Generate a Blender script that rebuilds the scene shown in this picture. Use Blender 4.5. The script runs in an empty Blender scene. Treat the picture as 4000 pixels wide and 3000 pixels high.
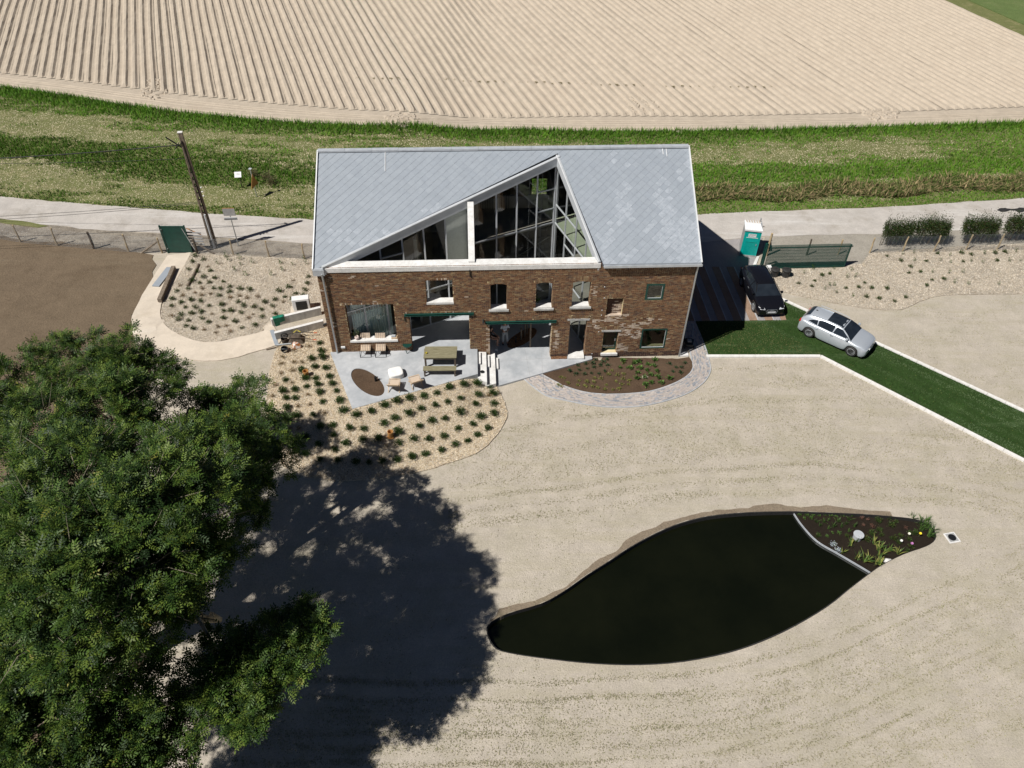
import bpy, bmesh, math, random
import numpy as np
from mathutils import Vector, Matrix
from mathutils.geometry import delaunay_2d_cdt
random.seed(11); NR = np.random.RandomState(5)
S = bpy.context.scene; COL = S.collection
R_ = math.radians

# ------------------------------------------------------------------ camera, world, sun, exposure
CF, CX, CY, CH = 3050.0, 2000.0, 1500.0, 30.2
_d = np.array([1960 - CX, 4680 - CY, CF]); _d = _d / np.linalg.norm(_d)
_up = -_d; _Y = np.array([0, 0, 1.]) - _up * _up[2]; _Y /= np.linalg.norm(_Y); _X = np.cross(_Y, _up)
CR = np.array([_X, _Y, _up])
cam = bpy.data.cameras.new('camera'); camo = bpy.data.objects.new('camera', cam); COL.objects.link(camo)
cam.lens = 36 * CF / 4000; cam.sensor_width = 36; cam.clip_start = .5; cam.clip_end = 1500
M = Matrix.Identity(4)
for i in range(3):
    M[i][0] = CR[i][0]; M[i][1] = -CR[i][1]; M[i][2] = -CR[i][2]
M[2][3] = CH; camo.matrix_world = M; S.camera = camo
SUNEL = R_(53.3)
W = bpy.data.worlds.new('World'); S.world = W; W.use_nodes = True
sk = W.node_tree.nodes.new('ShaderNodeTexSky'); sk.sky_type = 'NISHITA'; sk.sun_disc = False
sk.sun_elevation = SUNEL; sk.sun_rotation = R_(237.2); sk.air_density = .35; sk.dust_density = .1
bg = W.node_tree.nodes['Background']; bg.inputs[1].default_value = .05
W.node_tree.links.new(sk.outputs[0], bg.inputs[0])
sl = bpy.data.lights.new('sun', 'SUN'); sl.energy = 5.0; sl.angle = R_(.53); sl.color = (1, .965, .915)
so = bpy.data.objects.new('sun', sl); COL.objects.link(so)
_sd = Vector((.841 * math.cos(SUNEL), .541 * math.cos(SUNEL), -math.sin(SUNEL)))
so.rotation_euler = _sd.to_track_quat('-Z', 'Y').to_euler(); so.location = (-30, -20, 60)
S.view_settings.view_transform = 'Standard'; S.view_settings.look = 'None'
S.view_settings.gamma = 1; S.view_settings.exposure = 0.14; S.view_settings.use_curve_mapping = False
S.cycles.max_bounces = 8; S.cycles.transparent_max_bounces = 24; S.cycles.caustics_reflective = False; S.cycles.caustics_refractive = False

# ------------------------------------------------------------------ terrain height and pixel -> ground
ANG = R_(3.0); HU = (math.cos(ANG), math.sin(ANG)); HV = (-math.sin(ANG), math.cos(ANG)); HO = (-10.25, 33.25)
def hw(u, v): return (HO[0] + u * HU[0] + v * HV[0], HO[1] + u * HU[1] + v * HV[1])
def hl(x, y): dx, dy = x - HO[0], y - HO[1]; return (dx * HU[0] + dy * HU[1], dx * HV[0] + dy * HV[1])
TP = [(-.15, 0), (1.6, -4.55), (8.25, -2.1), (8.25, 8), (-4, 8), (-4, 0)]
def ss(t): t = min(1, max(0, t)); return t * t * (3 - 2 * t)
def segd(x, y, a, b):
    vx, vy = b[0] - a[0], b[1] - a[1]; t = ((x - a[0]) * vx + (y - a[1]) * vy) / (vx * vx + vy * vy)
    t = min(1, max(0, t)); return math.hypot(x - a[0] - t * vx, y - a[1] - t * vy)
def inside(x, y, P):
    c = False; j = len(P) - 1
    for i in range(len(P)):
        if (P[i][1] > y) != (P[j][1] > y) and x < (P[j][0] - P[i][0]) * (y - P[i][1]) / (P[j][1] - P[i][1]) + P[i][0]: c = not c
        j = i
    return c
def hgt(x, y):
    b = .5 + (-.2 - .5) * ss((x + 10) / 7.5)
    f = ss((y - 22) / 9.0); b = b * f - .2 * (1 - f)
    u, v = hl(x, y)
    if -8 < u < 13 and -10 < v < 12:
        d = 0 if inside(u, v, TP) else min(segd(u, v, TP[i], TP[(i + 1) % 6]) for i in range(6))
        w = ss(1 - d / 3.4) * ss((9.6 - u) / 2.6)
        b = b + (.56 - b) * w
    return b
def pix(px, py, z=0.0):
    r = CR @ np.array([px - CX, py - CY, CF]); t = (z - CH) / r[2]; return (t * r[0], t * r[1], z)
def gp(px, py, off=0.0):
    z = 0
    for _ in range(6): q = pix(px, py, z); z = hgt(q[0], q[1]) + off
    return Vector(pix(px, py, z))
def tall(base, top, off=0.0):
    """height of an upright thing whose foot and top are seen at these two photo pixels"""
    p = gp(*base, off); best = 0; bd = 1e9
    for k in range(0, 1400):
        z = k * .01; v = CR.T @ np.array([p.x, p.y, p.z + z - CH]); y = CY + CF * v[1] / v[2]
        if abs(y - top[1]) < bd: bd = abs(y - top[1]); best = z
    return p, best

# ------------------------------------------------------------------ materials
def newmat(n):
    m = bpy.data.materials.new(n); m.use_nodes = True; return m, m.node_tree.nodes, m.node_tree.links, m.node_tree.nodes['Principled BSDF']
def coords(N, L, scale=(1, 1, 1), rot=0.0):
    tc = N.new('ShaderNodeTexCoord'); mp = N.new('ShaderNodeMapping'); mp.inputs['Scale'].default_value = scale
    mp.inputs['Rotation'].default_value = (0, 0, rot); L.new(tc.outputs['Object'], mp.inputs[0]); return mp.outputs[0]
def noise_n(N, L, vec, scale, detail=4, rough=.6):
    n = N.new('ShaderNodeTexNoise'); n.inputs['Scale'].default_value = scale; n.inputs['Detail'].default_value = detail
    n.inputs['Roughness'].default_value = rough; L.new(vec, n.inputs['Vector']); return n.outputs['Fac']
def ramp_n(N, L, fac, stops):
    r = N.new('ShaderNodeValToRGB'); e = r.color_ramp.elements
    while len(e) < len(stops): e.new(.5)
    for k, (p, c) in enumerate(stops): e[k].position = p; e[k].color = (*c, 1) if not isinstance(c, (int, float)) else (c, c, c, 1)
    L.new(fac, r.inputs[0]); return r.outputs[0]
def mix_n(N, L, fac, a, b, mode='MIX'):
    m = N.new('ShaderNodeMix'); m.data_type = 'RGBA'; m.blend_type = mode
    for idx, v in ((0, fac), (6, a), (7, b)):
        if hasattr(v, 'links') or isinstance(v, bpy.types.NodeSocket): L.new(v, m.inputs[idx])
        elif idx == 0: m.inputs[0].default_value = v
        else: m.inputs[idx].default_value = (*v, 1)
    return m.outputs[2]
def bump_n(N, L, B, h, st=.3, dist=.02):
    b = N.new('ShaderNodeBump'); b.inputs['Strength'].default_value = st; b.inputs['Distance'].default_value = dist
    L.new(h, b.inputs['Height']); L.new(b.outputs[0], B.inputs['Normal'])
def pm(n, c1, c2=None, scale=4, rough=.8, bump=0, bscale=40, metal=0, stops=(.35, .65), stretch=(1, 1, 1), fine=None, spec=.5, detail=5, dist=.02, coat=0):
    m, N, L, B = newmat(n); B.inputs['Roughness'].default_value = rough; B.inputs['Metallic'].default_value = metal
    B.inputs['Specular IOR Level'].default_value = spec; B.inputs['Coat Weight'].default_value = coat
    if c2 is None: B.inputs['Base Color'].default_value = (*c1, 1)
    vec = coords(N, L, stretch)
    if c2 is not None:
        col = ramp_n(N, L, noise_n(N, L, vec, scale, detail), [(stops[0], c1), (stops[1], c2)])
        if fine:
            f = ramp_n(N, L, noise_n(N, L, vec, fine[0], 3), [(.3, 1 - fine[1]), (.7, 1 + 0 * fine[1])])
            col = mix_n(N, L, 1.0, col, f, 'MULTIPLY')
        L.new(col, B.inputs['Base Color'])
    if bump: bump_n(N, L, B, noise_n(N, L, vec, bscale, 4), bump, dist)
    return m
def attr_mat(n, rough=.7, trans=0.0, spec=.3):
    """base colour from the per-face colour attribute 'tint' (the real colour of each leaf, blade or chip)"""
    m, N, L, B = newmat(n); a = N.new('ShaderNodeAttribute'); a.attribute_name = 'tint'
    L.new(a.outputs['Color'], B.inputs['Base Color']); B.inputs['Roughness'].default_value = rough; B.inputs['Specular IOR Level'].default_value = spec
    if trans:
        t = N.new('ShaderNodeBsdfTranslucent'); L.new(a.outputs['Color'], t.inputs[0]); mx = N.new('ShaderNodeMixShader'); mx.inputs[0].default_value = trans
        L.new(B.outputs[0], mx.inputs[1]); L.new(t.outputs[0], mx.inputs[2]); L.new(mx.outputs[0], N['Material Output'].inputs[0])
    return m
def glassmat(n, tint=(.72, .78, .76), rough=.0, ior=1.45, refl=1.0):
    m, N, L, B = newmat(n); N.remove(B)
    t = N.new('ShaderNodeBsdfTransparent'); t.inputs[0].default_value = (*tint, 1); g = N.new('ShaderNodeBsdfGlossy'); g.inputs['Roughness'].default_value = rough
    f = N.new('ShaderNodeFresnel'); ge = N.new('ShaderNodeNewGeometry'); mr = N.new('ShaderNodeMapRange'); mr.inputs['To Min'].default_value = ior; mr.inputs['To Max'].default_value = 1 / ior; L.new(ge.outputs['Backfacing'], mr.inputs['Value']); L.new(mr.outputs[0], f.inputs[0]); mx = N.new('ShaderNodeMixShader')
    mu = N.new('ShaderNodeMath'); mu.operation = 'MULTIPLY'; mu.inputs[1].default_value = refl; L.new(f.outputs[0], mu.inputs[0])
    L.new(mu.outputs[0], mx.inputs[0]); L.new(t.outputs[0], mx.inputs[1]); L.new(g.outputs[0], mx.inputs[2]); L.new(mx.outputs[0], N['Material Output'].inputs[0])
    return m

def ground_mat(n, base, patch, streak, speck, pscale=.35, sscale=.25, srot=0.1, rough=.95, bump=.5, bscale=9, patch_stops=(.52, .66), streak_stops=(.56, .7), amt=.8):
    m, N, L, B = newmat(n); B.inputs['Roughness'].default_value = rough; B.inputs['Specular IOR Level'].default_value = .15
    v = coords(N, L); vs = coords(N, L, (.18, 1.6, 1), srot)
    b0 = ramp_n(N, L, noise_n(N, L, v, 1.1, 8, .7), [(.3, tuple(c * .86 for c in base)), (.7, tuple(min(1, c * 1.1) for c in base))])
    p = mix_n(N, L, ramp_n(N, L, noise_n(N, L, v, pscale, 9, .72), [(patch_stops[0], 0), (patch_stops[1], amt)]), b0, patch)
    s = mix_n(N, L, ramp_n(N, L, noise_n(N, L, vs, sscale, 8, .72), [(streak_stops[0], 0), (streak_stops[1], amt)]), p, streak)
    f = ramp_n(N, L, noise_n(N, L, v, 14, 5, .75), [(.3, 1 - speck), (.62, 1.0)])
    L.new(mix_n(N, L, 1.0, s, f, 'MULTIPLY'), B.inputs['Base Color']); bump_n(N, L, B, noise_n(N, L, v, bscale, 6, .7), bump, .06)
    return m
MT = {}
MT['lawn'] = ground_mat('dry_seeded_earth', (.50, .445, .37), (.37, .34, .24), (.42, .375, .275), .26, pscale=.45, sscale=1.1, patch_stops=(.46, .74), streak_stops=(.48, .66), amt=.6, bump=.7, bscale=16)
MT['brown'] = ground_mat('brown_earth', (.18, .135, .09), (.14, .103, .067), (.225, .178, .122), .36, bump=.8)
MT['subsoil'] = ground_mat('damp_earth', (.25, .20, .145), (.19, .14, .10), (.27, .23, .15), .35, bump=.8)  # earth tone of the damp strip on the pond's far bank
MT['soil'] = ground_mat('bed_soil', (.115, .075, .048), (.085, .055, .036), (.13, .09, .06), .4, bump=1.0, bscale=14)
MT['darksoil'] = ground_mat('pond_soil', (.026, .019, .013), (.016, .012, .008), (.03, .022, .015), .4, bump=1.0, bscale=14)
MT['road'] = ground_mat('road_chalky', (.49, .455, .415), (.38, .345, .30), (.60, .575, .54), .2, pscale=.5, sscale=.8, srot=.02, bump=.25, bscale=20, streak_stops=(.52, .68), amt=.85)
MT['verge'] = ground_mat('verge_earth', (.17, .18, .07), (.28, .25, .13), (.12, .14, .04), .35, pscale=.9, sscale=.6)
MT['shoulder'] = ground_mat('rubble_shoulder', (.33, .29, .235), (.17, .14, .11), (.40, .36, .30), .45, pscale=.9, bump=1.2, bscale=5, patch_stops=(.45, .6))
MT['sandpath'] = ground_mat('sand_path', (.60, .525, .43), (.50, .43, .34), (.68, .62, .54), .1, pscale=.5, bump=.2)
MT['field'] = ground_mat('field_soil', (.475, .405, .32), (.44, .37, .29), (.505, .43, .345), .16, pscale=.2, sscale=.3, bump=.5, bscale=7)
MT['crop'] = ground_mat('far_crop', (.13, .18, .06), (.17, .20, .08), (.10, .15, .05), .4, bump=1, bscale=4)
MT['turf'] = ground_mat('turf_base', (.03, .06, .014), (.045, .085, .022), (.085, .13, .055), .3, pscale=.8, sscale=.7, srot=R_(42))
def chipmat(n, a, b, c):
    m, N, L, B = newmat(n); v = coords(N, L); B.inputs['Roughness'].default_value = .9
    w = N.new('ShaderNodeTexVoronoi'); w.inputs['Scale'].default_value = 24; L.new(v, w.inputs['Vector'])
    sp = N.new('ShaderNodeSeparateColor'); L.new(w.outputs['Color'], sp.inputs[0])
    col = ramp_n(N, L, sp.outputs[0], [(0, a), (.45, b), (1, c)])
    big = ramp_n(N, L, noise_n(N, L, v, .8, 6), [(.35, .78), (.6, 1.0)])
    L.new(mix_n(N, L, 1.0, col, big, 'MULTIPLY'), B.inputs['Base Color']); bump_n(N, L, B, w.outputs['Distance'], .9, .05); return m
MT['chips'] = chipmat('wood_chips', (.33, .245, .155), (.56, .465, .335), (.74, .66, .53))
MT['chips_pale'] = chipmat('pale_wood_chips', (.32, .26, .19), (.51, .44, .345), (.67, .61, .51))
MT['bark'] = chipmat('red_bark', (.10, .045, .02), (.20, .095, .04), (.30, .16, .08))
MT['conc'] = pm('smooth_concrete', (.37, .39, .41), (.50, .515, .53), 1.1, .7, .05, 20, stops=(.38, .66), fine=(6, .1))
MT['conc_w'] = pm('white_concrete', (.62, .61, .58), (.76, .75, .73), 2.0, .75, .08, 12, fine=(8, .12))
MT['conc_g'] = pm('grey_shuttered_concrete', (.36, .36, .345), (.56, .555, .53), 1.6, .8, .1, 10, stretch=(1, 1, .4), fine=(6, .18))
MT['kerb'] = pm('white_kerb', (.62, .60, .56), (.74, .72, .69), 5, .8, .1, 30)
MT['mortar'] = pm('yellow_mortar', (.56, .45, .24), (.70, .60, .39), 2.5, .95, .2, 30)
BRX = [(.125, .062, .038), (.155, .078, .046), (.10, .05, .034), (.185, .10, .06), (.14, .088, .060), (.088, .048, .038), (.22, .14, .085)]
for k, c in enumerate(BRX): MT['brick%d' % k] = pm('brick_tone_%d' % k, (c[0] * 1.02, c[1] * 1.12, c[2] * 1.05), (c[0] * 1.48, c[1] * 1.6, c[2] * 1.5), 6, .9, .25, 30, spec=.2)
MT['brickw'] = pm('limewashed_brick', (.36, .27, .20), (.54, .46, .38), 5, .95, .2, 20)
MT['brickt'] = pm('tarred_brick', (.045, .025, .02), (.085, .045, .032), 5, .8, .2, 20)
MT['soffit'] = pm('render_grey', (.33, .32, .31), (.40, .39, .37), 1.5, .9)
SLT = [(.27, .30, .335), (.278, .308, .342), (.286, .316, .35)]
for k, c in enumerate(SLT): MT['slate%d' % k] = pm('slate_tone_%d' % k, tuple(x * .95 for x in c), tuple(x * 1.04 for x in c), 3, .6, .03, 30, spec=.35)
MT['slate3'] = pm('slate_limescale', (.29, .32, .355), (.42, .45, .49), 4.5, .7, .03, 30, stops=(.42, .85), spec=.3)
MT['slatedk'] = pm('roof_deck', (.05, .055, .065), None, rough=.8)
MT['zinc'] = pm('zinc_trim', (.50, .53, .56), (.62, .65, .68), 3, .45, .03, 10, metal=.35)
MT['alu'] = pm('light_grey_aluminium', (.50, .53, .55), (.58, .60, .62), 2, .45, metal=.2)
MT['aluw'] = pm('white_aluminium', (.66, .67, .67), (.74, .75, .75), 2, .45, metal=.1)
MT['steel'] = pm('galvanised_steel', (.40, .43, .45), (.55, .58, .60), 14, .42, metal=.75)
MT['green'] = pm('dark_green_paint', (.003, .040, .030), (.006, .058, .044), 3, .45)
MT['greenb'] = pm('green_beam_paint', (.003, .045, .034), (.008, .07, .052), 3, .5)
MT['teal'] = pm('teal_plastic', (.0, .36, .32), (.003, .42, .375), 6, .4, spec=.4)
MT['white'] = pm('white_plastic', (.70, .70, .69), (.78, .78, .77), 5, .5)
MT['grey'] = pm('grey_plastic', (.28, .28, .28), (.36, .36, .35), 5, .6)
MT['black'] = pm('black_rubber', (.012, .012, .012), (.03, .028, .026), 9, .75)
MT['blackm'] = pm('black_metal', (.015, .016, .017), None, rough=.5, metal=.3)
MT['wood'] = pm('weathered_wood', (.13, .115, .06), (.29, .265, .17), 6, .9, .3, 30, stretch=(.5, 6, 3), stops=(.3, .7))
MT['post'] = pm('chestnut_post', (.34, .25, .14), (.50, .40, .25), 5, .9, .3, 30, stretch=(1, 1, .3))
MT['postd'] = pm('dark_post', (.05, .04, .03), (.12, .09, .065), 5, .9, .3, 30)
MT['log'] = pm('old_beam', (.12, .095, .07), (.24, .19, .14), 6, .9, .4, 20)
MT['oak'] = pm('pale_oak', (.46, .34, .22), (.58, .45, .31), 8, .6, .05, 30)
MT['weave'] = pm('beige_cord_weave', (.46, .36, .27), (.56, .46, .36), 60, .9, .3, 90)
MT['fabric'] = pm('white_fabric', (.72, .71, .68), (.80, .79, .76), 8, .95, .1, 60)
MT['glass'] = glassmat('window_glass', (.82, .86, .84), refl=1.9)
MT['cglass'] = glassmat('car_glass', (.10, .12, .13), refl=1.4)
MT['water'] = pm('dark_pond_water', (.0035, .0045, .002), (.006, .007, .003), .3, .06, .02, 3, spec=.3)
MT['terra'] = pm('terracotta', (.42, .19, .05), (.52, .26, .08), 9, .8, .1, 30)
MT['leaf'] = attr_mat('leaves', .5, .22, .22)
MT['blade'] = attr_mat('grass_blades', .7, .2, .15)
MT['chip'] = attr_mat('loose_chips', .9, 0, .1)
MT['barkt'] = pm('tree_bark', (.10, .085, .06), (.30, .265, .19), 5, .95, .6, 20)
MT['inwall'] = pm('interior_plaster', (.42, .40, .37), (.50, .48, .45), 1, .9)
MT['infloor'] = pm('interior_floor', (.26, .24, .21), (.34, .31, .27), 2, .5)
MT['ingreen'] = pm('pale_green_floor', (.38, .42, .30), (.44, .47, .35), 1, .6)
MT['inbrick'] = pm('interior_brick', (.22, .15, .11), (.34, .25, .19), 6, .95, .3, 20)

# ------------------------------------------------------------------ mesh helpers
def link(name, me, parent=None, mats=()):
    o = bpy.data.objects.new(name, me); COL.objects.link(o)
    for m in mats: me.materials.append(MT[m] if isinstance(m, str) else m)
    if parent is not None: o.parent = parent
    return o
def tag(o, label=None, cat=None, group=None, kind=None):
    if label: o['label'] = label
    if cat: o['category'] = cat
    if group: o['group'] = group
    if kind: o['kind'] = kind
    return o
def thing(name, label, cat, loc=(0, 0, 0), rz=0, group=None):
    o = bpy.data.objects.new(name, None); COL.objects.link(o); o.location = loc; o.rotation_euler = (0, 0, rz); o.empty_display_size = .2
    return tag(o, label, cat, group)
class MB:
    def __init__(s): s.v = []; s.f = []; s.m = []; s.M = None
    def add(s, vs, fs, mi=0):
        b = len(s.v)
        for p in vs:
            p = Vector(p)
            if s.M is not None: p = s.M @ p
            s.v.append(tuple(p))
        for f in fs: s.f.append(tuple(b + i for i in f)); s.m.append(mi)
        return s
    def box(s, x0, x1, y0, y1, z0, z1, mi=0):
        return s.add([(x0, y0, z0), (x1, y0, z0), (x1, y1, z0), (x0, y1, z0), (x0, y0, z1), (x1, y0, z1), (x1, y1, z1), (x0, y1, z1)],
                     [(0, 3, 2, 1), (4, 5, 6, 7), (0, 1, 5, 4), (1, 2, 6, 5), (2, 3, 7, 6), (3, 0, 4, 7)], mi)
    def tube(s, pts, r, n=8, mi=0, caps=True):
        pts = [Vector(p) for p in pts]; rs = r if isinstance(r, (list, tuple)) else [r] * len(pts); vs = []; fs = []
        for i, p in enumerate(pts):
            d = (pts[min(i + 1, len(pts) - 1)] - pts[max(i - 1, 0)]); d = d.normalized() if d.length > 0 else Vector((0, 0, 1))
            a = d.orthogonal().normalized() if i == 0 else (a - d * a.dot(d)).normalized(); b = d.cross(a)
            for k in range(n): t = 2 * math.pi * k / n; vs.append(p + (a * math.cos(t) + b * math.sin(t)) * rs[i])
        for i in range(len(pts) - 1):
            for k in range(n): fs.append((i * n + k, i * n + (k + 1) % n, (i + 1) * n + (k + 1) % n, (i + 1) * n + k))
        if caps: fs.append(tuple(range(n))[::-1]); fs.append(tuple((len(pts) - 1) * n + k for k in range(n)))
        return s.add(vs, fs, mi)
    def lathe(s, prof, n=16, mi=0, c=(0, 0, 0)):
        vs = [(c[0] + r * math.cos(2 * math.pi * k / n), c[1] + r * math.sin(2 * math.pi * k / n), c[2] + z) for r, z in prof for k in range(n)]
        fs = [(i * n + k, i * n + (k + 1) % n, (i + 1) * n + (k + 1) % n, (i + 1) * n + k) for i in range(len(prof) - 1) for k in range(n)]
        if prof[0][0] > .001: fs.append(tuple(range(n))[::-1])
        if prof[-1][0] > .001: fs.append(tuple((len(prof) - 1) * n + k for k in range(n)))
        return s.add(vs, fs, mi)
    def bar(s, a, b, w, h, mi=0):
        a = Vector(a); b = Vector(b); d = b - a; l = d.length; d.normalize(); up = Vector((0, 0, 1)) if abs(d.z) < .95 else Vector((1, 0, 0))
        x = d.cross(up).normalized(); y = x.cross(d)
        vs = [a + x * i * w / 2 + y * j * h / 2 + d * k for k in (0, l) for i, j in ((-1, -1), (1, -1), (1, 1), (-1, 1))]
        return s.add(vs, [(3, 2, 1, 0), (4, 5, 6, 7), (0, 1, 5, 4), (1, 2, 6, 5), (2, 3, 7, 6), (3, 0, 4, 7)], mi)
    def prism(s, poly, z0, z1, mi=0):
        n = len(poly); a = sum(poly[i][0] * poly[(i + 1) % n][1] - poly[(i + 1) % n][0] * poly[i][1] for i in range(n))
        if a < 0: poly = poly[::-1]
        vs = [(p[0], p[1], z0) for p in poly] + [(p[0], p[1], z1) for p in poly]
        return s.add(vs, [tuple(range(n))[::-1], tuple(range(n, 2 * n))] + [(i, (i + 1) % n, n + (i + 1) % n, n + i) for i in range(n)], mi)
    def build(s, name, mats, parent=None, smooth=False, bevel=0):
        me = bpy.data.meshes.new(name); me.from_pydata(s.v, [], s.f); me.validate()
        if len(s.m) == len(me.polygons): me.polygons.foreach_set('material_index', s.m)
        if smooth: me.polygons.foreach_set('use_smooth', [True] * len(me.polygons))
        me.update(); o = link(name, me, parent, [mats] if isinstance(mats, str) else mats)
        if bevel: b = o.modifiers.new('bevel', 'BEVEL'); b.width = bevel; b.segments = 2; b.limit_method = 'ANGLE'
        return o
def quads_mesh(name, V, tint, mat, parent=None, nv=4):
    """V: (n, nv, 3) array of separate faces; tint: (n,3)"""
    n = len(V); me = bpy.data.meshes.new(name); me.vertices.add(n * nv); me.vertices.foreach_set('co', V.reshape(-1).astype(np.float32))
    me.loops.add(n * nv); me.loops.foreach_set('vertex_index', np.arange(n * nv, dtype=np.int32)); me.polygons.add(n)
    me.polygons.foreach_set('loop_start', np.arange(0, n * nv, nv, dtype=np.int32)); me.update(calc_edges=True)
    ca = me.color_attributes.new('tint', 'FLOAT_COLOR', 'CORNER'); c = np.ones((n, nv, 4), np.float32); c[:, :, :3] = tint[:, None, :]
    ca.data.foreach_set('color', c.reshape(-1)); return link(name, me, parent, [mat])
def copy_tree(o, parent=None):
    c = o.copy(); COL.objects.link(c); c.parent = parent
    for ch in list(o.children): copy_tree(ch, c)
    return c
_H = NR.rand(256, 256)
def vn(x, y, s=0):
    x = np.asarray(x) + s * 17.3; y = np.asarray(y) + s * 7.7
    xi = np.floor(x).astype(int); yi = np.floor(y).astype(int); fx = x - xi; fy = y - yi; fx = fx * fx * (3 - 2 * fx); fy = fy * fy * (3 - 2 * fy)
    g = lambda a, b: _H[(xi + a) % 256, (yi + b) % 256]
    return (g(0, 0) * (1 - fx) + g(1, 0) * fx) * (1 - fy) + (g(0, 1) * (1 - fx) + g(1, 1) * fx) * fy
def fbm(x, y, s=0): return (vn(x, y, s) * .5 + vn(x * 2.1, y * 2.1, s + 1) * .28 + vn(x * 4.3, y * 4.3, s + 2) * .22)
def inpoly(X, Y, P):
    X = np.asarray(X); Y = np.asarray(Y); c = np.zeros(X.shape, bool); j = len(P) - 1
    for i in range(len(P)):
        xi, yi = P[i][0], P[i][1]; xj, yj = P[j][0], P[j][1]
        if yi != yj: c ^= ((yi > Y) != (yj > Y)) & (X < (xj - xi) * (Y - yi) / (yj - yi) + xi)
        j = i
    return c
def densify(P, step, wob=0.0, closed=True):
    out = []
    for i in range(len(P) if closed else len(P) - 1):
        a, b = P[i], P[(i + 1) % len(P)]; l = math.hypot(b[0] - a[0], b[1] - a[1]); n = max(1, int(l / step))
        for k in range(n):
            t = k / n; w = wob if (k or wob) else 0; out.append((a[0] + (b[0] - a[0]) * t + random.uniform(-w, w), a[1] + (b[1] - a[1]) * t + random.uniform(-w, w)))
    return out
def spl(P, n=6, closed=True):
    """Catmull-Rom smoothing of an outline"""
    out = []; N = len(P); rng = range(N) if closed else range(N - 1)
    for i in rng:
        g = (lambda k: P[k % N]) if closed else (lambda k: P[min(max(k, 0), N - 1)])
        p0, p1, p2, p3 = g(i - 1), g(i), g(i + 1), g(i + 2)
        for k in range(n):
            t = k / n; out.append(tuple(.5 * (2 * p1[j] + (p2[j] - p0[j]) * t + (2 * p0[j] - 5 * p1[j] + 4 * p2[j] - p3[j]) * t * t + (3 * p1[j] - p0[j] - 3 * p2[j] + p3[j]) * t ** 3) for j in (0, 1)))
    if not closed: out.append(tuple(P[-1][:2]))
    return out
def sheet(name, P, mat, off, step=.6, wob=0, hf=None, skirt=.25, holes=(), bumpy=0.0, parent=None):
    hf = hf or hgt; P = densify(P, step, wob); n = len(P); vs = [Vector(p) for p in P]; ed = [(i, (i + 1) % n) for i in range(n)]
    for H in holes:
        b = len(vs); m = len(H); vs += [Vector(p) for p in H]; ed += [(b + i, b + (i + 1) % m) for i in range(m)]
    xs = [p[0] for p in P]; ys = [p[1] for p in P]; gx, gy = np.meshgrid(np.arange(min(xs), max(xs), step), np.arange(min(ys), max(ys), step))
    gx = (gx + NR.uniform(-.2, .2, gx.shape) * step).ravel(); gy = (gy + NR.uniform(-.2, .2, gy.shape) * step).ravel(); k = inpoly(gx, gy, P)
    for H in holes: k &= ~inpoly(gx, gy, H)
    vs += [Vector((a, b)) for a, b in zip(gx[k], gy[k])]
    ov, oe, of, *_ = delaunay_2d_cdt(vs, ed, [], 0, 1e-5)
    keep = []
    for f in of:
        cx = sum(ov[i][0] for i in f) / len(f); cy = sum(ov[i][1] for i in f) / len(f)
        if inside(cx, cy, P) and not any(inside(cx, cy, H) for H in holes): keep.append(tuple(f))
    V = [(p[0], p[1], hf(p[0], p[1]) + off + (bumpy * (float(fbm(p[0] * 1.3, p[1] * 1.3, 4)) - .5) if bumpy else 0)) for p in ov]
    cnt = {}
    for f in keep:
        for i in range(len(f)): a, b = f[i], f[(i + 1) % len(f)]; cnt[(a, b)] = 1
    F = list(keep); base = len(V); mp = {}
    for (a, b) in list(cnt):
        if (b, a) not in cnt:
            for q in (a, b):
                if q not in mp: mp[q] = len(V); V.append((V[q][0], V[q][1], V[q][2] - skirt))
            F.append((b, a, mp[a], mp[b]))
    me = bpy.data.meshes.new(name); me.from_pydata(V, [], F); me.update(); o = link(name, me, parent, [mat])
    return o
def G2(L): return [tuple(gp(*p)[:2]) for p in L]
def Z(ox, oy, s, L): return [(ox + p[0] / s, oy + p[1] / s) for p in L]
OV = 4000 / 2212.0
def O(L): return [(a * OV, b * OV) for a, b in L]
# ------------------------------------------------------------------ the ground
POND = spl(G2(Z(1900, 1950, 1.164, [(0, 600), (20, 560), (100, 520), (250, 475), (350, 420), (450, 350), (560, 280), (650, 220), (750, 165), (850, 120), (950, 90), (1050, 72), (1200, 60), (1380, 56), (1500, 60), (1700, 68), (1850, 80), (1950, 92), (2010, 115), (2040, 150), (2040, 185), (2000, 215), (1900, 250), (1800, 300), (1735, 345), (1650, 410), (1550, 490), (1400, 580), (1250, 650), (1100, 700), (900, 740), (700, 755), (500, 750), (300, 730), (100, 700), (30, 670)])), 3)
xs = list(np.arange(-90, -24, 3)) + list(np.arange(-24, 14, .5)) + list(np.arange(14, 96, 2)); ys = list(np.arange(-10, 12, 2)) + list(np.arange(12, 52, .5)) + list(np.arange(52, 140, 4))
RX0, RX1, RY0, RY1 = -4, 22, 12, 26
xs = sorted(set([round(float(a), 2) for a in xs])); ys = sorted(set([round(float(a), 2) for a in ys]))
V = [(x, y, hgt(x, y)) for y in ys for x in xs]; F = []; nx = len(xs)
for j in range(len(ys) - 1):
    for i in range(nx - 1):
        if RX0 <= xs[i] and xs[i + 1] <= RX1 and RY0 <= ys[j] and ys[j + 1] <= RY1: continue
        F.append((j * nx + i, j * nx + i + 1, (j + 1) * nx + i + 1, (j + 1) * nx + i))
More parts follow.
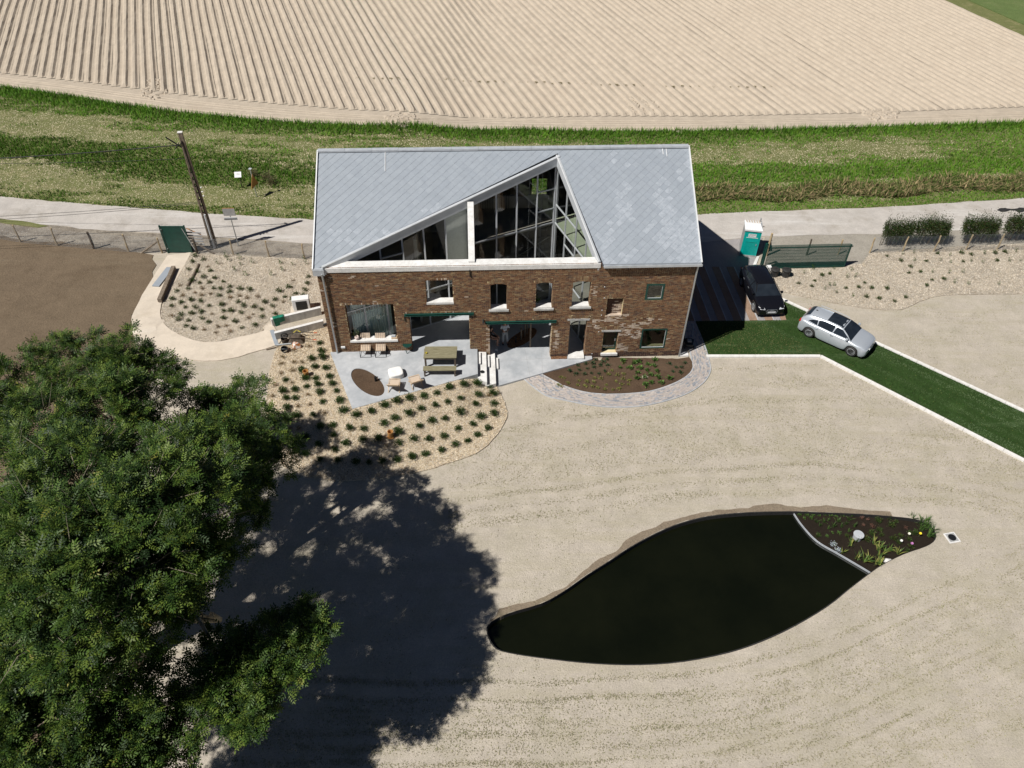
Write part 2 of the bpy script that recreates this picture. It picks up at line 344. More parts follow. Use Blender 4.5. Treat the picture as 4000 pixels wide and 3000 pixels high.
def far_ring():                                   # the same ground goes on, coarser, to the horizon
    x0, x1, y0, y1 = xs[0], xs[-1], ys[0], ys[-1]; Bx = 900
    for (a, b, c, d) in ((-Bx, x0, -Bx, Bx), (x1, Bx, -Bx, Bx), (x0, x1, -Bx, y0), (x0, x1, y1, Bx)):
        k = len(V); V.extend([(a, c, -.21), (b, c, -.21), (b, d, -.21), (a, d, -.21)]); F.append((k, k + 1, k + 2, k + 3))
far_ring()
me = bpy.data.meshes.new('ground'); me.from_pydata(V, [], F); me.update(); ground = tag(link('ground', me, None, ['lawn']), 'dry pale newly seeded lawn round the house', kind='structure')
rx = [x for x in xs if RX0 <= x <= RX1]; ry = [y for y in ys if RY0 <= y <= RY1]
outer = [(x, RY0) for x in rx[:-1]] + [(RX1, y) for y in ry[:-1]] + [(x, RY1) for x in rx[:0:-1]] + [(RX0, y) for y in ry[:0:-1]]
tag(sheet('lawn_round_pond', outer, 'lawn', 0, 1.0, skirt=0, holes=[POND]), 'dry pale seeded lawn round the dark pond', kind='structure')

def structure(name, poly, mat, off, step=.7, wob=0, label=None, **k):
    return tag(sheet(name, poly, mat, off, step, wob, **k), label, kind='structure')
# edge lines, photo pixels
grass_top = [(-700, 250), (-250, 300), (0, 339), (253, 373), (443, 405), (728, 443), (1076, 475), (1400, 490), (2033, 506), (2286, 513), (2700, 514), (3288, 500), (4000, 479), (4500, 460), (5200, 420)]
furrow_end = [(-700, 195), (-250, 245), (0, 288), (380, 329), (696, 370), (1013, 402), (1392, 432), (1653, 445), (2286, 456), (2792, 456), (3346, 444), (4000, 420), (4500, 395), (5200, 350)]
road_top = [(-500, 740), (0, 769), (304, 796), (700, 826), (819, 837), (1219, 859), (1700, 868), (2300, 860), (2735, 839), (3086, 823), (3500, 808), (4000, 776), (4500, 740)]
road_bot = [(-500, 830), (0, 856), (315, 893), (594, 911), (913, 930), (1219, 952), (1700, 965), (2300, 962), (2735, 948), (2893, 934), (2990, 925), (3420, 915), (4000, 890), (4500, 860)]
gt, fe, rt, rb = G2(grass_top), G2(furrow_end), G2(road_top), G2(road_bot)
verge_poly = gt + rt[::-1]
structure('grass_verge', verge_poly, 'verge', .03, 1.4, .05, 'long strip of rough grass between field and lane')
structure('road', rt + rb[::-1], 'road', .035, .9, .08, 'pale dusty lane behind the house')
structure('headland', fe + gt[::-1], 'field', .02, 1.6, 0, 'smooth driven strip at the foot of the furrows')
structure('roadside_rubble', rb[:6] + G2([(1240, 1010), (913, 1000), (830, 985), (560, 985), (420, 975), (140, 955), (-300, 920)]), 'shoulder', .02, .8, .08, 'stony churned strip under the left fence')
structure('gravel_shoulder', G2([(2990, 925), (3420, 915), (4000, 890), (4500, 860), (4500, 930), (4000, 950), (3756, 962), (3420, 985), (3365, 1033), (3300, 1045), (2980, 1045), (2965, 1000)]), 'shoulder', .025, .7, .05, 'grey gravel strip behind the sliding gate')
bpy.data.objects['gravel_shoulder'].data.materials[0] = ground_mat('grey_gravel', (.36, .33, .28), (.30, .27, .22), (.42, .39, .33), .35)
structure('bare_earth', G2(O([(-260, 500), (0, 513), (60, 520), (190, 532), (330, 548), (335, 575), (318, 640), (292, 680), (290, 720), (300, 760), (330, 800), (300, 900), (250, 1000), (200, 1200), (150, 1450), (120, 1800), (-300, 1800), (-300, 900)])), 'brown', .033, .7, .22, 'bare brown earth left of the sandy path')
structure('grass_tuft_edge', G2([(-300, 850), (0, 858), (120, 870), (190, 884), (150, 890), (0, 872), (-300, 868)]), 'verge', .06, .5, .05)
structure('sand_path', G2(spl([(657, 1000), (612, 1063), (556, 1156), (522, 1224), (515, 1250), (522, 1283), (560, 1330), (661, 1381), (739, 1405), (821, 1412), (911, 1401), (993, 1377), (1079, 1351), (1100, 1330)], 4, False) + [(1064, 1262), (1050, 1262)] + spl([(1027, 1283), (1023, 1298), (911, 1324), (836, 1339), (762, 1332), (687, 1302), (638, 1261), (627, 1224), (638, 1175), (702, 1074), (739, 1007), (748, 987)], 4, False)), 'sandpath', .055, .5, .02, 'pale sand path bending from gate to basement stairs')
structure('chip_bed', G2([(748, 987), (850, 990), (1000, 1000), (1240, 1020), (1250, 1100), (1300, 1180), (1290, 1215), (1060, 1265), (1030, 1288), (1023, 1298), (911, 1324), (836, 1339), (762, 1332), (687, 1302), (638, 1261), (627, 1224), (638, 1175), (702, 1074), (739, 1007)]), 'chips_pale', .045, .6, .03, 'wood chip bed inside the bend of the sandy path')
structure('mulch_bed', G2(spl([(1938, 1500), (1977, 1594), (1977, 1639), (1936, 1707), (1864, 1770), (1728, 1820), (1615, 1849), (1457, 1874), (1276, 1876), (1140, 1842), (1077, 1788), (1048, 1707), (1040, 1600), (1056, 1450), (1085, 1350)], 4, False) + [(1150, 1310), (1300, 1260), (1330, 1300), (1500, 1350), (1850, 1400)]), 'chips', .05, .5, .03, 'golden wood chip bed round the terrace', holes=[[hw(*q_) for q_ in ((.25, -.2), (1.72, -4.3), (8.1, -1.95), (8.1, -.6), (5, -.2), (2.5, -.2))]])
structure('chip_bed_by_gate', G2(spl([(2975, 1042), (2982, 1075), (3020, 1128), (3086, 1149), (3201, 1174), (3356, 1203), (3463, 1212), (3528, 1209), (3593, 1180), (3658, 1160), (3788, 1152), (4000, 1149), (4500, 1140)], 3, False) + [(4500, 920), (4000, 955), (3756, 965), (3398, 988), (3365, 1033), (3298, 1040)]), 'chips_pale', .045, .6, .03, 'pale wood chip bed right of the sliding gate')
structure('planting_bed', G2([(2104, 1457), (2309, 1397), (2645, 1402), (2692, 1396), (2703, 1415), (2706, 1438), (2689, 1465), (2639, 1496), (2554, 1526), (2470, 1538), (2369, 1541), (2267, 1533), (2200, 1509), (2150, 1484)]), 'soil', .03, .3, .01, 'brown soil bed along the right part of the facade', bumpy=.12)

# furrows: real ridges running away to the upper left
FD = np.array([-.342, .940]); FN = np.array([.940, .342])
fV = []; fF = []; prof = [(-.402, .0), (-.27, .01), (-.13, .165), (.08, .18), (.25, .02), (.402, 0)]
def head_t(c):
    best = None
    for a, b in zip(fe[:-1], fe[1:]):
        ca = a[0] * FN[0] + a[1] * FN[1]; cb = b[0] * FN[0] + b[1] * FN[1]
        if (ca - c) * (cb - c) <= 0 and ca != cb: t = (c - ca) / (cb - ca); best = (a[0] + (b[0] - a[0]) * t) * FD[0] + (a[1] + (b[1] - a[1]) * t) * FD[1]; break
    return best
c = -44.0; k = 0
TRK = [P for P in (pix(1400, 120)[:2], pix(640, 330)[:2])]
TC = [p[0] * FN[0] + p[1] * FN[1] for p in TRK]
while c < 80.6:
    t0 = head_t(c)
    if t0 is not None:
        ts = [t0, t0 + .35] + list(np.arange(t0 + 1.6, t0 + 46, 1.4)) + list(np.arange(t0 + 48, t0 + 160, 8)); b0 = len(fV)
        near = any(abs(c - q) < .5 or abs(c - q - 1.61) < .5 for q in TC)
        for i, t in enumerate(ts):
            e = 0 if i == 0 else 1; w = (float(vn(t * .12, c * .9, 3)) - .5) * .12
            for j, (dc, h) in enumerate(prof):
                if near and j in (0, 5): h = -.13 * e
                hh = h * e * (1 + .25 * (random.random() - .5)); q = FD * t + FN * (c + w + dc + random.uniform(-.012, .012)); fV.append((q[0], q[1], hgt(q[0], q[1]) + .05 + hh))
        n = len(prof)
        for i in range(len(ts) - 1):
            for j in range(n - 1): fF.append((b0 + i * n + j, b0 + i * n + j + 1, b0 + (i + 1) * n + j + 1, b0 + (i + 1) * n + j))
    c += .804; k += 1
me = bpy.data.meshes.new('field'); me.from_pydata(fV, [], fF); me.update()
tag(link('ploughed_field', me, None, ['field']), 'pale ridged potato field behind the verge', kind='structure')
q = lambda c, t: tuple(FN * c + FD * t)
structure('far_crop_field', [q(82.9, 20), q(190, -80), q(330, 200), q(82.9, 260)], 'crop', .12, 9)
structure('ditch', [q(80.4, 25), q(83, 25), q(83, 180), q(80.4, 180)], 'verge', .04, 1.5, .1)
# wheel ruts of the headland: low ridges following the field edge
m = MB()
for fr, w in ((.30, .16), (.42, .10), (.55, .16), (.78, .12), (.90, .16)):
    L = []
    for i in range(60):
        px = -200 + i * 74; a = np.interp(px, [p[0] for p in furrow_end], [p[1] for p in furrow_end]); b = np.interp(px, [p[0] for p in grass_top], [p[1] for p in grass_top])
        p = gp(px, a + (b - a) * fr); L.append(p + Vector((0, random.uniform(-.05, .05), 0)))
    for a, b in zip(L[:-1], L[1:]):
        a = a.copy(); b = b.copy(); d = Vector((0, w, 0)); m.add([a - d + Vector((0, 0, .03)), b - d + Vector((0, 0, .03)), b + Vector((0, 0, .09)), a + Vector((0, 0, .09)), a + d + Vector((0, 0, .03)), b + d + Vector((0, 0, .03))], [(0, 1, 2, 3), (3, 2, 5, 4)])
tag(m.build('wheel_ruts', 'field'), None, kind='structure')
# churned clods where the tractor turned
m = MB()
for (px, py, n, rx_, ry_) in ((600, 350, 60, 55, 40), (1570, 470, 90, 60, 28), (3440, 445, 90, 70, 26), (2510, 410, 40, 60, 35), (2650, 505, 10, 20, 10), (650, 425, 8, 10, 6)):
    for i in range(n):
        a = random.uniform(0, 6.28); r = random.random() ** .6; p = gp(px + math.cos(a) * r * rx_, py + math.sin(a) * r * ry_); s = random.uniform(.08, .26)
        m.M = Matrix.Translation(p + Vector((0, 0, .05))) @ Matrix.Rotation(random.uniform(0, 3), 4, 'Z') @ Matrix.Diagonal((s * random.uniform(.8, 2.2), s, s * .8, 1))
        m.add([(-1, -1, -.3), (1, -1, -.3), (1, 1, -.3), (-1, 1, -.3), (-.6, -.5, .5), (.5, -.6, .6), (.6, .5, .4), (-.5, .6, .7)], [(4, 5, 6, 7), (0, 1, 5, 4), (1, 2, 6, 5), (2, 3, 7, 6), (3, 0, 4, 7)])
m.M = None
tag(m.build('earth_clods', 'field'), 'churned clods at the tractor turning places', 'clods', kind='stuff')

# pond
WZ = -.42
pw = MB(); n = len(POND)
oc = [sum(p[0] for p in POND) / n, sum(p[1] for p in POND) / n]
def inset(p, d):
    v = Vector((p[0] - oc[0], p[1] - oc[1])); v.normalize(); return (p[0] - v.x * d, p[1] - v.y * d)
for i in range(n):
    a, b = POND[i], POND[(i + 1) % n]; za, zb = hgt(*a), hgt(*b); ai, bi = inset(a, .05), inset(b, .05)
    pw.add([(a[0], a[1], za + .03), (b[0], b[1], zb + .03), (bi[0], bi[1], zb + .03), (ai[0], ai[1], za + .03), (ai[0], ai[1], -1.3), (bi[0], bi[1], -1.3), (a[0], a[1], za - .2), (b[0], b[1], zb - .2)], [(0, 1, 2, 3), (3, 2, 5, 4), (6, 7, 1, 0)])
tag(pw.build('pond_edging', 'black'), 'thin black rim round the eye-shaped pond', kind='structure')
DIV = spl([pix(x, y, WZ)[:2] for x, y in ((3090, 1996), (3128, 2053), (3189, 2118), (3275, 2169), (3382, 2232), (3398, 2243))], 5, False)
wp = MB(); wp.add([(p[0], p[1], WZ) for p in POND], [tuple(range(n))]); tag(wp.build('pond_water', 'water'), 'still black water of the eye-shaped pond', kind='structure')
d0, d1 = DIV[0], DIV[-1]
i0 = min(range(n), key=lambda i: math.hypot(POND[i][0] - d0[0], POND[i][1] - d0[1])); i1 = min(range(n), key=lambda i: math.hypot(POND[i][0] - d1[0], POND[i][1] - d1[1]))
arc = POND[i0 + 1:i1] if i0 < i1 else POND[i0 + 1:] + POND[:i1]
arc = [inset(p, .04) for p in arc]
structure('planted_filter_bed', [tuple(d0)] + arc + DIV[::-1][:-1], 'darksoil', .0, .3, 0, 'dark soil filter bed at the right tip of the pond', hf=lambda x, y: WZ + .05, bumpy=.05)
m = MB(); L3 = [Vector((p[0], p[1], WZ + .07)) for p in DIV]
for a, b in zip(L3[:-1], L3[1:]): m.bar(a, b, .035, .10)
tag(m.build('pond_divider', 'zinc'), 'thin pale curved strip dividing pond from planted tip', 'edging strip')

up_ = [gp(*q_)[:2] for q_ in Z(1900, 1950, 1.164, [(20, 560), (100, 520), (250, 475), (350, 420), (450, 350), (560, 280), (650, 220), (750, 165), (850, 120), (950, 90), (1050, 72), (1200, 60), (1380, 56), (1500, 60), (1700, 68), (1850, 80)])]
up_ = spl([tuple(p) for p in up_], 6, False); wid_ = [(.12 + .5 * max(0, float(fbm(p[0] * .6, p[1] * .3, 5)) - .25)) * (1 if i > 3 else .3) for i, p in enumerate(up_)]
structure('damp_bank', [(p[0], p[1] + .02) for p in up_] + [(p[0] - .25 * w_, p[1] + w_ * 1.3) for p, w_ in zip(up_, wid_)][::-1], 'subsoil', .012, .35, .03, 'damp brown strip along the far bank of the pond')
# kerbs and driveway
K1 = [(2758, 1394), (3204, 1394), (4000, 1802), (4700, 2161)]; K2 = [(3043, 1166), (4000, 1609), (4700, 1934)]
turf_poly = G2([(2714, 1256), (3071, 1252), (3046, 1172)]) + G2(K2) + G2(K1)[::-1]
structure('grass_drive', turf_poly, 'turf', .03, .7, 0, 'dark green turf drive between white kerbs')
for nm, K, lab in (('kerb_line', K1, 'bent white kerb line along the near side of the turf drive'), ('kerb_line', K2, 'straight white kerb line along the far side of the turf drive')):
    root = thing(nm, lab, 'kerb', tuple(gp(*K[0])), group='white kerbs'); P = G2(K)
    for a, b in zip(P[:-1], P[1:]):
        L = math.hypot(b[0] - a[0], b[1] - a[1]); n_ = max(1, int(round(L / 1.0)))
        for i in range(n_):
            pa = Vector((a[0] + (b[0] - a[0]) * i / n_, a[1] + (b[1] - a[1]) * i / n_, 0)); pb = Vector((a[0] + (b[0] - a[0]) * (i + 1) / n_, a[1] + (b[1] - a[1]) * (i + 1) / n_, 0))
            pa.z = hgt(pa.x, pa.y) + .03; pb.z = hgt(pb.x, pb.y) + .03; d = (pb - pa).normalized() * .006
            mm = MB(); mm.bar(pa + d - root.location, pb - d - root.location, .2, .14); mm.build('kerb_stone', 'kerb', root)
# driveway: plain pavers behind, alternating diagonal bands in front; each band is laid of its own
DRV = ground_mat('grey_clay_pavers', (.34, .32, .315), (.28, .275, .285), (.38, .35, .33), .25, bscale=30, pscale=2)
DRV2 = ground_mat('red_brown_pavers', (.33, .225, .16), (.27, .18, .125), (.37, .27, .20), .25, bscale=30, pscale=2)
MT['drv'] = DRV; MT['drv2'] = DRV2
structure('driveway', G2([(2480, 955), (2735, 948), (2893, 934), (2978, 931), (2955, 1000), (2940, 1043), (3046, 1172), (3071, 1252), (2714, 1256), (2600, 1260), (2480, 1100)]), 'drv', .035, .8, 0, 'paved yard in the shade right of the house')
A1, A2 = gp(2781, 1047), gp(2866, 1253); sd = Vector((A2.x - A1.x, A2.y - A1.y)).normalized(); sn = Vector((-sd.y, sd.x)); sn = sn if sn.x > 0 else -sn
clip = G2([(2560, 1046), (2945, 1044), (3046, 1172), (3071, 1252), (2714, 1256), (2560, 1256)])
def clip_poly(P, C):
    """cut polygon P to the convex polygon C"""
    a = sum(C[i][0] * C[(i + 1) % len(C)][1] - C[(i + 1) % len(C)][0] * C[i][1] for i in range(len(C)))
    if a < 0: C = C[::-1]
    for i in range(len(C)):
        p, q_ = C[i], C[(i + 1) % len(C)]; out = []
        side = lambda s: (q_[0] - p[0]) * (s[1] - p[1]) - (q_[1] - p[1]) * (s[0] - p[0])
        for k in range(len(P)):
            a_, b_ = P[k], P[(k + 1) % len(P)]; sa, sb = side(a_), side(b_)
            if sa >= 0: out.append(a_)
            if sa * sb < 0: t = sa / (sa - sb); out.append((a_[0] + (b_[0] - a_[0]) * t, a_[1] + (b_[1] - a_[1]) * t))
        P = out
        if len(P) < 3: return []
    return P
edge = Vector((A2.x, A2.y)); per = .98
bands = thing('paving_bands', 'striped paving bands under the black car', 'paving', (A1.x, A1.y, -.17))
for k in range(-5, 5):
    a0 = edge + sn * (k * per); a1 = a0 + sn * (per * .5)
    P = clip_poly([tuple(a0 - sd * 12), tuple(a0 + sd * 12), tuple(a1 + sd * 12), tuple(a1 - sd * 12)], clip)
    if P: mm = MB(); mm.prism([(p[0] - bands.location.x, p[1] - bands.location.y) for p in P], 0, .025); o = mm.build('paving_band', 'drv2', bands); o['label'] = 'red brown paving band'
    P = clip_poly([tuple(a1 - sd * 12), tuple(a1 + sd * 12), tuple(a1 + sn * .06 + sd * 12), tuple(a1 + sn * .06 - sd * 12)], clip)
    if P: mm = MB(); mm.prism([(p[0] - bands.location.x, p[1] - bands.location.y) for p in P], 0, .03); o = mm.build('band_edge', 'conc', bands)
tag(MB().prism([(p[0], p[1]) for p in G2([(2939, 1040), (2955, 1004), (2966, 1004), (2952, 1040)])], -.35, -.13).build('gate_threshold', 'conc_w'), 'pale concrete strip between toilet and black car', 'threshold')

MT['jointing'] = pm('jointing_sand', (.36, .33, .29), (.44, .40, .35), 5, .9)
# curved clay paver path
outp = spl(G2([(2041, 1477), (2125, 1542), (2200, 1563), (2301, 1583), (2402, 1592), (2504, 1587), (2605, 1566), (2689, 1536), (2747, 1496), (2774, 1452), (2770, 1411), (2752, 1350), (2714, 1256), (2680, 1160)]), 8, False)
inp = spl(G2([(2104, 1457), (2162, 1488), (2218, 1514), (2290, 1534), (2369, 1541), (2470, 1538), (2554, 1526), (2639, 1496), (2689, 1465), (2706, 1438), (2703, 1415), (2688, 1350), (2650, 1240), (2625, 1150)]), 8, False)
structure('paver_path_bed', outp + inp[::-1], 'jointing', .012, .4, 0, 'jointing sand under the curved clay path')
PV = [(.44, .395, .37), (.40, .37, .36), (.32, .33, .35), (.49, .44, .40), (.43, .38, .34), (.25, .265, .29)]
for k, c_ in enumerate(PV): MT['pav%d' % k] = pm('clay_paver_%d' % k, tuple(x * .9 for x in c_), tuple(x * 1.15 for x in c_), 9, .85, .1, 30)
path = thing('curved_path', 'curved path of thin clay pavers round the soil bed', 'path', tuple(gp(2400, 1565)))
rows = 17; bricks = []
for r in range(rows):
    L = []
    for a, b in zip(outp, inp): t = (r + .5) / rows; L.append(Vector((a[0] + (b[0] - a[0]) * t, a[1] + (b[1] - a[1]) * t)))
    cum = [0]
    for a, b in zip(L[:-1], L[1:]): cum.append(cum[-1] + (b - a).length)
    s_ = random.uniform(0, .2)
    wid = [((Vector(outp[i]) - Vector(inp[i])).length) / rows for i in range(len(L))]
    while s_ + .2 < cum[-1]:
        i = max(0, min(len(L) - 2, int(np.searchsorted(cum, s_ + .1)) - 1)); t = (s_ + .1 - cum[i]) / (cum[i + 1] - cum[i]); p = L[i].lerp(L[i + 1], t); d = (L[i + 1] - L[i]).normalized()
        bricks.append((p, d, wid[i] - .012)); s_ += .215
rest = [MB() for _ in range(1)][0]
bricks.sort(key=lambda b: (b[0] - Vector((0, 0))).length); protos = {}
for k, (p, d, w) in enumerate(bricks):
    c_ = random.choice([0, 1, 2, 3, 4, 5, 0, 3, 4]); z = hgt(p.x, p.y) + .012; ang = math.atan2(d.y, d.x)
    if k < 290:
        key = (c_, round(w, 2))
        if key not in protos: mm = MB(); mm.box(-.1, .1, -w / 2, w / 2, 0, .03); o = mm.build('paver', 'pav%d' % c_); protos[key] = o
        else: o = protos[key].copy(); COL.objects.link(o)
        o.parent = path; o.location = (p.x - path.location.x, p.y - path.location.y, z - path.location.z + random.uniform(-.003, .003)); o.rotation_euler = (0, 0, ang)
    else:
        rest.M = Matrix.Translation(Vector((p.x, p.y, z)) - path.location) @ Matrix.Rotation(ang, 4, 'Z'); rest.box(-.1, .1, -w / 2, w / 2, 0, .03 + random.uniform(-.002, .003), c_)
tag(rest.build('pavers', ['pav%d' % k for k in range(6)], path), kind='stuff')
m = MB()
for L in (outp, inp):
    for a, b in zip(L[:-1], L[1:]): m.bar(Vector((a[0], a[1], hgt(*a) + .02)) - path.location, Vector((b[0], b[1], hgt(*b) + .02)) - path.location, .05, .06)
m.build('path_edging', 'conc', path)
# ------------------------------------------------------------------ the house (local axes: u along the facade, v to the back)
ZE, SL, RID, DEP, LU = 6.5, .575, 5.95, 11.9, 20.05
house = thing('brick_house', 'long brick farmhouse with slate roof cut by a glazed triangle', 'house', (HO[0], HO[1], 0), ANG)
OPN = [(1.14, 3.77, 1.42, 4.0, 0), (5.58, 7.03, 4.02, 5.53, 0), (4.55, 7.84, .64, 3.2, 0), (9.04, 9.93, 3.5, 5.22, .09), (11.5, 12.4, 3.53, 5.25, .09), (13.48, 14.46, 3.58, 5.29, .09),
       (8.97, 12.45, -.12, 2.52, 0), (13.48, 14.44, -.12, 2.6, 0), (15.44, 16.3, .15, 1.72, 0), (17.48, 18.48, 3.95, 5.03, 0), (15.43, 16.33, 2.88, 4.08, 0), (17.62, 19.08, .41, 1.86, 0)]
WT = .4
def wall_grid(mb, us, zs, holes, v0, v1, mi=0):
    us = sorted(set(us + [h[0] for h in holes] + [h[1] for h in holes])); zs = sorted(set(zs + [h[2] for h in holes] + [h[3] for h in holes]))
    ok = lambda i, j: 0 <= i < len(us) - 1 and 0 <= j < len(zs) - 1 and not any(h[0] < (us[i] + us[i + 1]) / 2 < h[1] and h[2] < (zs[j] + zs[j + 1]) / 2 < h[3] for h in holes)
    for i in range(len(us) - 1):
        for j in range(len(zs) - 1):
            if not ok(i, j): continue
            a, b, c_, d = us[i], us[i + 1], zs[j], zs[j + 1]; mb.add([(a, v0, c_), (b, v0, c_), (b, v0, d), (a, v0, d), (a, v1, c_), (b, v1, c_), (b, v1, d), (a, v1, d)],
                [(0, 1, 2, 3), (5, 4, 7, 6)] + ([(0, 3, 7, 4)] if not ok(i - 1, j) else []) + ([(1, 5, 6, 2)] if not ok(i + 1, j) else []) + ([(0, 4, 5, 1)] if not ok(i, j - 1) else []) + ([(3, 2, 6, 7)] if not ok(i, j + 1) else []), mi)
m = MB(); wall_grid(m, [0, LU], [-.7, 6.42], OPN, .012, WT); facade = m.build('front_wall', 'mortar', house)
# bricks, each its own piece; the joints lie 12 mm deeper
BH, BL = .0655, .225; cells = []
def hole_clip(u0, u1, z):
    segs = [(u0, u1)]
    for h in OPN:
        if h[2] - .02 < z < h[3] + .01:
            ns = []
            for a, b in segs:
                if b <= h[0] or a >= h[1]: ns.append((a, b))
                else:
                    if a < h[0]: ns.append((a, h[0]))
                    if b > h[1]: ns.append((h[1], b))
            segs = ns
    return [s_ for s_ in segs if s_[1] - s_[0] > .03]
ARCH = [(9.04, 9.93, 5.22), (11.5, 12.4, 5.25), (13.48, 14.46, 5.29), (15.43, 16.33, 4.08), (15.44, 16.3, 1.86), (13.48, 14.44, 2.70), (9.04, 9.93, 2.70), (11.5, 12.4, 2.74), (17.3, 18.1, 2.66)]
FLAT = [(.95, 3.95, 4.0), (5.5, 7.1, 5.53), (4.3, 8.1, 3.3)]
def in_arch(u, z):
    for a, b, zt in ARCH:
        c_ = (a + b) / 2
        if a - .06 < u < b + .06: zz = zt + .09 * (1 - ((u - c_) / ((b - a) / 2)) ** 2); 
        else: continue
        if zz - .02 < z < zz + .22: return True
    return any(a < u < b and zt < z < zt + .13 for a, b, zt in FLAT)
def limew(u, z):
    n_ = float(fbm(u * 1.6, z * 2.2, 2))
    for (a, b, c_, d, s_) in ((16.3, 17.5, 1.1, 2.6, .42), (16.25, 16.9, .2, 1.7, .45), (15.3, 16.6, 2.45, 2.95, .40), (16.2, 16.9, 1.9, 2.5, .5), (12.5, 12.75, -.1, 2.5, .42), (8.72, 8.95, -.1, 2.4, .42), (14.7, 15.2, 1.9, 2.6, .5), (16.35, 18.0, 2.2, 2.65, .45)):
        if a < u < b and c_ < z < d and n_ > s_: return True
    return n_ > .80
row = 0; z = -.68
while z < 6.42:
    u = -.0 - (BL / 2 if row % 2 else 0) - random.uniform(0, .02)
    while u < LU:
        l = BL if random.random() > .25 else BL / 2
        for a, b in hole_clip(max(0, u), min(LU, u + l - .014), z + .03):
            if not in_arch((a + b) / 2, z + .03): cells.append((a, b, z, z + BH - .015))
        u += l
    z += BH; row += 1
def brick_kind(u, z):
    if z < .16 and u > 8.9: return 8 if (random.random() < .9 and z < (.06 if u < 15.4 else .12) + .05 * math.sin(u * 3)) else random.randrange(7)
    if limew(u, z) and random.random() < .6: return 7
    return random.choice([0, 1, 2, 3, 4, 5, 0, 1, 3, 4, 6, 1])
mats9 = ['brick%d' % k for k in range(7)] + ['brickw', 'brickt']
cells.sort(key=lambda c_: abs(c_[2] - 1.5) * .7 + abs(c_[0] - 8.4)); rest = MB()
for k, (a, b, c_, d) in enumerate(cells):
    kd = brick_kind(a, c_); pr = random.uniform(-.004, .006)
    if k < 280:
        mm = MB(); mm.box(-(b - a) / 2, (b - a) / 2, 0, .03, 0, d - c_); o = mm.build('brick', mats9[kd], house); o.location = ((a + b) / 2, -pr, c_)
    else: rest.box(a, b, -pr, .03, c_, d, kd)
for a, b, zt in ARCH:
    n_ = int((b - a) / .075)
    for i in range(n_ + 2):
        t = (i - .5) / n_; u = a + (b - a) * t; cz = zt + .09 * (1 - ((t - .5) * 2) ** 2); tilt = (t - .5) * .5
        rest.M = Matrix.Translation((u, 0, cz)) @ Matrix.Rotation(tilt, 4, 'Y'); rest.box(-.031, .031, -.006, .03, 0, .205, random.choice([1, 3, 4, 6, 0]))
rest.M = None
for a, b, zt in FLAT:
    u = a
    while u < b: rest.box(u, u + .062, -.006, .03, zt + .003, zt + .115, random.choice([1, 3, 4, 7, 0, 6])); u += .078
# reveals of the openings in brick courses
for h in OPN:
    if h[0] in (15.43,): continue
    z = h[2] + .0
    while z < h[3] - .06:
        for side in (0, 1):
            u = h[0] if side == 0 else h[1]; s_ = 1 if side == 0 else -1
            for j in range(2): rest.box(min(u, u + s_ * .006), max(u, u + s_ * .006), .03 + j * .19, .03 + j * .19 + .178, z, z + .05, 7 if (h[0] in (8.97,) and random.random() < .6) else random.randrange(7))
        z += BH
tag(rest.build('bricks', mats9, house), kind='stuff')
# arches: infill above the arched windows is curved (segments of the lintel)
m = MB()
for a, b, zt in ARCH[:3]:
    n_ = 10
    for i in range(n_):
        t0, t1 = i / n_, (i + 1) / n_; f = lambda t: zt - .085 * ((t - .5) * 2) ** 2
        m.add([(a + (b - a) * t0, .005, f(t0)), (a + (b - a) * t1, .005, f(t1)), (a + (b - a) * t1, .005, zt + .01), (a + (b - a) * t0, .005, zt + .01), (a + (b - a) * t0, WT, f(t0)), (a + (b - a) * t1, WT, f(t1))], [(0, 1, 2, 3), (1, 0, 4, 5)])
m.build('arch_underside', 'brick1', house)
# sills, lintels, frames
sill_defs = [(1.1, 3.80, 1.42, .56, 'conc_w'), (5.56, 7.05, 4.02, .42, 'conc_w')]
m = MB(); m.box(1.12, 3.79, -.05, .40, 1.36, 1.47); m.build('window_sill', 'conc_w', house)
m = MB(); m.box(5.57, 7.045, -.02, .42, 3.93, 4.06); m.build('window_sill', 'conc_w', house)
for a, b, z in ((9.04, 9.93, 3.5), (11.5, 12.4, 3.53), (13.48, 14.46, 3.58)):
    m = MB(); m.box(a - .1, b + .1, -.09, .02, z - .11, z + .0); m.build('window_sill', 'conc_g', house)
    m = MB(); m.box(a + .01, b - .01, .022, .42, z, z + .03); m.build('inner_sill', 'conc_w', house)
for a, b, z0, z1 in ((4.31, 8.11, 3.2, 3.33), (8.73, 12.7, 2.53, 2.67)):
    m = MB(); m.box(a, b, -.10, .01, z0, z0 + .02); m.box(a, b, -.02, .0, z0 + .02, z1); m.box(a, b, -.10, -.0, z1 - .02, z1); m.box(a + .26, b - .26, .012, .38, z0 - .02, z0 + .0); o = m.build('steel_lintel', 'greenb', house)
for a, b, z in ((13.32, 14.56, 2.6), (15.32, 16.42, 1.73)):
    m = MB(); m.box(a, b, -.025, .3, z, z + .12); m.build('stone_lintel', 'conc_g', house)
m = MB(); m.box(15.4, 16.36, -.12, .25, -.0, .14); m.build('door_step', 'conc_w', house)
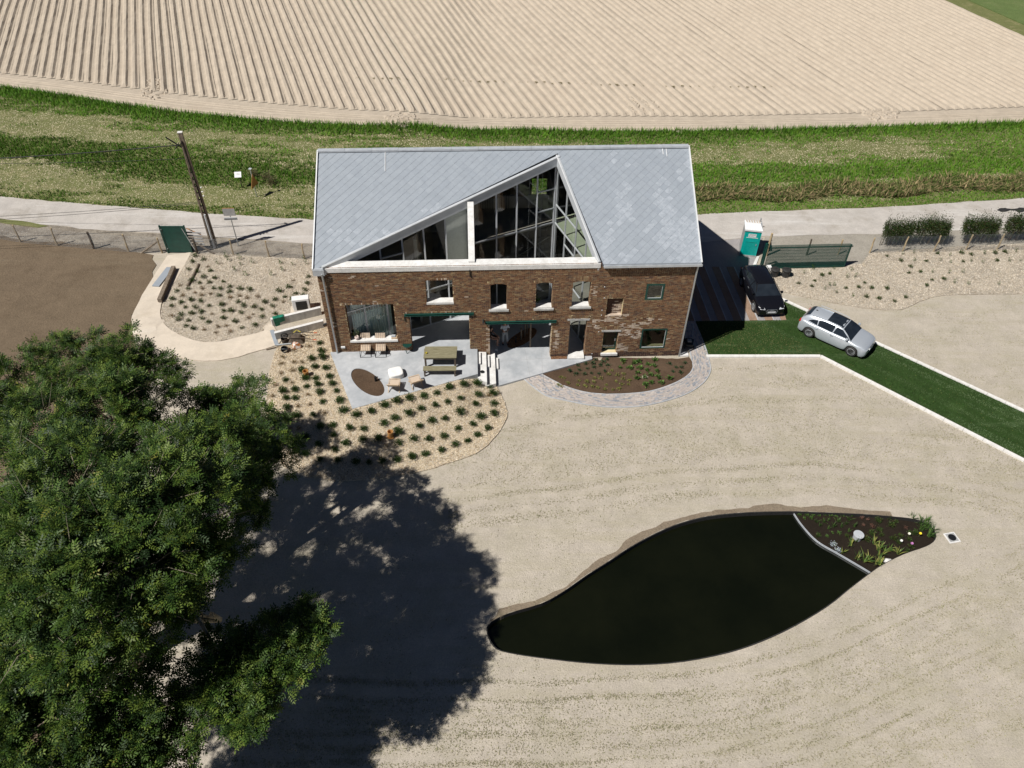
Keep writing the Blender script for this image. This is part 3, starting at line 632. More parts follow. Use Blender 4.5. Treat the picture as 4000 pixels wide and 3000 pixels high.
def wframe(a, b, z0, z1, fr, v=-.012, mat='green', slim=True):
    m = MB(); m.box(a, b, v, v + .12, z0, z0 + fr); m.box(a, b, v, v + .12, z1 - fr, z1); m.box(a, a + fr, v, v + .12, z0 + fr, z1 - fr); m.box(b - fr, b, v, v + .12, z0 + fr, z1 - fr)
    w = m.build('window', mat, house)
    if slim:
        m = MB(); g = fr * .9; t = .018; m.box(a + g, b - g, v + .02, v + .05, z0 + g, z0 + g + t); m.box(a + g, b - g, v + .02, v + .05, z1 - g - t, z1 - g); m.box(a + g, a + g + t, v + .02, v + .05, z0 + g + t, z1 - g - t); m.box(b - g - t, b - g, v + .02, v + .05, z0 + g + t, z1 - g - t); m.build('inner_frame', 'aluw', w)
    m = MB(); m.box(a + fr, b - fr, v + .06, v + .07, z0 + fr, z1 - fr); m.build('pane', 'glass', w)
    return w
wframe(17.48, 18.48, 3.95, 5.03, .11); wframe(17.62, 19.08, .41, 1.86, .075)
m = MB(); a, b, z0, z1 = 15.46, 16.28, .16, 1.71; v = .25
m.box(a, b, v, v + .06, z0, z0 + .07); m.box(a, b, v, v + .06, z1 - .07, z1); m.box(a, a + .07, v, v + .06, z0 + .07, z1 - .07); m.box(b - .07, b, v, v + .06, z0 + .07, z1 - .07)
dr = m.build('door', 'green', house); m = MB(); m.box(a + .07, b - .07, v + .02, v + .03, z0 + .07, z1 - .07); m.build('pane', 'glass', dr)
m = MB(); m.box(b - .12, b - .06, v - .04, v, .85, 1.0); m.build('handle', 'steel', dr)
# blind niche
m = MB(); m.box(15.43, 16.33, .24, .3, 2.88, 4.08); m.build('niche_back', 'brick5', house)
m = MB(); z = 2.9; r = 0
while z < 4.05:
    u = 15.44 - (.11 if r % 2 else 0)
    while u < 16.3: m.box(max(15.44, u), min(16.32, u + .21), .222 - random.uniform(0, .012), .245, z, z + .052, 1 if random.random() < .6 and z < 3.75 and u > 15.75 else 0); u += .225
    z += .0655; r += 1
m.build('niche_bricks', ['brick5', 'brickw'], house)
m = MB(); m.box(15.43, 16.33, .005, .25, 2.84, 2.9); m.build('niche_sill', 'brickw', house)
# wall ties, lamps, sockets
for u, z0, z1 in ((4.28, 2.85, 3.2), (7.92, 2.95, 3.35), (7.95, 5.75, 6.2), (8.02, 5.7, 5.72)):
    m = MB(); m.box(u, u + .05, -.05, -.006, z0, z1); m.build('wall_anchor', 'blackm', house)
m = MB(); m.box(.55, .78, -.07, -.005, .98, 1.08); m.build('wall_socket', 'white', house)
m = MB(); m.tube([(8.62, -.02, 2.82), (8.62, -.14, 2.78), (8.62, -.2, 2.7)], .05, 8); m.build('wall_spotlight', 'blackm', house)
m = MB(); m.tube([(-.02, .35, 2.5), (-.2, .3, 2.45), (-.26, .28, 2.38)], .06, 8); m.build('wall_spotlight', 'blackm', house)
for u, z in ((15.2, 4.9), (15.25, 4.15), (15.2, 3.3), (15.2, 2.95), (14.95, 2.2), (15.15, 1.75), (17.1, 1.35), (14.9, .1), (16.9, 1.5)):
    m = MB(); m.lathe([(.001, 0), (.035, .004), (.001, .02)], 7); o = m.build('plaster_fleck', 'white', house); o.location = (u, -.012, z); o.rotation_euler = (R_(90), 0, 0)
# gable and rear walls
zr = lambda v: ZE + SL * v if v < RID else ZE + SL * (2 * RID - v)
m = MB()
for u0, u1 in ((.0, .38), (LU - .38, LU)):
    n_ = 8
    prof = [(WT, -.7), (DEP - .4, -.7)] + [(DEP - .4, zr(DEP - .4) - .14), (RID, zr(RID) - .14), (WT, zr(WT) - .14)]
    vs = [(u0, p[0], p[1]) for p in prof] + [(u1, p[0], p[1]) for p in prof]; k = len(prof)
    m.add(vs, [tuple(range(k))[::-1], tuple(range(k, 2 * k))] + [(i, (i + 1) % k, k + (i + 1) % k, k + i) for i in range(k)])
m.build('gable_wall', 'brick1', house)
m = MB(); RH = [(3, 4.2, 3.6, 5.0), (5.8, 7.0, 5.9, 6.3), (8.6, 9.6, 3.6, 5.0), (9.2, 10.4, 1, 2.6), (12, 13, 3.6, 5.0)]
wall_grid(m, [.38, LU - .38], [-.7, 6.36], RH, DEP - .4, DEP); m.build('rear_wall', 'inbrick', house)
m = MB()
for h in RH: m.box(h[0], h[1], DEP - .2, DEP - .19, h[2], h[3])
m.build('rear_panes', 'glass', house)
# interior floors and walls
Aq, Bq, Cq = Vector((.28, 0)), Vector((12.93, 5.55)), Vector((14.85, 0.0)); tAB = lambda t: Aq.lerp(Bq, t); tBC = lambda t: Bq.lerp(Cq, t)
def plate(name, poly, z0, z1, mat): return MB().prism(poly, z0, z1).build(name, mat, house)
left_in = [tuple(tAB(.07)), tuple(tAB(.62) + Vector((-.02, .04))), (7.75, DEP - .4), (.4, DEP - .4), (.4, WT)]
nb = Vector((-.04, .09)); back_in = [tuple(tAB(.05) + nb), tuple(Bq + Vector((0, .1))), (12.93, DEP - .4), (.4, DEP - .4), (.4, WT + .0)]
plate('ground_floor', back_in, .0, .62, 'infloor'); plate('first_floor', back_in, 2.85, 3.1, 'infloor')
right_in = [tuple(Bq + Vector((.1, .05))), (14.98, WT), (LU - .4, WT), (LU - .4, DEP - .4), (12.95, DEP - .4), (12.95, 5.6)]
plate('ground_floor', right_in, -.3, -.08, 'infloor'); plate('first_floor', right_in, 2.5, 2.72, 'infloor'); plate('attic_floor', right_in, 5.2, 5.44, 'ingreen')
nb2 = [tuple(tAB(.05) + nb), tuple(tAB(.36) + nb), (4.8, DEP - .4), (.4, DEP - .4), (.4, WT)]; plate('attic_floor', nb2, 5.25, 5.45, 'infloor')
plate('gallery_floor', [tuple(tAB(.62) + nb * 2), tuple(Bq + Vector((0, .1))), (12.93, 7.2), (8.6, 7.2), (8.0, 5.0)], 5.25, 5.45, 'infloor')
m = MB(); m.box(4.9, 5.05, 2.6, DEP - .4, .62, 6.4); m.box(12.8, 12.95, 6.2, 9.6, -.1, 7.2); m.box(5.05, 12.8, 8.4, 8.55, .62, 5.6); m.build('partition_walls', 'inwall', house)
m = MB(); m.box(15.2, LU - .4, 2.6, 2.72, -.1, 5.2); m.build('partition_walls', 'inwall', house)
m = MB()
for i in range(16): m.box(8.7 + i * .27, 8.7 + i * .27 + .27, 5.7, 6.7, .62 + i * .19, .66 + i * .19)
m.bar((8.7, 5.68, 1.5), (12.8, 5.68, 4.5), .04, .04); m.build('stair_flight', 'inwall', house)
m = MB()
for i in range(16): m.box(8.2 + i * .14, 8.22 + i * .14, 7.15, 7.17, 5.45, 6.4)
m.box(8.2, 10.4, 7.14, 7.18, 6.4, 6.44); m.build('railing', 'blackm', house)
m = MB(); m.box(10.9, 11.5, 8.3, 8.38, 5.6, 7.2); m.box(9.2, 9.9, 8.3, 8.38, 5.5, 7.0); m.build('inner_door', 'inbrick', house)
# curtain behind the big left window
m = MB(); pts = []
for i in range(90): t = .085 + .165 * i / 89; p = tAB(t) + nb * (1.2 + .5 * math.sin(i * 1.1) + .2 * math.sin(i * 2.7)); pts.append(p)
m.add([(p.x, p.y, .64) for p in pts] + [(p.x, p.y, 3.9) for p in pts], [(i, i + 1, 91 + i, 90 + i) for i in range(89)])
MT['curtain'] = pm('sheer_curtain', (.60, .74, .72), (.74, .84, .82), 3, .9); m.build('curtain', 'curtain', house)
m = MB(); pts = []  # flat white panel added behind the glass to whiten panes beside the fin
for i in range(50): t = .512 + .10 * i / 49; p = tAB(t) + nb * 1.2; pts.append(p)
m.add([(p.x, p.y, 3.2) for p in pts] + [(p.x, p.y, 6.3 + .575 * p.y) for p in pts], [(i, i + 1, 51 + i, 50 + i) for i in range(49)]); m.build('white_panel', 'fabric', house)
# glass walls
def glasswall(name, P0, P1, ms, t0, t1, zb, trans, mw=.06, nofas=False):
    d = (P1 - P0); L = d.length; dn = d / L; nrm = Vector((dn.y, -dn.x)); X = lambda t, o=0: P0 + d * t + nrm * o
    top = lambda t: ZE + SL * X(t).y - .52
    root_m = MB(); parts = []
    for t in ms: p = X(t); root_m.bar((p.x, p.y, zb(t)), (p.x, p.y, top(t) + .02), mw, .09)
    p0, p1 = X(t0), X(t1); root_m.bar((p0.x, p0.y, top(t0)), (p1.x, p1.y, top(t1)), .07, .09)
    edges = sorted(set([t0] + list(ms) + [t1]))
    for a, b in zip(edges[:-1], edges[1:]):
        pa, pb = X(a), X(b); root_m.bar((pa.x, pa.y, zb((a + b) / 2) + .03), (pb.x, pb.y, zb((a + b) / 2) + .03), .07, .07)
    for (a, b, z) in trans: pa, pb = X(a), X(b); root_m.bar((pa.x, pa.y, z), (pb.x, pb.y, z), .06, .08)
    w = root_m.build(name, 'alu', house)
    for a, b in zip(edges[:-1], edges[1:]):
        zs = sorted([z for (ta, tb, z) in trans if ta - .02 <= a and b <= tb + .02]); z_lo = zb((a + b) / 2)
        cuts = [z_lo] + [z for z in zs if z < min(top(a), top(b))]
        for i, zc in enumerate(cuts):
            pa, pb = X(a), X(b); m = MB(); za, zb_ = (cuts[i + 1], cuts[i + 1]) if i + 1 < len(cuts) else (top(a), top(b))
            o = nrm * .006
            m.add([(pa.x + o.x, pa.y + o.y, zc), (pb.x + o.x, pb.y + o.y, zc), (pb.x + o.x, pb.y + o.y, zb_), (pa.x + o.x, pa.y + o.y, za)], [(0, 1, 2, 3)]); m.build('pane', 'glass', w)
    return w
ab = [.14, .233, .324, .414, .506, .62, .728, .819, .911, .992]
glasswall('glass_front', Aq, Bq, ab, .06, .998, lambda t: .64 if t < .62 else -.1, [(.62, .998, 5.5), (.06, .62, 3.2), (.62, .998, 2.8), (.234, .324, 6.08), (.911, .998, 6.45), (.911, .998, 7.72)])
glasswall('glass_side', Bq, Cq, [.012, .245, .478, .70], .0, .93, lambda t: -.1, [(0, .93, 5.5), (0, .93, 2.7), (0, .478, 6.7), (.245, .478, 4.85)])
# roof trim of the cut-out: fascia beams, white top edge
def fascia(P0, P1, name):
    d = P1 - P0; L = d.length; dn = d / L; nrm = Vector((dn.y, -dn.x)); m = MB(); n_ = 1
    pa, pb = P0 + nrm * .02, P1 + nrm * .02; qa, qb = P0 + nrm * .14, P1 + nrm * .14; zt = lambda p: ZE + SL * p.y
    vs = [(pa.x, pa.y, zt(pa) - .52), (pb.x, pb.y, zt(pb) - .52), (pb.x, pb.y, zt(pb) + .03), (pa.x, pa.y, zt(pa) + .03), (qa.x, qa.y, zt(pa) - .52), (qb.x, qb.y, zt(pb) - .52), (qb.x, qb.y, zt(pb) + .03), (qa.x, qa.y, zt(pa) + .03)]
    m.add(vs, [(0, 1, 2, 3), (5, 4, 7, 6), (3, 2, 6, 7), (4, 5, 1, 0), (0, 3, 7, 4), (1, 5, 6, 2)]); m.build(name, 'alu', house)
    m = MB(); e = .045; a = P0 + nrm * .135; b = P1 + nrm * .135; m.bar((a.x, a.y, zt(a) + .05), (b.x, b.y, zt(b) + .05), .06, .05); m.build('fascia_edge', 'aluw', house)
fascia(Vector((.30, .06)), Vector((12.95, 5.58)), 'fascia'); fascia(Vector((12.95, 5.58)), Vector((14.86, .02)), 'fascia')
# concrete cap beam and tie fin
m = MB(); m.box(.42, 14.86, -.04, .46, 6.16, 6.42); m.add([(.42, -.04, 6.42), (14.86, -.04, 6.42), (14.86, .46, 6.52), (.42, .46, 6.52), (.42, .46, 6.42), (14.86, .46, 6.42)], [(0, 1, 2, 3), (0, 3, 4), (1, 5, 2), (3, 2, 5, 4)]); m.build('cap_beam', 'conc_w', house)
m = MB(); fp = [(.46, -.1), (3.2, -.1), (3.2, 6.5 + .575 * 3.2 - .06), (.46, 6.5 + .575 * .46 - .10), (.46, 6.45)]
m.add([(7.92, a, b) for a, b in fp] + [(8.24, a, b) for a, b in fp], [(4, 3, 2, 1, 0), (5, 6, 7, 8, 9)] + [(i, (i + 1) % 5, 5 + (i + 1) % 5, 5 + i) for i in range(5)]); m.build('concrete_fin', 'conc_g', house)
m = MB(); za = lambda v: 6.5 + .575 * v - .06; m.add([(7.915, .2, za(.2)), (8.245, .2, za(.2)), (8.245, 3.2, za(3.2) + .03), (7.915, 3.2, za(3.2) + .03), (7.915, .2, 6.45), (8.245, .2, 6.45)], [(0, 1, 2, 3), (4, 5, 1, 0)]); m.build('fin_cap', 'conc_w', house)
# roof
SF = math.sqrt(1 + SL * SL); rz = lambda v, o=0: ZE + SL * v + o * SF
LEFT = [(-.1, -.12), (.02, -.12), (12.90, 5.66), (12.90, RID), (-.1, RID)]; RIGHT = [(12.90, 5.66), (14.98, -.12), (LU + .1, -.12), (LU + .1, RID), (12.90, RID)]
m = MB()
for P in (LEFT, RIGHT): m.add([(u, v, rz(v, -.02)) for u, v in P] + [(u, v, rz(v, -.16)) for u, v in P], [tuple(range(5))[::-1] if 0 else tuple(range(5)), tuple(range(5, 10))[::-1]] + [(i, 5 + i, 5 + (i + 1) % 5, (i + 1) % 5) for i in range(5)])
m.add([(-.1, RID, rz(RID, -.02)), (LU + .1, RID, rz(RID, -.02)), (LU + .1, DEP + .1, ZE - .06), (-.1, DEP + .1, ZE - .06)], [(0, 1, 2, 3)])
roof = m.build('roof', 'slatedk', house)
dw, dh = .47, .47; slates = []
r = -1; v_ = -.2
nrow = int((RID * SF + .4) / (dh / 2)) + 2
for j in range(-1, nrow):
    for i in range(-1, int(LU / dw) + 2):
        cu = i * dw + (dw / 2 if j % 2 else 0); cs = j * dh / 2 - .1
        g = .0015; P = [(cu - g, cs - dh / 2 + g), (cu + dw / 2 - g, cs + g), (cu + g * .6, cs + dh / 2 - g * .6), (cu - dw / 2 + g * .6, cs - g * .6)]
        P = [(u, s_ / SF) for u, s_ in P]
        for k, RG in enumerate((LEFT, RIGHT)):
            Q = clip_poly(P, RG)
            if len(Q) >= 3: slates.append((Q, cu, cs, k))
ctr = hw(0, 0)
slates.sort(key=lambda s_: (s_[2] - .0) ** 2 * .35 + (s_[1] - 11) ** 2 * .02 + (0 if s_[1] > 14.8 else 3)); rest = MB(); cnt = 0
for Q, cu, cs, k in slates:
    low = cs / 7.0; n_ = float(fbm(cu * .9, cs * .9, 8)); whit = (k == 1 and n_ + (1 - low) * .34 + (cu - 15) * .03 > .80 + random.uniform(-.07, .07)) or (k == 0 and ((abs(cu - 2.0) < 1.8 and abs(cs - 1.6) < .5) or (abs(cu - 6.6) < 1.6 and abs(cs - 2.9 + (cu - 6.6) * .3) < .45)) and random.random() < .4)
    mi = 3 if whit else random.choice([0, 1, 1, 2]); tip = min(p[1] for p in Q); top_ = cs / SF + dh / 2 / SF
    vs = []; 
    for u, v in Q: t = (top_ - v) / (dh / SF); vs.append((u, v, rz(v, .002 + .016 * t)))
    n_ = len(Q); vs2 = [(a[0], a[1], a[2] - .008) for a in vs]; fs = [tuple(range(n_))] + [(i, n_ + i, n_ + (i + 1) % n_, (i + 1) % n_) for i in range(n_)]
    area = abs(sum(Q[i][0] * Q[(i + 1) % n_][1] - Q[(i + 1) % n_][0] * Q[i][1] for i in range(n_))) / 2
    if cnt < 290 and area > .05 and (cu > 15 or cu < 8): mm = MB(); mm.add(vs + vs2, fs); mm.build('slate', 'slate%d' % mi, roof); cnt += 1
    else: rest.add(vs + vs2, fs, mi)
tag(rest.build('slates', ['slate0', 'slate1', 'slate2', 'slate3'], roof), kind='stuff')
# make sure faces look up
for o in roof.children:
    bm = bmesh.new(); bm.from_mesh(o.data); bmesh.ops.recalc_face_normals(bm, faces=bm.faces); bm.to_mesh(o.data); bm.free()
m = MB()
for i in range(14): a = -.12 + i * (LU + .24) / 14; b = a + (LU + .24) / 14 - .012; m.box(a, b, RID - .14, RID + .14, rz(RID, .0) - .02 + random.uniform(0, .012), rz(RID, .0) + .075 + random.uniform(0, .015))
m.build('ridge_capping', 'zinc', roof)
for u0, u1 in ((-.16, -.10), (LU + .1, LU + .16)):
    m = MB(); m.bar(((u0 + u1) / 2, -.14, rz(-.14, .03)), ((u0 + u1) / 2, RID, rz(RID, .03)), .06, .14); m.build('verge_trim', 'aluw', roof)
m = MB(); m.box(15.0, LU + .16, -.26, -.125, ZE - .20, ZE - .17); m.box(15.0, LU + .16, -.28, -.26, ZE - .20, ZE - .06); m.box(15.0, LU + .16, -.125, -.105, ZE - .20, ZE - .08); m.build('gutter', 'zinc', house)
m = MB(); m.box(-.14, .43, -.2, .30, ZE - .42, ZE - .06); m.box(-.12, .40, -.18, .25, ZE - .06, ZE - .02); m.build('gutter_box', 'zinc', house)
m = MB(); m.tube([(.3, -.2, 6.2), (.3, -.14, 5.95), (.3, -.10, 5.7), (.3, -.10, .62)], .05, 10); m.build('downpipe', 'steel', house)
m = MB(); m.tube([(LU - .05, -.18, 6.32), (LU - .02, -.12, 6.1), (LU - .02, -.09, 5.9), (LU - .02, -.09, -.32)], .05, 10); m.build('downpipe', 'steel', house)
m = MB(); m.box(LU + .02, LU + .55, -.1, .25, -.34, -.14); m.box(LU + .03, LU + .52, -.14, -.1, -.34, -.10); m.build('corner_threshold', 'conc_w', house)
for (u, l) in ((3.52, 1.0), (18.7, .3), (18.9, .4)): MB().tube([(u, RID - .14, rz(RID - .14, .035)), (u + .01, RID - .14 - l, rz(RID - .14 - l, .035))], .018, 5).build('sealant_run', 'white', roof)

# ------------------------------------------------------------------ terrace, stairs, court
def hthing(name, label, cat, u, v, z, rz=0.0, group=None): x, y = hw(u, v); return thing(name, label, cat, (x, y, z), ANG + rz, group)
ter = hthing('terrace', 'smooth grey concrete terrace with oval planting hole', 'terrace', 0, 0, 0); ter['kind'] = 'structure'
ell = lambda c, a, b, ang, n: [(c[0] + a * math.cos(t) * math.cos(ang) - b * math.sin(t) * math.sin(ang), c[1] + a * math.cos(t) * math.sin(ang) + b * math.sin(t) * math.cos(ang)) for t in [2 * math.pi * k / n for k in range(n)]]
# oval hole axis ends measured on the terrace plane
e = [hl(*pix(*q_, .65)[:2]) for q_ in Z(1200, 1020, 2.766, [(507, 1168), (803, 1447), (586, 1352), (715, 1222)])]
ec = ((e[0][0] + e[1][0]) / 2, (e[0][1] + e[1][1]) / 2); ea = math.hypot(e[0][0] - e[1][0], e[0][1] - e[1][1]) / 2; eang = math.atan2(e[1][1] - e[0][1], e[1][0] - e[0][0])
eb = .62
E1 = ell(ec, ea, eb, eang, 48)
def slab(name, poly, hole, z, zb, mat, parent):
    vs = [Vector(p) for p in densify(poly, 1.0)]; n = len(vs); ed = [(i, (i + 1) % n) for i in range(n)]; h = len(hole)
    vs += [Vector(p) for p in hole]; ed += [(n + i, n + (i + 1) % h) for i in range(h)]
    ov, oe, of, *_ = delaunay_2d_cdt(vs, ed, [], 0, 1e-5); V = [(p[0], p[1], z) for p in ov]; F = []
    for f in of:
        cx = sum(ov[i][0] for i in f) / len(f); cy = sum(ov[i][1] for i in f) / len(f)
        if inside(cx, cy, poly) and not inside(cx, cy, hole): F.append(tuple(f))
    E_ = {(f[i], f[(i + 1) % len(f)]) for f in F for i in range(len(f))}
    for a, b in list(E_):
        if (b, a) not in E_: k = len(V); V += [(V[a][0], V[a][1], zb), (V[b][0], V[b][1], zb)]; F.append((b, a, k, k + 1))
    me = bpy.data.meshes.new(name); me.from_pydata(V, [], F); me.update(); return link(name, me, parent, [mat])
MT['polish'] = pm('polished_concrete', (.36, .38, .40), (.54, .55, .56), .9, .55, .04, 14, stops=(.40, .72), fine=(5, .1), detail=8)
slab('terrace_slab', [(-.12, -.02), (1.6, -4.57), (8.25, -2.1), (8.25, 3.38)] + [tuple(tAB(.62)), tuple(tAB(.05)), (.1, .1)], E1, .65, .1, 'polish', ter)
def flat_patch(name, poly, z, mat, bumpy, parent, step=.18):
    o = sheet(name, poly, mat, 0, step, 0, hf=lambda x, y: z, skirt=.1, bumpy=bumpy); o.parent = parent; return o
flat_patch('oval_soil', E1, .615, 'soil', .05, ter)
crt = hthing('lower_court', 'pale grey concrete court at the foot of the steps', 'terrace', 0, 0, 0); crt['kind'] = 'structure'
E2 = ell((10.93, 1.76), 1.2, .50, R_(45), 48)
slab('court_slab', [(9.24, -2.36), (9.5, -2.28), (14.9, -.26), (14.9, .02), (14.84, .1), tuple(Bq), tuple(tAB(.62)), (8.2, 3.3), (8.2, -2.3)], E2, -.08, -.5, 'polish', crt)
flat_patch('oval_bark', E2, -.085, 'bark', .1, crt, .12)
m = MB(); m.box(12.5, 13.44, -.22, .0, -.078, -.055); m.build('chip_strip', 'bark', crt)
m = MB(); m.box(13.5, 14.42, -.30, .3, -.078, .03); m.build('door_sill_slab', 'conc_w', crt)
m = MB()
for a, b in (((11.9, -2), (12.0, .5)), ((9.4, -.3), (14, -.0)), ((11.2, -1.55), (11.0, 1.1))): m.bar((a[0], a[1], -.0785), (b[0], b[1], -.0785), .012, .006)
m.build('slab_joint', 'grey', crt)
st = hthing('garden_steps', 'concrete steps from terrace down to the lower court', 'steps', 0, 0, 0)
m = MB(); m.prism([(8.25, -2.32), (8.75, -2.52), (8.75, 1.9), (8.25, 1.9)], -.4, .41); m.build('step', 'conc_w', st)
m = MB(); m.prism([(8.75, -2.56), (9.25, -2.38), (9.25, 1.9), (8.75, 1.9)], -.4, .16); m.build('step', 'conc_w', st)
for u, v0, v1, z in ((8.27, -1.1, -.12, .41), (8.77, -1.1, -.12, .16), (9.27, -1.02, -.12, -.08), (8.27, .6, 1.5, .41), (8.77, .6, 1.5, .16), (9.27, .6, 1.5, -.08)):
    m = MB(); m.box(u, u + .16, v0, v1, z, z + .12); m.build('half_step_block', 'conc_w', st)
# ------------------------------------------------------------------ vegetation helpers
def leaf_faces(P, D, L, Wd, up=None, jit=.3):
    """rhombic leaves: base P, direction D (unit), length L, width Wd -> (n,4,3)"""
    n = len(P); r = NR.normal(size=(n, 3)); s = np.cross(D, r); s /= np.linalg.norm(s, axis=1)[:, None] + 1e-9
    if up is not None: s = s * jit + np.cross(D, up) * (1 - jit); s /= np.linalg.norm(s, axis=1)[:, None] + 1e-9
    L = np.asarray(L)[:, None] * np.ones((n, 1)) if np.ndim(L) else np.full((n, 1), L); Wd = np.asarray(Wd)[:, None] * np.ones((n, 1)) if np.ndim(Wd) else np.full((n, 1), Wd)
    return np.stack([P, P + D * L * .45 + s * Wd / 2, P + D * L, P + D * L * .45 - s * Wd / 2], 1)
def shrub_mesh(name, r, h, n, cols, L=.07, Wd=.035, upright=.5, ball=True):
    d = NR.normal(size=(n, 3)); d[:, 2] = np.abs(d[:, 2]) + .1; d /= np.linalg.norm(d, axis=1)[:, None]
    arms = NR.normal(size=(9, 3)); arms[:, 2] = np.abs(arms[:, 2]) * upright + .25; arms /= np.linalg.norm(arms, axis=1)[:, None]
    a = arms[NR.randint(0, 9, n)] * .6 + d * .55; a /= np.linalg.norm(a, axis=1)[:, None]; t = NR.uniform(.15, 1, n)[:, None] * np.array([[r, r, h]]); P = a * t * NR.uniform(.8, 1.15, (n, 1)) + NR.normal(size=(n, 3)) * .022; P[:, 2] = np.maximum(P[:, 2], .01)
    D = a * .6 + d * .8; D /= np.linalg.norm(D, axis=1)[:, None]
    c = np.array(cols)[NR.randint(0, len(cols), n)] * NR.uniform(.75, 1.25, (n, 1)); V = leaf_faces(P, D, NR.uniform(.7, 1.3, n) * L, NR.uniform(.7, 1.3, n) * Wd)
    me = quads_mesh(name, V, c, MT['leaf']); d_ = me.data; COL.objects.unlink(me); bpy.data.objects.remove(me); return d_
GRN = [(.045, .085, .02), (.065, .115, .028), (.03, .06, .014)]; LGT = [(.09, .17, .04), (.13, .22, .05), (.06, .12, .03)]; BRN = [(.17, .09, .035), (.22, .14, .06), (.10, .10, .03)]; YEL = [(.24, .26, .06), (.32, .30, .10), (.12, .16, .04)]
def plants(pts, meshes, name, label, cat, group, size=(.8, 1.2), off=.04, org=None, hf=None):
    xs_ = sorted(p[0] for p in pts); q1, q2 = xs_[len(xs_) // 3], xs_[2 * len(xs_) // 3]
    for k, p in enumerate(pts):
        me = meshes[k % len(meshes)]; q_ = gp(p[0], p[1], off) if hf is None else Vector(pix(p[0], p[1], hf)); o = bpy.data.objects.new(name, me); COL.objects.link(o)
        s = random.uniform(*size); o.location = q_; o.scale = (s, s, s * random.uniform(.85, 1.15)); o.rotation_euler = (0, 0, random.uniform(0, 6.28)); f_ = (s - size[0]) / (size[1] - size[0])
        lb = label if len(pts) < 4 else ('smaller ' if f_ < .34 else 'mid-sized ' if f_ < .67 else 'larger ') + label + (', toward the left' if p[0] < q1 else ', in the middle' if p[0] < q2 else ', toward the right')
        tag(o, lb, cat, group)
shr = [shrub_mesh('shrub', .27, .32, 420, GRN, .075, .034) for _ in range(4)]; shr_s = [shrub_mesh('shrub', .19, .20, 170, GRN + [(.10, .10, .03)], .065, .028) for _ in range(3)]
brn = [shrub_mesh('shrub', .19, .17, 120, BRN, .07, .022) for _ in range(3)]; twig = [shrub_mesh('shrub', .12, .34, 60, GRN + LGT, .06, .025, 1.6) for _ in range(3)]
big = [shrub_mesh('shrub', .27, .22, 60, LGT, .20, .10, .3) for _ in range(3)]; yel = [shrub_mesh('shrub', .2, .16, 45, YEL, .15, .06, .3) for _ in range(3)]; drk = [shrub_mesh('shrub', .22, .2, 60, [(.03, .07, .03), (.04, .09, .035)], .14, .06, .3) for _ in range(3)]
Bb = [(445, 100), (455, 165), (465, 225), (370, 235), (400, 300), (495, 310), (285, 335), (525, 385), (310, 400), (405, 400), (425, 455), (550, 450), (330, 475), (145, 415), (125, 515), (225, 500), (145, 575), (230, 570), (440, 525), (585, 510), (620, 595), (465, 605), (160, 660), (645, 680), (880, 690), (1000, 635), (1105, 600), (1215, 575), (1345, 555), (1450, 530), (1555, 480), (1685, 455), (1805, 445), (1905, 470), (1940, 535), (1805, 540), (1655, 575), (1545, 605), (1440, 635), (1315, 665), (1780, 625), (1945, 620), (1210, 710), (1085, 745), (755, 725), (1650, 695), (1520, 750), (1410, 770), (1300, 820), (995, 790), (1945, 710), (1830, 735), (1765, 795), (1635, 835), (1890, 835), (1800, 890), (1720, 945), (1610, 975), (700, 835), (820, 835), (1120, 860), (1250, 925), (1380, 930), (1515, 900), (945, 925), (1120, 960), (1490, 1025), (1350, 1055), (1230, 1085), (1110, 1105), (985, 1120), (870, 1130), (760, 1120), (810, 935), (665, 965), (560, 895), (440, 820), (570, 1020), (435, 975), (325, 910), (205, 985), (320, 1050), (445, 1105), (600, 1110), (245, 735), (155, 745), (385, 720), (550, 810)]
plants(Z(1050, 1300, 2.212, Bb), shr, 'young_shrub', 'dense green shrub in the golden chips round the terrace', 'shrub', 'green shrubs round the terrace', (.72, 1.12), .05)
Bw = [(35, 555), (50, 460), (200, 435), (205, 335), (100, 360), (110, 275), (125, 215), (215, 160), (215, 260), (290, 260), (345, 120), (255, 640), (355, 625), (340, 545), (485, 700), (260, 835), (175, 835), (1900, 550), (1015, 985)]
plants(Z(1050, 1300, 2.212, Bw), brn, 'withered_shrub', 'brown withered shrub in the golden chips round the terrace', 'shrub', 'withered shrubs round the terrace', (.8, 1.2), .05)
Ba = [(705, 490), (790, 525), (680, 550), (635, 630), (725, 655), (865, 645), (790, 710), (910, 720), (670, 750), (750, 770), (850, 765), (1000, 755), (630, 830), (510, 855), (900, 825), (970, 830), (1065, 810), (1065, 865), (1175, 835), (1275, 845), (1685, 815), (1580, 855), (1885, 705), (1880, 775), (1850, 845), (1755, 880), (1640, 915), (1535, 945), (1725, 935), (1835, 910), (955, 905), (465, 940), (560, 975), (850, 1010), (985, 1000), (1155, 970), (1215, 1010), (1320, 1020), (1430, 970), (1515, 1010), (460, 1010), (600, 1025), (705, 1030), (670, 1090), (770, 1075), (560, 1105), (1000, 1065), (1080, 1065), (1185, 1080), (1395, 1050), (1545, 1095), (1405, 1125), (1000, 1140), (1120, 1175), (775, 1145), (845, 1180), (635, 1165), (530, 1155), (605, 1220), (680, 1250), (1190, 1240), (1330, 1215), (660, 950), (765, 960)]
plants(Z(500, 820, 2.676, Ba), shr_s, 'young_shrub', 'green shrub in the pale chips inside the path bend', 'shrub', 'green shrubs by the sandy path', (.85, 1.3), .045)
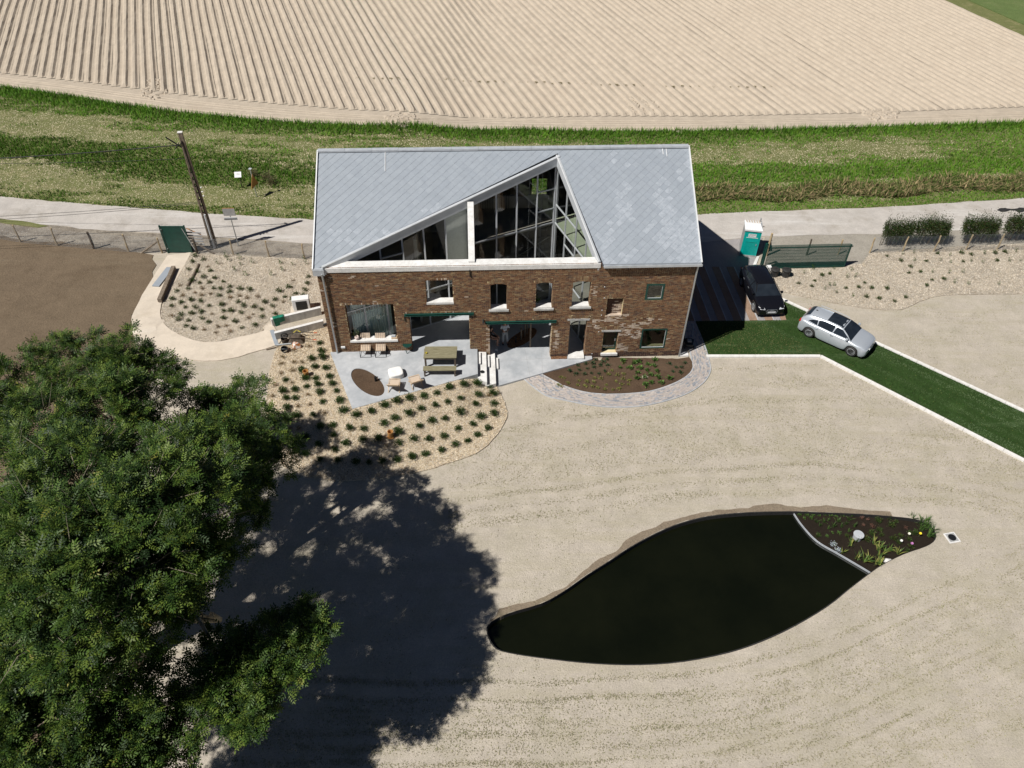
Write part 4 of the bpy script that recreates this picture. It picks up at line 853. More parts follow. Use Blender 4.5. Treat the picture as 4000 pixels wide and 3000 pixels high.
plants(Z(500, 820, 2.676, [(835, 600), (1730, 745), (545, 795), (780, 830), (700, 875), (775, 900), (870, 885), (1065, 930), (1165, 905), (1245, 930), (1360, 910), (575, 905), (1620, 970), (460, 1110), (880, 1095), (1305, 1095), (1250, 1135), (800, 1260), (920, 1290), (1060, 1285), (1030, 1220), (945, 1230)]), brn, 'withered_shrub', 'brown withered shrub in the pale chips inside the path bend', 'shrub', 'withered shrubs by the sandy path', (.7, 1.1), .045)
plants(Z(500, 820, 2.676, [(1020, 495), (1050, 535), (1165, 520), (935, 570), (1180, 580), (1305, 560), (1595, 565), (1725, 580), (1840, 520), (1865, 565), (1115, 640), (1225, 690), (1500, 690), (1610, 640)]), twig, 'thin_sapling', 'thin sapling in the chips by the left wire fence', 'sapling', 'thin saplings near the left fence', (.9, 1.4), .045)
Cc = Z(2700, 800, 2.5925, [(1140, 695), (1230, 655), (1445, 655), (1325, 720), (1250, 775), (1400, 705), (1575, 740), (1660, 735), (1615, 665), (1755, 795), (1085, 800), (1220, 830), (1350, 860), (1395, 820), (1440, 820), (1565, 850), (1695, 840), (1825, 850), (1980, 850), (1465, 895), (1630, 930), (1770, 940), (1900, 955)]) + Z(3300, 760, 3.073, [(505, 745), (690, 720), (820, 710), (825, 800), (665, 800), (975, 805), (1110, 715), (1140, 795), (1255, 735), (1260, 820), (1390, 705), (1415, 810), (1515, 725), (1510, 805), (1665, 715), (1655, 820), (1800, 710), (1820, 800), (1920, 695), (2045, 690), (1965, 805), (2105, 800), (785, 870), (765, 945), (905, 935), (1045, 940), (1245, 950), (1410, 940), (1040, 1030), (1185, 1020), (980, 1100), (1310, 1065), (1475, 1080), (1840, 1080), (590, 1290), (730, 1240), (505, 1135)])
plants(Cc, twig + shr_s, 'young_shrub', 'green shrub in the pale chips right of the driveway', 'shrub', 'green shrubs right of the driveway', (.7, 1.15), .045)
z5 = lambda L: Z(2200, 1040, 2.963, L)
plants(z5([(685, 1110), (660, 1185), (770, 1185), (815, 1125), (890, 1110), (885, 1185), (865, 1240), (855, 1295), (945, 1290), (980, 1145), (980, 1210), (1060, 1095), (1050, 1150), (1095, 1220), (1010, 1265), (1100, 1285), (1010, 1345), (1135, 1355), (945, 1385), (1230, 1295)]), big, 'leafy_plant', 'bright green broad leaved plant in the facade soil bed', 'plant', 'broad leaved plants in the soil bed', (.5, .72), .04)
plants(z5([(375, 1085), (515, 1085), (465, 1110), (340, 1125), (430, 1145), (515, 1155), (255, 1130), (160, 1150), (280, 1190), (355, 1175), (180, 1205), (145, 1255), (245, 1250), (320, 1240), (415, 1250), (475, 1220), (80, 1220), (1225, 1135), (1405, 1120), (1300, 1175), (1370, 1175), (1265, 1225), (1350, 1230)]), drk, 'leafy_plant', 'dark green low plant in the facade soil bed', 'plant', 'dark low plants in the soil bed', (.42, .65), .04)
plants(z5([(565, 1210), (520, 1255), (625, 1265), (700, 1250), (360, 1295), (435, 1305), (275, 1340), (180, 1330), (355, 1345), (165, 1380), (255, 1395), (335, 1400), (400, 1410), (480, 1430), (575, 1435), (645, 1420), (610, 1340), (690, 1310), (765, 1325), (755, 1375), (675, 1375), (500, 1380), (55, 1355), (15, 1300), (-30, 1290), (-60, 1380), (-20, 1400), (700, 1120)]), yel, 'leafy_plant', 'yellowish plant in the facade soil bed', 'plant', 'yellowish plants in the soil bed', (.42, .62), .04)
def blades_mesh(name, n, h, spread, cols, w=.03):
    a = NR.uniform(0, 6.28, n); t = NR.uniform(.1, 1, n) * spread; D = np.stack([np.cos(a) * t, np.sin(a) * t, np.ones(n)], 1); D /= np.linalg.norm(D, axis=1)[:, None]; P = NR.normal(size=(n, 3)) * .03; P[:, 2] = 0
    s = np.stack([-np.sin(a), np.cos(a), 0 * a], 1) * w / 2; L = NR.uniform(.6, 1.1, n)[:, None] * h; mid = P + D * L * .55; tip = P + D * L + np.stack([np.cos(a), np.sin(a), -.6 + 0 * a], 1) * L * .25 * t[:, None]
    V = np.concatenate([np.stack([P - s, P + s, mid + s, mid - s], 1), np.stack([mid - s, mid + s, tip + s * .1, tip - s * .1], 1)]); c = np.array(cols)[NR.randint(0, len(cols), n)] * NR.uniform(.8, 1.2, (n, 1)); c = np.concatenate([c, c])
    o = quads_mesh(name, V, c, MT['leaf']); d = o.data; COL.objects.unlink(o); bpy.data.objects.remove(o); return d
irs = [blades_mesh('iris', 13, .55, .9, YEL + LGT, .045) for _ in range(4)]; sed = [blades_mesh('sedge', 20, .32, .8, LGT + GRN, .02) for _ in range(3)]; red = [shrub_mesh('red', .1, .2, 60, [(.20, .09, .06), (.28, .16, .12)], .05, .02, 2) for _ in range(2)]; wl = [shrub_mesh('wl', .17, .12, 60, LGT, .08, .05) for _ in range(3)]
zp = lambda L: Z(3000, 1950, 2.765, L); PZ = WZ + .06
plants(zp([(650, 230), (600, 250), (560, 290), (650, 320), (750, 240), (790, 300), (840, 270), (870, 230), (905, 185), (700, 295), (520, 250), (930, 300), (870, 350)]), sed, 'sedge', 'fan of narrow leaves in the dark pond bed', 'water plant', 'sedges in the pond bed', (.6, 1.1), hf=PZ)
plants(zp([(335, 165), (410, 165), (395, 210), (465, 205), (480, 170), (550, 175), (610, 165), (680, 180), (740, 185), (805, 182), (630, 400), (690, 365), (760, 370)]), wl, 'round_leaved_plant', 'pale round leaved plant at the upper edge of the pond bed', 'water plant', 'round leaved plants in the pond bed', (.5, .9), hf=PZ)
plants(zp([(1010, 215), (1075, 230), (1025, 290), (1115, 300), (1475, 315)]), red, 'reddish_plant', 'reddish spike plant in the pond bed', 'water plant', 'reddish plants in the pond bed', hf=PZ)
plants(zp([(1190, 235), (1290, 200), (1200, 340), (1120, 380), (1220, 390), (1380, 250), (1330, 290), (1350, 430), (1410, 470), (1060, 440), (1530, 370), (1590, 370), (1520, 440), (1430, 400), (1500, 560), (1540, 520), (850, 400), (540, 400)]), shr_s, 'water_shrub', 'leafy green marsh plant in the dark pond bed', 'water plant', 'leafy plants in the pond bed', (.7, 1.1), hf=PZ)
plants(zp([(1550, 220), (1640, 260), (1700, 300), (1740, 400), (1700, 250), (1650, 330), (1760, 350)]), sed, 'marsh_grass', 'tall tuft of marsh grass at the right tip of the pond bed', 'water plant', 'marsh grass at the pond tip', (1.3, 1.9), hf=PZ)
plants(zp([(800, 580), (890, 500), (950, 460), (1140, 480), (1200, 540), (1260, 560), (1310, 540), (1400, 590), (960, 650), (1040, 680), (1085, 655), (1160, 690), (1200, 620), (1200, 710), (1180, 550)]), irs, 'iris_clump', 'yellow green clump of long iris leaves in the pond bed', 'water plant', 'iris clumps in the pond bed', (.7, 1.15), hf=PZ)
fl = shrub_mesh('fl', .22, .2, 130, [(.55, .62, .75), (.65, .7, .7), (.15, .22, .07), (.5, .55, .62)], .05, .04)
plants(zp([(700, 500), (745, 550)]), [fl], 'flowering_plant', 'pale blue flowering plant beside the pond divider', 'flower', 'pale flowers by the pond divider', hf=PZ)
for (x, y, c_, lb) in ((1525, 375, (.8, .78, .62), 'single creamy white flower, leftmost at the pond tip'), (1645, 372, (.8, .62, .03), 'single yellow flower at the pond tip'), (1440, 450, (.75, .75, .7), 'white flower below the creamy one in the pond bed'), (1555, 480, (.45, .18, .40), 'single pink flower in the pond bed')):
    m = MB(); m.lathe([(.001, .02), (.06, .05), (.07, .02), (.02, 0)], 7); MT['petal'] = pm('petal', c_); o = m.build('flower', 'petal'); o.location = Vector(pix(*zp([(x, y)])[0], PZ + .25)); m = MB(); m.tube([(0, 0, .02), (.01, 0, -.24)], .008, 5); m.build('flower_stem', 'crop', o); tag(o, lb, 'flower')
m = MB(); m.lathe([(.001, -.3), (.19, -.3), (.21, -.02), (.24, 0), (.24, .03), (.001, .035)], 28); o = m.build('overflow_lid', 'grey'); o.location = Vector(pix(*zp([(980, 383)])[0], PZ + .3)); o.data.materials[0] = MT['alu']; tag(o, 'round pale grey lid standing in the planted pond bed', 'lid')
def rock(name, s, mat, seed=1):
    bm = bmesh.new(); bmesh.ops.create_icosphere(bm, subdivisions=2, radius=1); r = random.Random(seed)
    for v in bm.verts: v.co *= r.uniform(.8, 1.15); v.co = Vector((v.co.x * s[0], v.co.y * s[1], max(-.2, v.co.z) * s[2]))
    me = bpy.data.meshes.new(name); bm.to_mesh(me); bm.free(); return link(name, me, None, [mat])
o = rock('white_stone', (.2, .12, .14), 'conc_w', 3); o.location = Vector(pix(*zp([(1290, 668)])[0], PZ)); tag(o, 'pale stone at the lower edge of the pond bed', 'stone')
# manhole
t = thing('manhole', 'square manhole with dark round lid right of the pond', 'manhole', tuple(gp(3718, 2101)), R_(12))
m = MB(); m.box(-.28, .28, -.28, .28, -.1, .03); m.build('frame', 'conc_w', t); m = MB(); m.box(-.22, .22, -.22, .22, .03, .036); m.build('tray', 'grey', t); m = MB(); m.lathe([(.18, .035), (.18, .05), (.15, .055), (.001, .055)], 20); m.build('lid', 'blackm', t)

# ------------------------------------------------------------------ the big ash tree
TREE = Vector((-15.5, 15.2, -.2))
tree = thing('ash_tree', 'huge dark green ash tree filling the lower left corner', 'tree', tuple(TREE))
CL = [(-200, 1700, 8, 2.6), (-260, 2100, 9, 2.8), (-260, 2500, 9, 2.6), (60, 1520, 7, 1.9), (215, 1390, 7.5, 1.0), (330, 1450, 8, 1.5), (480, 1400, 8.2, 1.6), (600, 1450, 7.6, 1.3), (420, 1600, 9.5, 2.0), (180, 1680, 9, 2.2), (560, 1590, 9, 1.3), (50, 1880, 10, 2.3), (290, 1850, 11, 2.2), (470, 1780, 9.8, 1.3),
      (755, 1610, 7.5, 1.1), (905, 1590, 7, .8), (965, 1530, 7, .55), (1030, 1690, 7, 1.1), (1075, 1790, 6.8, .9), (735, 1770, 10.3, 1.5), (850, 1730, 9.6, 1.3), (700, 1930, 11.4, 1.8), (850, 1890, 10.0, 1.25), (580, 1980, 12, 1.8), (810, 2060, 10.6, 1.6), (960, 1830, 8, .9), (990, 1960, 7.4, .9),
      (410, 2060, 12, 2.0), (190, 2080, 11.3, 2.3), (20, 2230, 10.3, 2.0), (300, 2280, 12, 2.1), (540, 2190, 11.8, 1.8), (700, 2220, 10.4, 1.25), (840, 2150, 9.0, .7), (400, 2420, 11, 1.8), (170, 2440, 11, 2.0), (600, 2370, 10.4, 1.3), (740, 2360, 8.6, .7),
      (1190, 2460, 7.0, .8), (1080, 2530, 7.3, 1.05), (870, 2560, 7.6, .9), (830, 2690, 7.3, 1.05), (960, 2660, 7.3, 1.05), (1120, 2640, 6.9, 1.0), (980, 2760, 6.8, .7), (780, 2780, 6.8, .65), (100, 2660, 9, 1.8), (310, 2700, 8.4, 1.5), (520, 2720, 7.8, 1.2), (30, 2880, 8, 1.6), (270, 2890, 7.6, 1.3), (470, 2900, 7, 1.2), (600, 2850, 6.8, .8), (620, 2980, 6.2, .9), (150, 3080, 7.5, 1.8), (420, 3080, 7, 1.5), (-220, 2880, 9, 2.4), (230, 2150, 8.5, 2.4), (560, 2080, 9, 1.8), (350, 1850, 7, 1.8), (330, 2450, 8, 2.0)]
CP = [(Vector(pix(a, b, c_)), r) for a, b, c_, r in CL]
m = MB()
def wob(a, b, n, amp):
    out = [a]; 
    for i in range(1, n): out.append(a.lerp(b, i / n) + Vector((random.uniform(-1, 1), random.uniform(-1, 1), random.uniform(-.6, .8))) * amp)
    return out + [b]
fork = TREE + Vector((.6, .6, 4.0)); trunk = MB(); trunk.tube([v - TREE for v in [TREE + Vector((0, 0, -.2)), TREE + Vector((.05, 0, .6)), TREE + Vector((.2, .2, 2)), fork]], [.75, .58, .5, .46], 14); trunk.build('trunk', 'barkt', tree, smooth=True)
limbs = []
order = sorted(range(len(CP)), key=lambda i: (CP[i][0] - fork).length)
nodes = [(fork, .42)]
for gi, g in enumerate(((-14, 19.5, 9), (-11, 15.5, 9), (-10.2, 22, 7), (-17, 24, 7), (-20, 15, 8), (-9.8, 13.5, 6), (-15, 11, 7), (-13, 22, 7.5))):
    e_ = Vector(g); m = MB(); pts = wob(fork, e_, 5, .35); m.tube([p - TREE for p in pts], [.36, .3, .24, .2, .15, .1], 9); m.build('limb', 'barkt', tree, smooth=True); nodes += [(p, .2) for p in pts[2:]]
bm_ = MB()
for i in order:
    c_, r = CP[i]; near = min(nodes, key=lambda n_: (n_[0] - c_).length + (2 if n_[0].z > c_.z + 1 else 0)); pts = wob(near[0], c_ - Vector((0, 0, r * .3)), 5, .18); bm_.tube([p - TREE for p in pts], [.09, .07, .055, .045, .035, .02], 6)
    nodes.append((c_ - Vector((0, 0, r * .4)), .05))
    for k in range(int(6 + 6 * r)):
        d = Vector((random.gauss(0, 1), random.gauss(0, 1), random.gauss(.3, .8))).normalized(); bm_.tube([c_ - Vector((0, 0, r * .3)) - TREE, c_ + d * r * .5 + Vector((0, 0, random.uniform(-.1, .1))) - TREE, c_ + d * r * .95 - TREE], [.02, .012, .005], 4, caps=False)
tag(bm_.build('branches', 'barkt', tree), kind='stuff')
m = MB(); D0 = Vector(pix(60, 2740, 9.5)) - TREE
for a, b in (((60, 2740, 9.3), (45, 2880, 9)), ((45, 2880, 9), (95, 2990, 8.7)), ((60, 2790, 9.2), (120, 2870, 9)), ((110, 2865, 9), (200, 2800, 9.1)), ((200, 2800, 9.1), (250, 2815, 9)), ((300, 2650, 9), (290, 2600, 9.3)), ((205, 2770, 8.5), (215, 2690, 8.8)), ((30, 2720, 9.2), (70, 2705, 9.4))): m.tube([Vector(pix(*a)) - TREE, Vector(pix(*b)) - TREE], [.03, .014], 6)
m.build('dead_branch', 'log', tree)
def ash_leaves():
    P, D, U = [], [], []
    for c_, r in CP:
        ns = int(5.2 * r * r + 4); d = NR.normal(size=(ns, 3)); d[:, 2] = d[:, 2] * .8 + .35; d /= np.linalg.norm(d, axis=1)[:, None]
        C0 = np.array(c_)[None] + d * (r * .86 * NR.uniform(.45, 1.0, ns) ** .7)[:, None] * np.array([[1, 1, .8]]); sr = NR.uniform(.30, .58, ns)
        kk = 9; C0 = np.repeat(C0, kk, 0); sr = np.repeat(sr, kk); d0 = np.repeat(d, kk, 0); e = NR.normal(size=C0.shape) * .8 + d0 * .5; e[:, 2] = e[:, 2] * .7 + .25; e /= np.linalg.norm(e, axis=1)[:, None]
        C = C0 + e * sr[:, None] * NR.uniform(.5, 1, (len(C0), 1)) * np.array([[1.15, 1.15, .75]])
        k = 9; C = np.repeat(C, k, 0); dd = np.repeat(e, k, 0); a = NR.normal(size=C.shape); a[:, 2] *= .5; a /= np.linalg.norm(a, axis=1)[:, None]
        L = dd * .6 + a * .95; L[:, 2] -= .10; L /= np.linalg.norm(L, axis=1)[:, None]; P.append(C + NR.normal(size=C.shape) * .025); D.append(L)
    P = np.concatenate(P); D = np.concatenate(D); n = len(P)
    up = np.array([[0, 0, 1.]]) + NR.normal(size=(n, 3)) * .35; side = np.cross(D, up); side /= np.linalg.norm(side, axis=1)[:, None]; nrm = np.cross(side, D)
    Ln = NR.uniform(.26, .40, n)[:, None]; V = []; base = np.array([(.034, .070, .013), (.060, .110, .018), (.019, .042, .010), (.115, .165, .028)]); ci = base[NR.randint(0, 4, n)] * NR.uniform(.75, 1.3, (n, 1)); T = []
    old = NR.rand(n) < .006; ci[old] = (.22, .22, .04)
    for j in range(4):
        for s in (-1, 1):
            p = P + D * Ln * (.25 + .2 * j) - nrm * (.02 * j * j * .3)
            ld = D * .55 + side * s * .95 - nrm * .12; ld /= np.linalg.norm(ld, axis=1)[:, None]; L = Ln * (.34 - .03 * abs(j - 1.5)); w = np.cross(ld, nrm) * L * .19
            V.append(np.stack([p, p + ld * L * .45 + w, p + ld * L, p + ld * L * .45 - w], 1)); T.append(ci)
    p = P + D * Ln * .95; w = side * Ln * .07; V.append(np.stack([p, p + D * Ln * .16 + w, p + D * Ln * .34, p + D * Ln * .16 - w], 1)); T.append(ci)
    V = np.concatenate(V) - np.array(TREE)[None, None]; o = quads_mesh('crown', V, np.concatenate(T), MT['leaf'], tree); tag(o, kind='stuff'); print('ash leaflets', len(V))
ash_leaves()

# ------------------------------------------------------------------ verge grass, turf blades, chips
def scatter(poly, n):
    xs_ = [p[0] for p in poly]; ys_ = [p[1] for p in poly]; X = NR.uniform(min(xs_), max(xs_), n); Y = NR.uniform(min(ys_), max(ys_), n); k = inpoly(X, Y, poly); return X[k], Y[k]
HG = np.vectorize(hgt)
vp = [(max(-62, min(66, p[0])), p[1]) for p in verge_poly]
gt_x = np.array([p[0] for p in gt]); gt_y = np.array([p[1] for p in gt]); rt_x = np.array([p[0] for p in rt]); rt_y = np.array([p[1] for p in rt])
X, Y = scatter(vp, 420000)
T = (np.interp(X, gt_x, gt_y) - Y) / (np.interp(X, gt_x, gt_y) - np.interp(X, rt_x, rt_y))        # 0 at the field, 1 at the lane
nz = fbm(X * .13, Y * .85, 3) * .62 + fbm(X * .7, Y * 1.7, 12) * .38
# straw band along the middle, lush band below it, dry bank at the lane on the left, brown reeds on the right
dry = np.exp(-((T - .30) / .16) ** 2) * np.where(X > 6, .26, .50) + np.where(X < -8, np.exp(-((T - .80) / .13) ** 2) * .52, np.exp(-((T - .82) / .07) ** 2) * .62) - np.exp(-(T / .14) ** 2) * .5 - np.exp(-((T - .58) / .10) ** 2) * .35
isdry = (nz - .5) * 3.2 + dry * 1.75 - .42 > NR.uniform(-.30, .30, len(X)) + (fbm(X * 2.2, Y * 3.1, 21) - .5) * .7
reed = (X > 8) & (np.abs(T - .81 - .03 * np.sin(X * .7)) < .075)
lush = np.exp(-(T / .10) ** 2) * .35 + np.exp(-((T - .58) / .14) ** 2) * .12
keep = ~(isdry & ~reed) | (NR.rand(len(X)) < .8); X, Y, T, isdry, reed, lush, nz = [a[keep] for a in (X, Y, T, isdry, reed, lush, nz)]
n = len(X); h = NR.uniform(.10, .24, n) + lush; h[isdry] *= .45; h[reed] = NR.uniform(.25, .75, reed.sum())
col = np.array([(.085, .205, .018)]) * (1 - lush[:, None]) + np.array([(.030, .10, .012)]) * lush[:, None] + (np.array([[.06, .05, .005]]) * (NR.rand(n, 1) ** 2)); col *= (.65 + .7 * fbm(X * .5, Y * .9, 6))[:, None] * NR.uniform(.75, 1.25, (n, 1))
left = (X < -8) & (T > .38); col[left] *= .66
col[isdry] = np.array([(.66, .58, .40)]) * NR.uniform(.6, 1.15, (isdry.sum(), 1)); m_ = isdry & (NR.rand(n) < .25); col[m_] = (.13, .17, .05)
col[reed] = np.where(NR.rand(reed.sum(), 1) < .45, np.array([[.32, .25, .13]]), np.array([[.09, .13, .03]])) * NR.uniform(.5, 1.3, (reed.sum(), 1))
a = NR.uniform(0, 6.28, n); lean = NR.uniform(.2, .9, n); lean[isdry] += .8
B0 = np.stack([X, Y, HG(X, Y) + .02], 1); w = np.stack([-np.sin(a), np.cos(a), 0 * a], 1) * (NR.uniform(.025, .048, n) * (1 + .5 * reed))[:, None]
tip = B0 + np.stack([np.cos(a) * lean * h, np.sin(a) * lean * h, h * np.clip(1 - .4 * lean, .25, 1)], 1)
tag(quads_mesh('rough_grass', np.stack([B0 - w, B0 + w, tip], 1), col, MT['blade'], None, 3), 'rough green and straw coloured grass of the verge', 'grass', kind='stuff')
# seedling lines left by the raking of the lawn: curves round the pond and across toward the house
def curve_pts(P, n):
    xs_ = NR.uniform(P[0][0], P[-1][0], n); return xs_, np.interp(xs_, [p[0] for p in P], [p[1] for p in P])
SX, SY, SA = [], [], []
lowf = [(900, 2760), (1500, 2775), (2100, 2775), (2700, 2740), (3100, 2650), (3500, 2490), (4100, 2200)]; upf = [(1750, 1985), (2100, 1950), (2500, 1890), (3000, 1850), (3500, 1870), (4100, 1960)]
for F_, ks in ((lowf, [-110, -40, 0, 52, 96, 150, 210, 262, 330, 400, 470, 560]), (upf, [-420, -350, -290, -235, -180, -130, -85, -30, 20, 70])):
    F_ = spl(F_, 8, False)
    for k_ in ks:
        sc = 1 if F_[0][0] < 1000 else 1; x_, y_ = curve_pts(F_, 5200 if k_ > -400 else 2500); d_ = fbm(x_ * .006, x_ * 0 + k_ * .37, 3) > NR.uniform(.15, .80, len(x_)); x_, y_ = x_[d_], y_[d_]
        y_ = y_ + k_ + NR.normal(size=len(x_)) * NR.uniform(5, 20) + 6 * np.sin(x_ * .011 + k_); SX.append(x_); SY.append(y_)
x_ = NR.uniform(900, 4100, 30000); y_ = NR.uniform(1480, 3050, 30000); k_ = fbm(x_ * .008, y_ * .012, 14) > NR.uniform(.45, .75, len(x_)); SX.append(x_[k_]); SY.append(y_[k_])
x_ = NR.uniform(3000, 4100, 14000); y_ = NR.uniform(1130, 1500, 14000); k_ = fbm(x_ * .008, y_ * .02, 15) > NR.uniform(.45, .7, len(x_)); SX.append(x_[k_]); SY.append(y_[k_])
SX = np.concatenate(SX); SY = np.concatenate(SY); rr_ = (CR @ np.stack([SX - CX, SY - CY, np.full(len(SX), CF)])); tt_ = (-.2 - CH) / rr_[2]; X = rr_[0] * tt_; Y = rr_[1] * tt_
bad = inpoly(X, Y, POND) | inpoly(X, Y, turf_poly) | inpoly(X, Y, outp + inp[::-1]) | inpoly(X, Y, G2([(1100, 1300), (2104, 1380), (2760, 1390), (2700, 1500), (2400, 1590), (2100, 1540), (1985, 1640), (1730, 1825), (1400, 1880), (1100, 1850)]))
for nm_ in ('chip_bed_by_gate', 'mulch_bed'): pass
bad |= inpoly(X, Y, G2([(2975, 1042), (3020, 1128), (3201, 1174), (3463, 1212), (3593, 1180), (3788, 1152), (4200, 1145), (4200, 900)]))
X, Y = X[~bad], Y[~bad]; n = len(X); a = NR.uniform(0, 6.28, n); h = NR.uniform(.02, .06, n); B0 = np.stack([X, Y, HG(X, Y) + .002], 1); w = np.stack([-np.sin(a), np.cos(a), 0 * a], 1) * NR.uniform(.012, .03, n)[:, None]
tag(quads_mesh('lawn_seedlings', np.stack([B0 - w, B0 + w, B0 + np.stack([np.cos(a) * h, np.sin(a) * h, h * .8], 1)], 1), np.array([(.31, .29, .18), (.35, .32, .22), (.24, .24, .13), (.34, .30, .21)])[NR.randint(0, 4, n)] * NR.uniform(.7, 1.2, (n, 1)), MT['blade'], None, 3), 'sparse young grass in raked lines on the pale lawn', 'grass', kind='stuff')
X, Y = scatter([(max(-99, min(40, p[0])), p[1]) for p in turf_poly], 150000); n = len(X); a = NR.uniform(0, 6.28, n); h = NR.uniform(.03, .065, n)
along = X * math.cos(R_(-42)) + Y * math.sin(R_(-42)); across = -X * math.sin(R_(-42)) + Y * math.cos(R_(-42)); st_ = fbm(along * .12, across * 2.2, 9)
col = np.array([(.022, .062, .010)]) * NR.uniform(.6, 1.5, (n, 1)); br = np.clip((st_ - .45) * 5, 0, 1)[:, None] * .9 * np.clip((X[:, None] - 10) / 8, .3, 1); col = col * (1 - br) + np.array([(.12, .175, .085)]) * br; yl = NR.rand(n) < .03; col[yl] = (.13, .15, .04)
ka = np.array(gp(3204, 1394)[:2]); kb = np.array(gp(4000, 1802)[:2]); kd = (kb - ka) / np.linalg.norm(kb - ka); off_ = (X - ka[0]) * -kd[1] + (Y - ka[1]) * kd[0]; off_ = off_ * (1 if np.mean(off_) > 0 else -1)
tr_ = (np.exp(-((off_ - 1.35) / .22) ** 2) + np.exp(-((off_ - 2.75) / .22) ** 2) + .5 * np.exp(-((off_ - 2.05) / .12) ** 2)) * np.clip((X - 15) / 5, 0, 1) * (.35 + fbm(along * .3, across, 30)); tr_ = np.clip(tr_, 0, 1)[:, None] * .7
col = col * (1 - tr_) + np.array([(.11, .155, .07)]) * tr_; ed_ = (off_ < .25) & (NR.rand(n) < .5); col[ed_] = (.15, .15, .06)
B0 = np.stack([X, Y, HG(X, Y) + .025], 1); w = np.stack([-np.sin(a), np.cos(a), 0 * a], 1) * .02
tag(quads_mesh('turf_blades', np.stack([B0 - w, B0 + w, B0 + np.stack([np.cos(a) * h * .7, np.sin(a) * h * .7, h], 1)], 1), col, MT['blade'], None, 3), 'short dense dark green turf of the drive', 'grass', kind='stuff')
def chips(obj_name, n, off, cols, label, name):
    o = bpy.data.objects[obj_name]; bb = [o.matrix_world @ Vector(c_) for c_ in o.bound_box]; polys = []
    me_ = o.data; tri = []
    for p in me_.polygons:
        if p.normal.z > .5:
            v = [me_.vertices[i].co for i in p.vertices]
            for i in range(1, len(v) - 1): tri.append((v[0], v[i], v[i + 1]))
    tri = np.array(tri); ar = np.linalg.norm(np.cross(tri[:, 1] - tri[:, 0], tri[:, 2] - tri[:, 0]), axis=1); ar[(tri[:, 0, 0] > 45)] = 0; k = NR.choice(len(tri), n, p=ar / ar.sum()); r1 = np.sqrt(NR.rand(n, 1)); r2 = NR.rand(n, 1)
    P = tri[k, 0] * (1 - r1) + tri[k, 1] * r1 * (1 - r2) + tri[k, 2] * r1 * r2; P[:, 2] += off
    a = NR.normal(size=(n, 3)); a[:, 2] *= .35; a /= np.linalg.norm(a, axis=1)[:, None]; b = np.cross(a, np.array([[0, 0, 1.]]) + NR.normal(size=(n, 3)) * .35); b /= np.linalg.norm(b, axis=1)[:, None]
    l = NR.uniform(.02, .045, (n, 1)); w = NR.uniform(.009, .018, (n, 1)); V = np.stack([P - a * l - b * w, P + a * l - b * w, P + a * l + b * w, P - a * l + b * w], 1); V[:, :, 2] += .018
    tag(quads_mesh(name, V, np.array(cols)[NR.randint(0, len(cols), n)] * NR.uniform(.8, 1.15, (n, 1)), MT['chip']), label, 'wood chips', kind='stuff')
GC = [(.68, .57, .41), (.60, .48, .32), (.70, .62, .50), (.44, .34, .23), (.61, .51, .36)]; PC = [(.60, .52, .42), (.68, .61, .51), (.48, .40, .31), (.55, .47, .35)]
chips('mulch_bed', 34000, 0, GC, 'loose golden wood chips round the terrace', 'loose_chips'); chips('chip_bed', 16000, 0, PC, 'loose pale wood chips by the sandy path', 'loose_chips'); chips('chip_bed_by_gate', 26000, 0, PC, 'loose pale wood chips right of the driveway', 'loose_chips')
# weeds in the furrows, one short patch per furrow along a line
wd = [shrub_mesh('weed', .35, .12, 70, [(.16, .14, .05), (.22, .19, .09)], .12, .05)]
P = []
for i in range(52):
    x = 1400 + i * 31.6 + random.uniform(-3, 3); P.append((x, 305 + 36 * min(1, (x - 1400) / 1300) + random.uniform(-3, 3)))
plants(P, wd, 'weed_patch', 'dull weed patch in a furrow of the dotted row', 'weeds', 'weed patches dotted along the furrows', (.4, .75), .12)
# tall dry weeds and grass heap by the sign
P = [(1040, 700), (1060, 720), (990, 690), (1090, 735), (1030, 735), (1110, 715), (1150, 740), (960, 700)]
tall_ = [shrub_mesh('tall_weed', .8, 1.1, 500, [(.07, .10, .03), (.14, .13, .06), (.26, .22, .12)], .3, .05)]
plants(P[:3], tall_, 'tall_weeds', 'rank dark weeds round the traffic sign on the far verge', 'weeds', 'rank weeds round the sign', (.5, .7))
# ------------------------------------------------------------------ street furniture, fences, gates
pb, ph = tall((838, 965), (703, 517)); pole = thing('utility_pole', 'tall weathered concrete utility pole with a ladder of oval holes', 'utility pole', tuple(pb), R_(8))
m = MB(); n = 17; hz = ph / n; w0, w1 = .21, .12
def pw_(z): return w0 + (w1 - w0) * z / ph
for sx in (-1, 1):                                 # two flanges joined by webs: the gaps between the webs are the holes
    m.add([(sx * pw_(0), -.13, -.3), (sx * (pw_(0) - .10), -.13, -.3), (sx * (pw_(0) - .10), .13, -.3), (sx * pw_(0), .13, -.3), (sx * pw_(ph), -.09, ph), (sx * (pw_(ph) - .07), -.09, ph), (sx * (pw_(ph) - .07), .09, ph), (sx * pw_(ph), .09, ph)], [(0, 1, 5, 4), (1, 2, 6, 5), (2, 3, 7, 6), (3, 0, 4, 7), (4, 5, 6, 7)])
for i in range(n + 1):
    z = .2 + i * .47
    if z > ph * .72: m.box(-pw_(z) + .05, pw_(z) - .05, -.085, .085, z - .02, ph - .01); break
    m.box(-pw_(z) + .06, pw_(z) - .06, -.10, .10, z - .12, z + .10)
m.build('shaft', 'log', pole); MB().box(-.14, .14, -.11, .11, ph, ph + .04).build('pole_cap', 'kerb', pole)
MB().tube([(.05, -.2, .0), (.05, -.2, 2.6)], .07, 8).build('conduit', 'alu', pole)
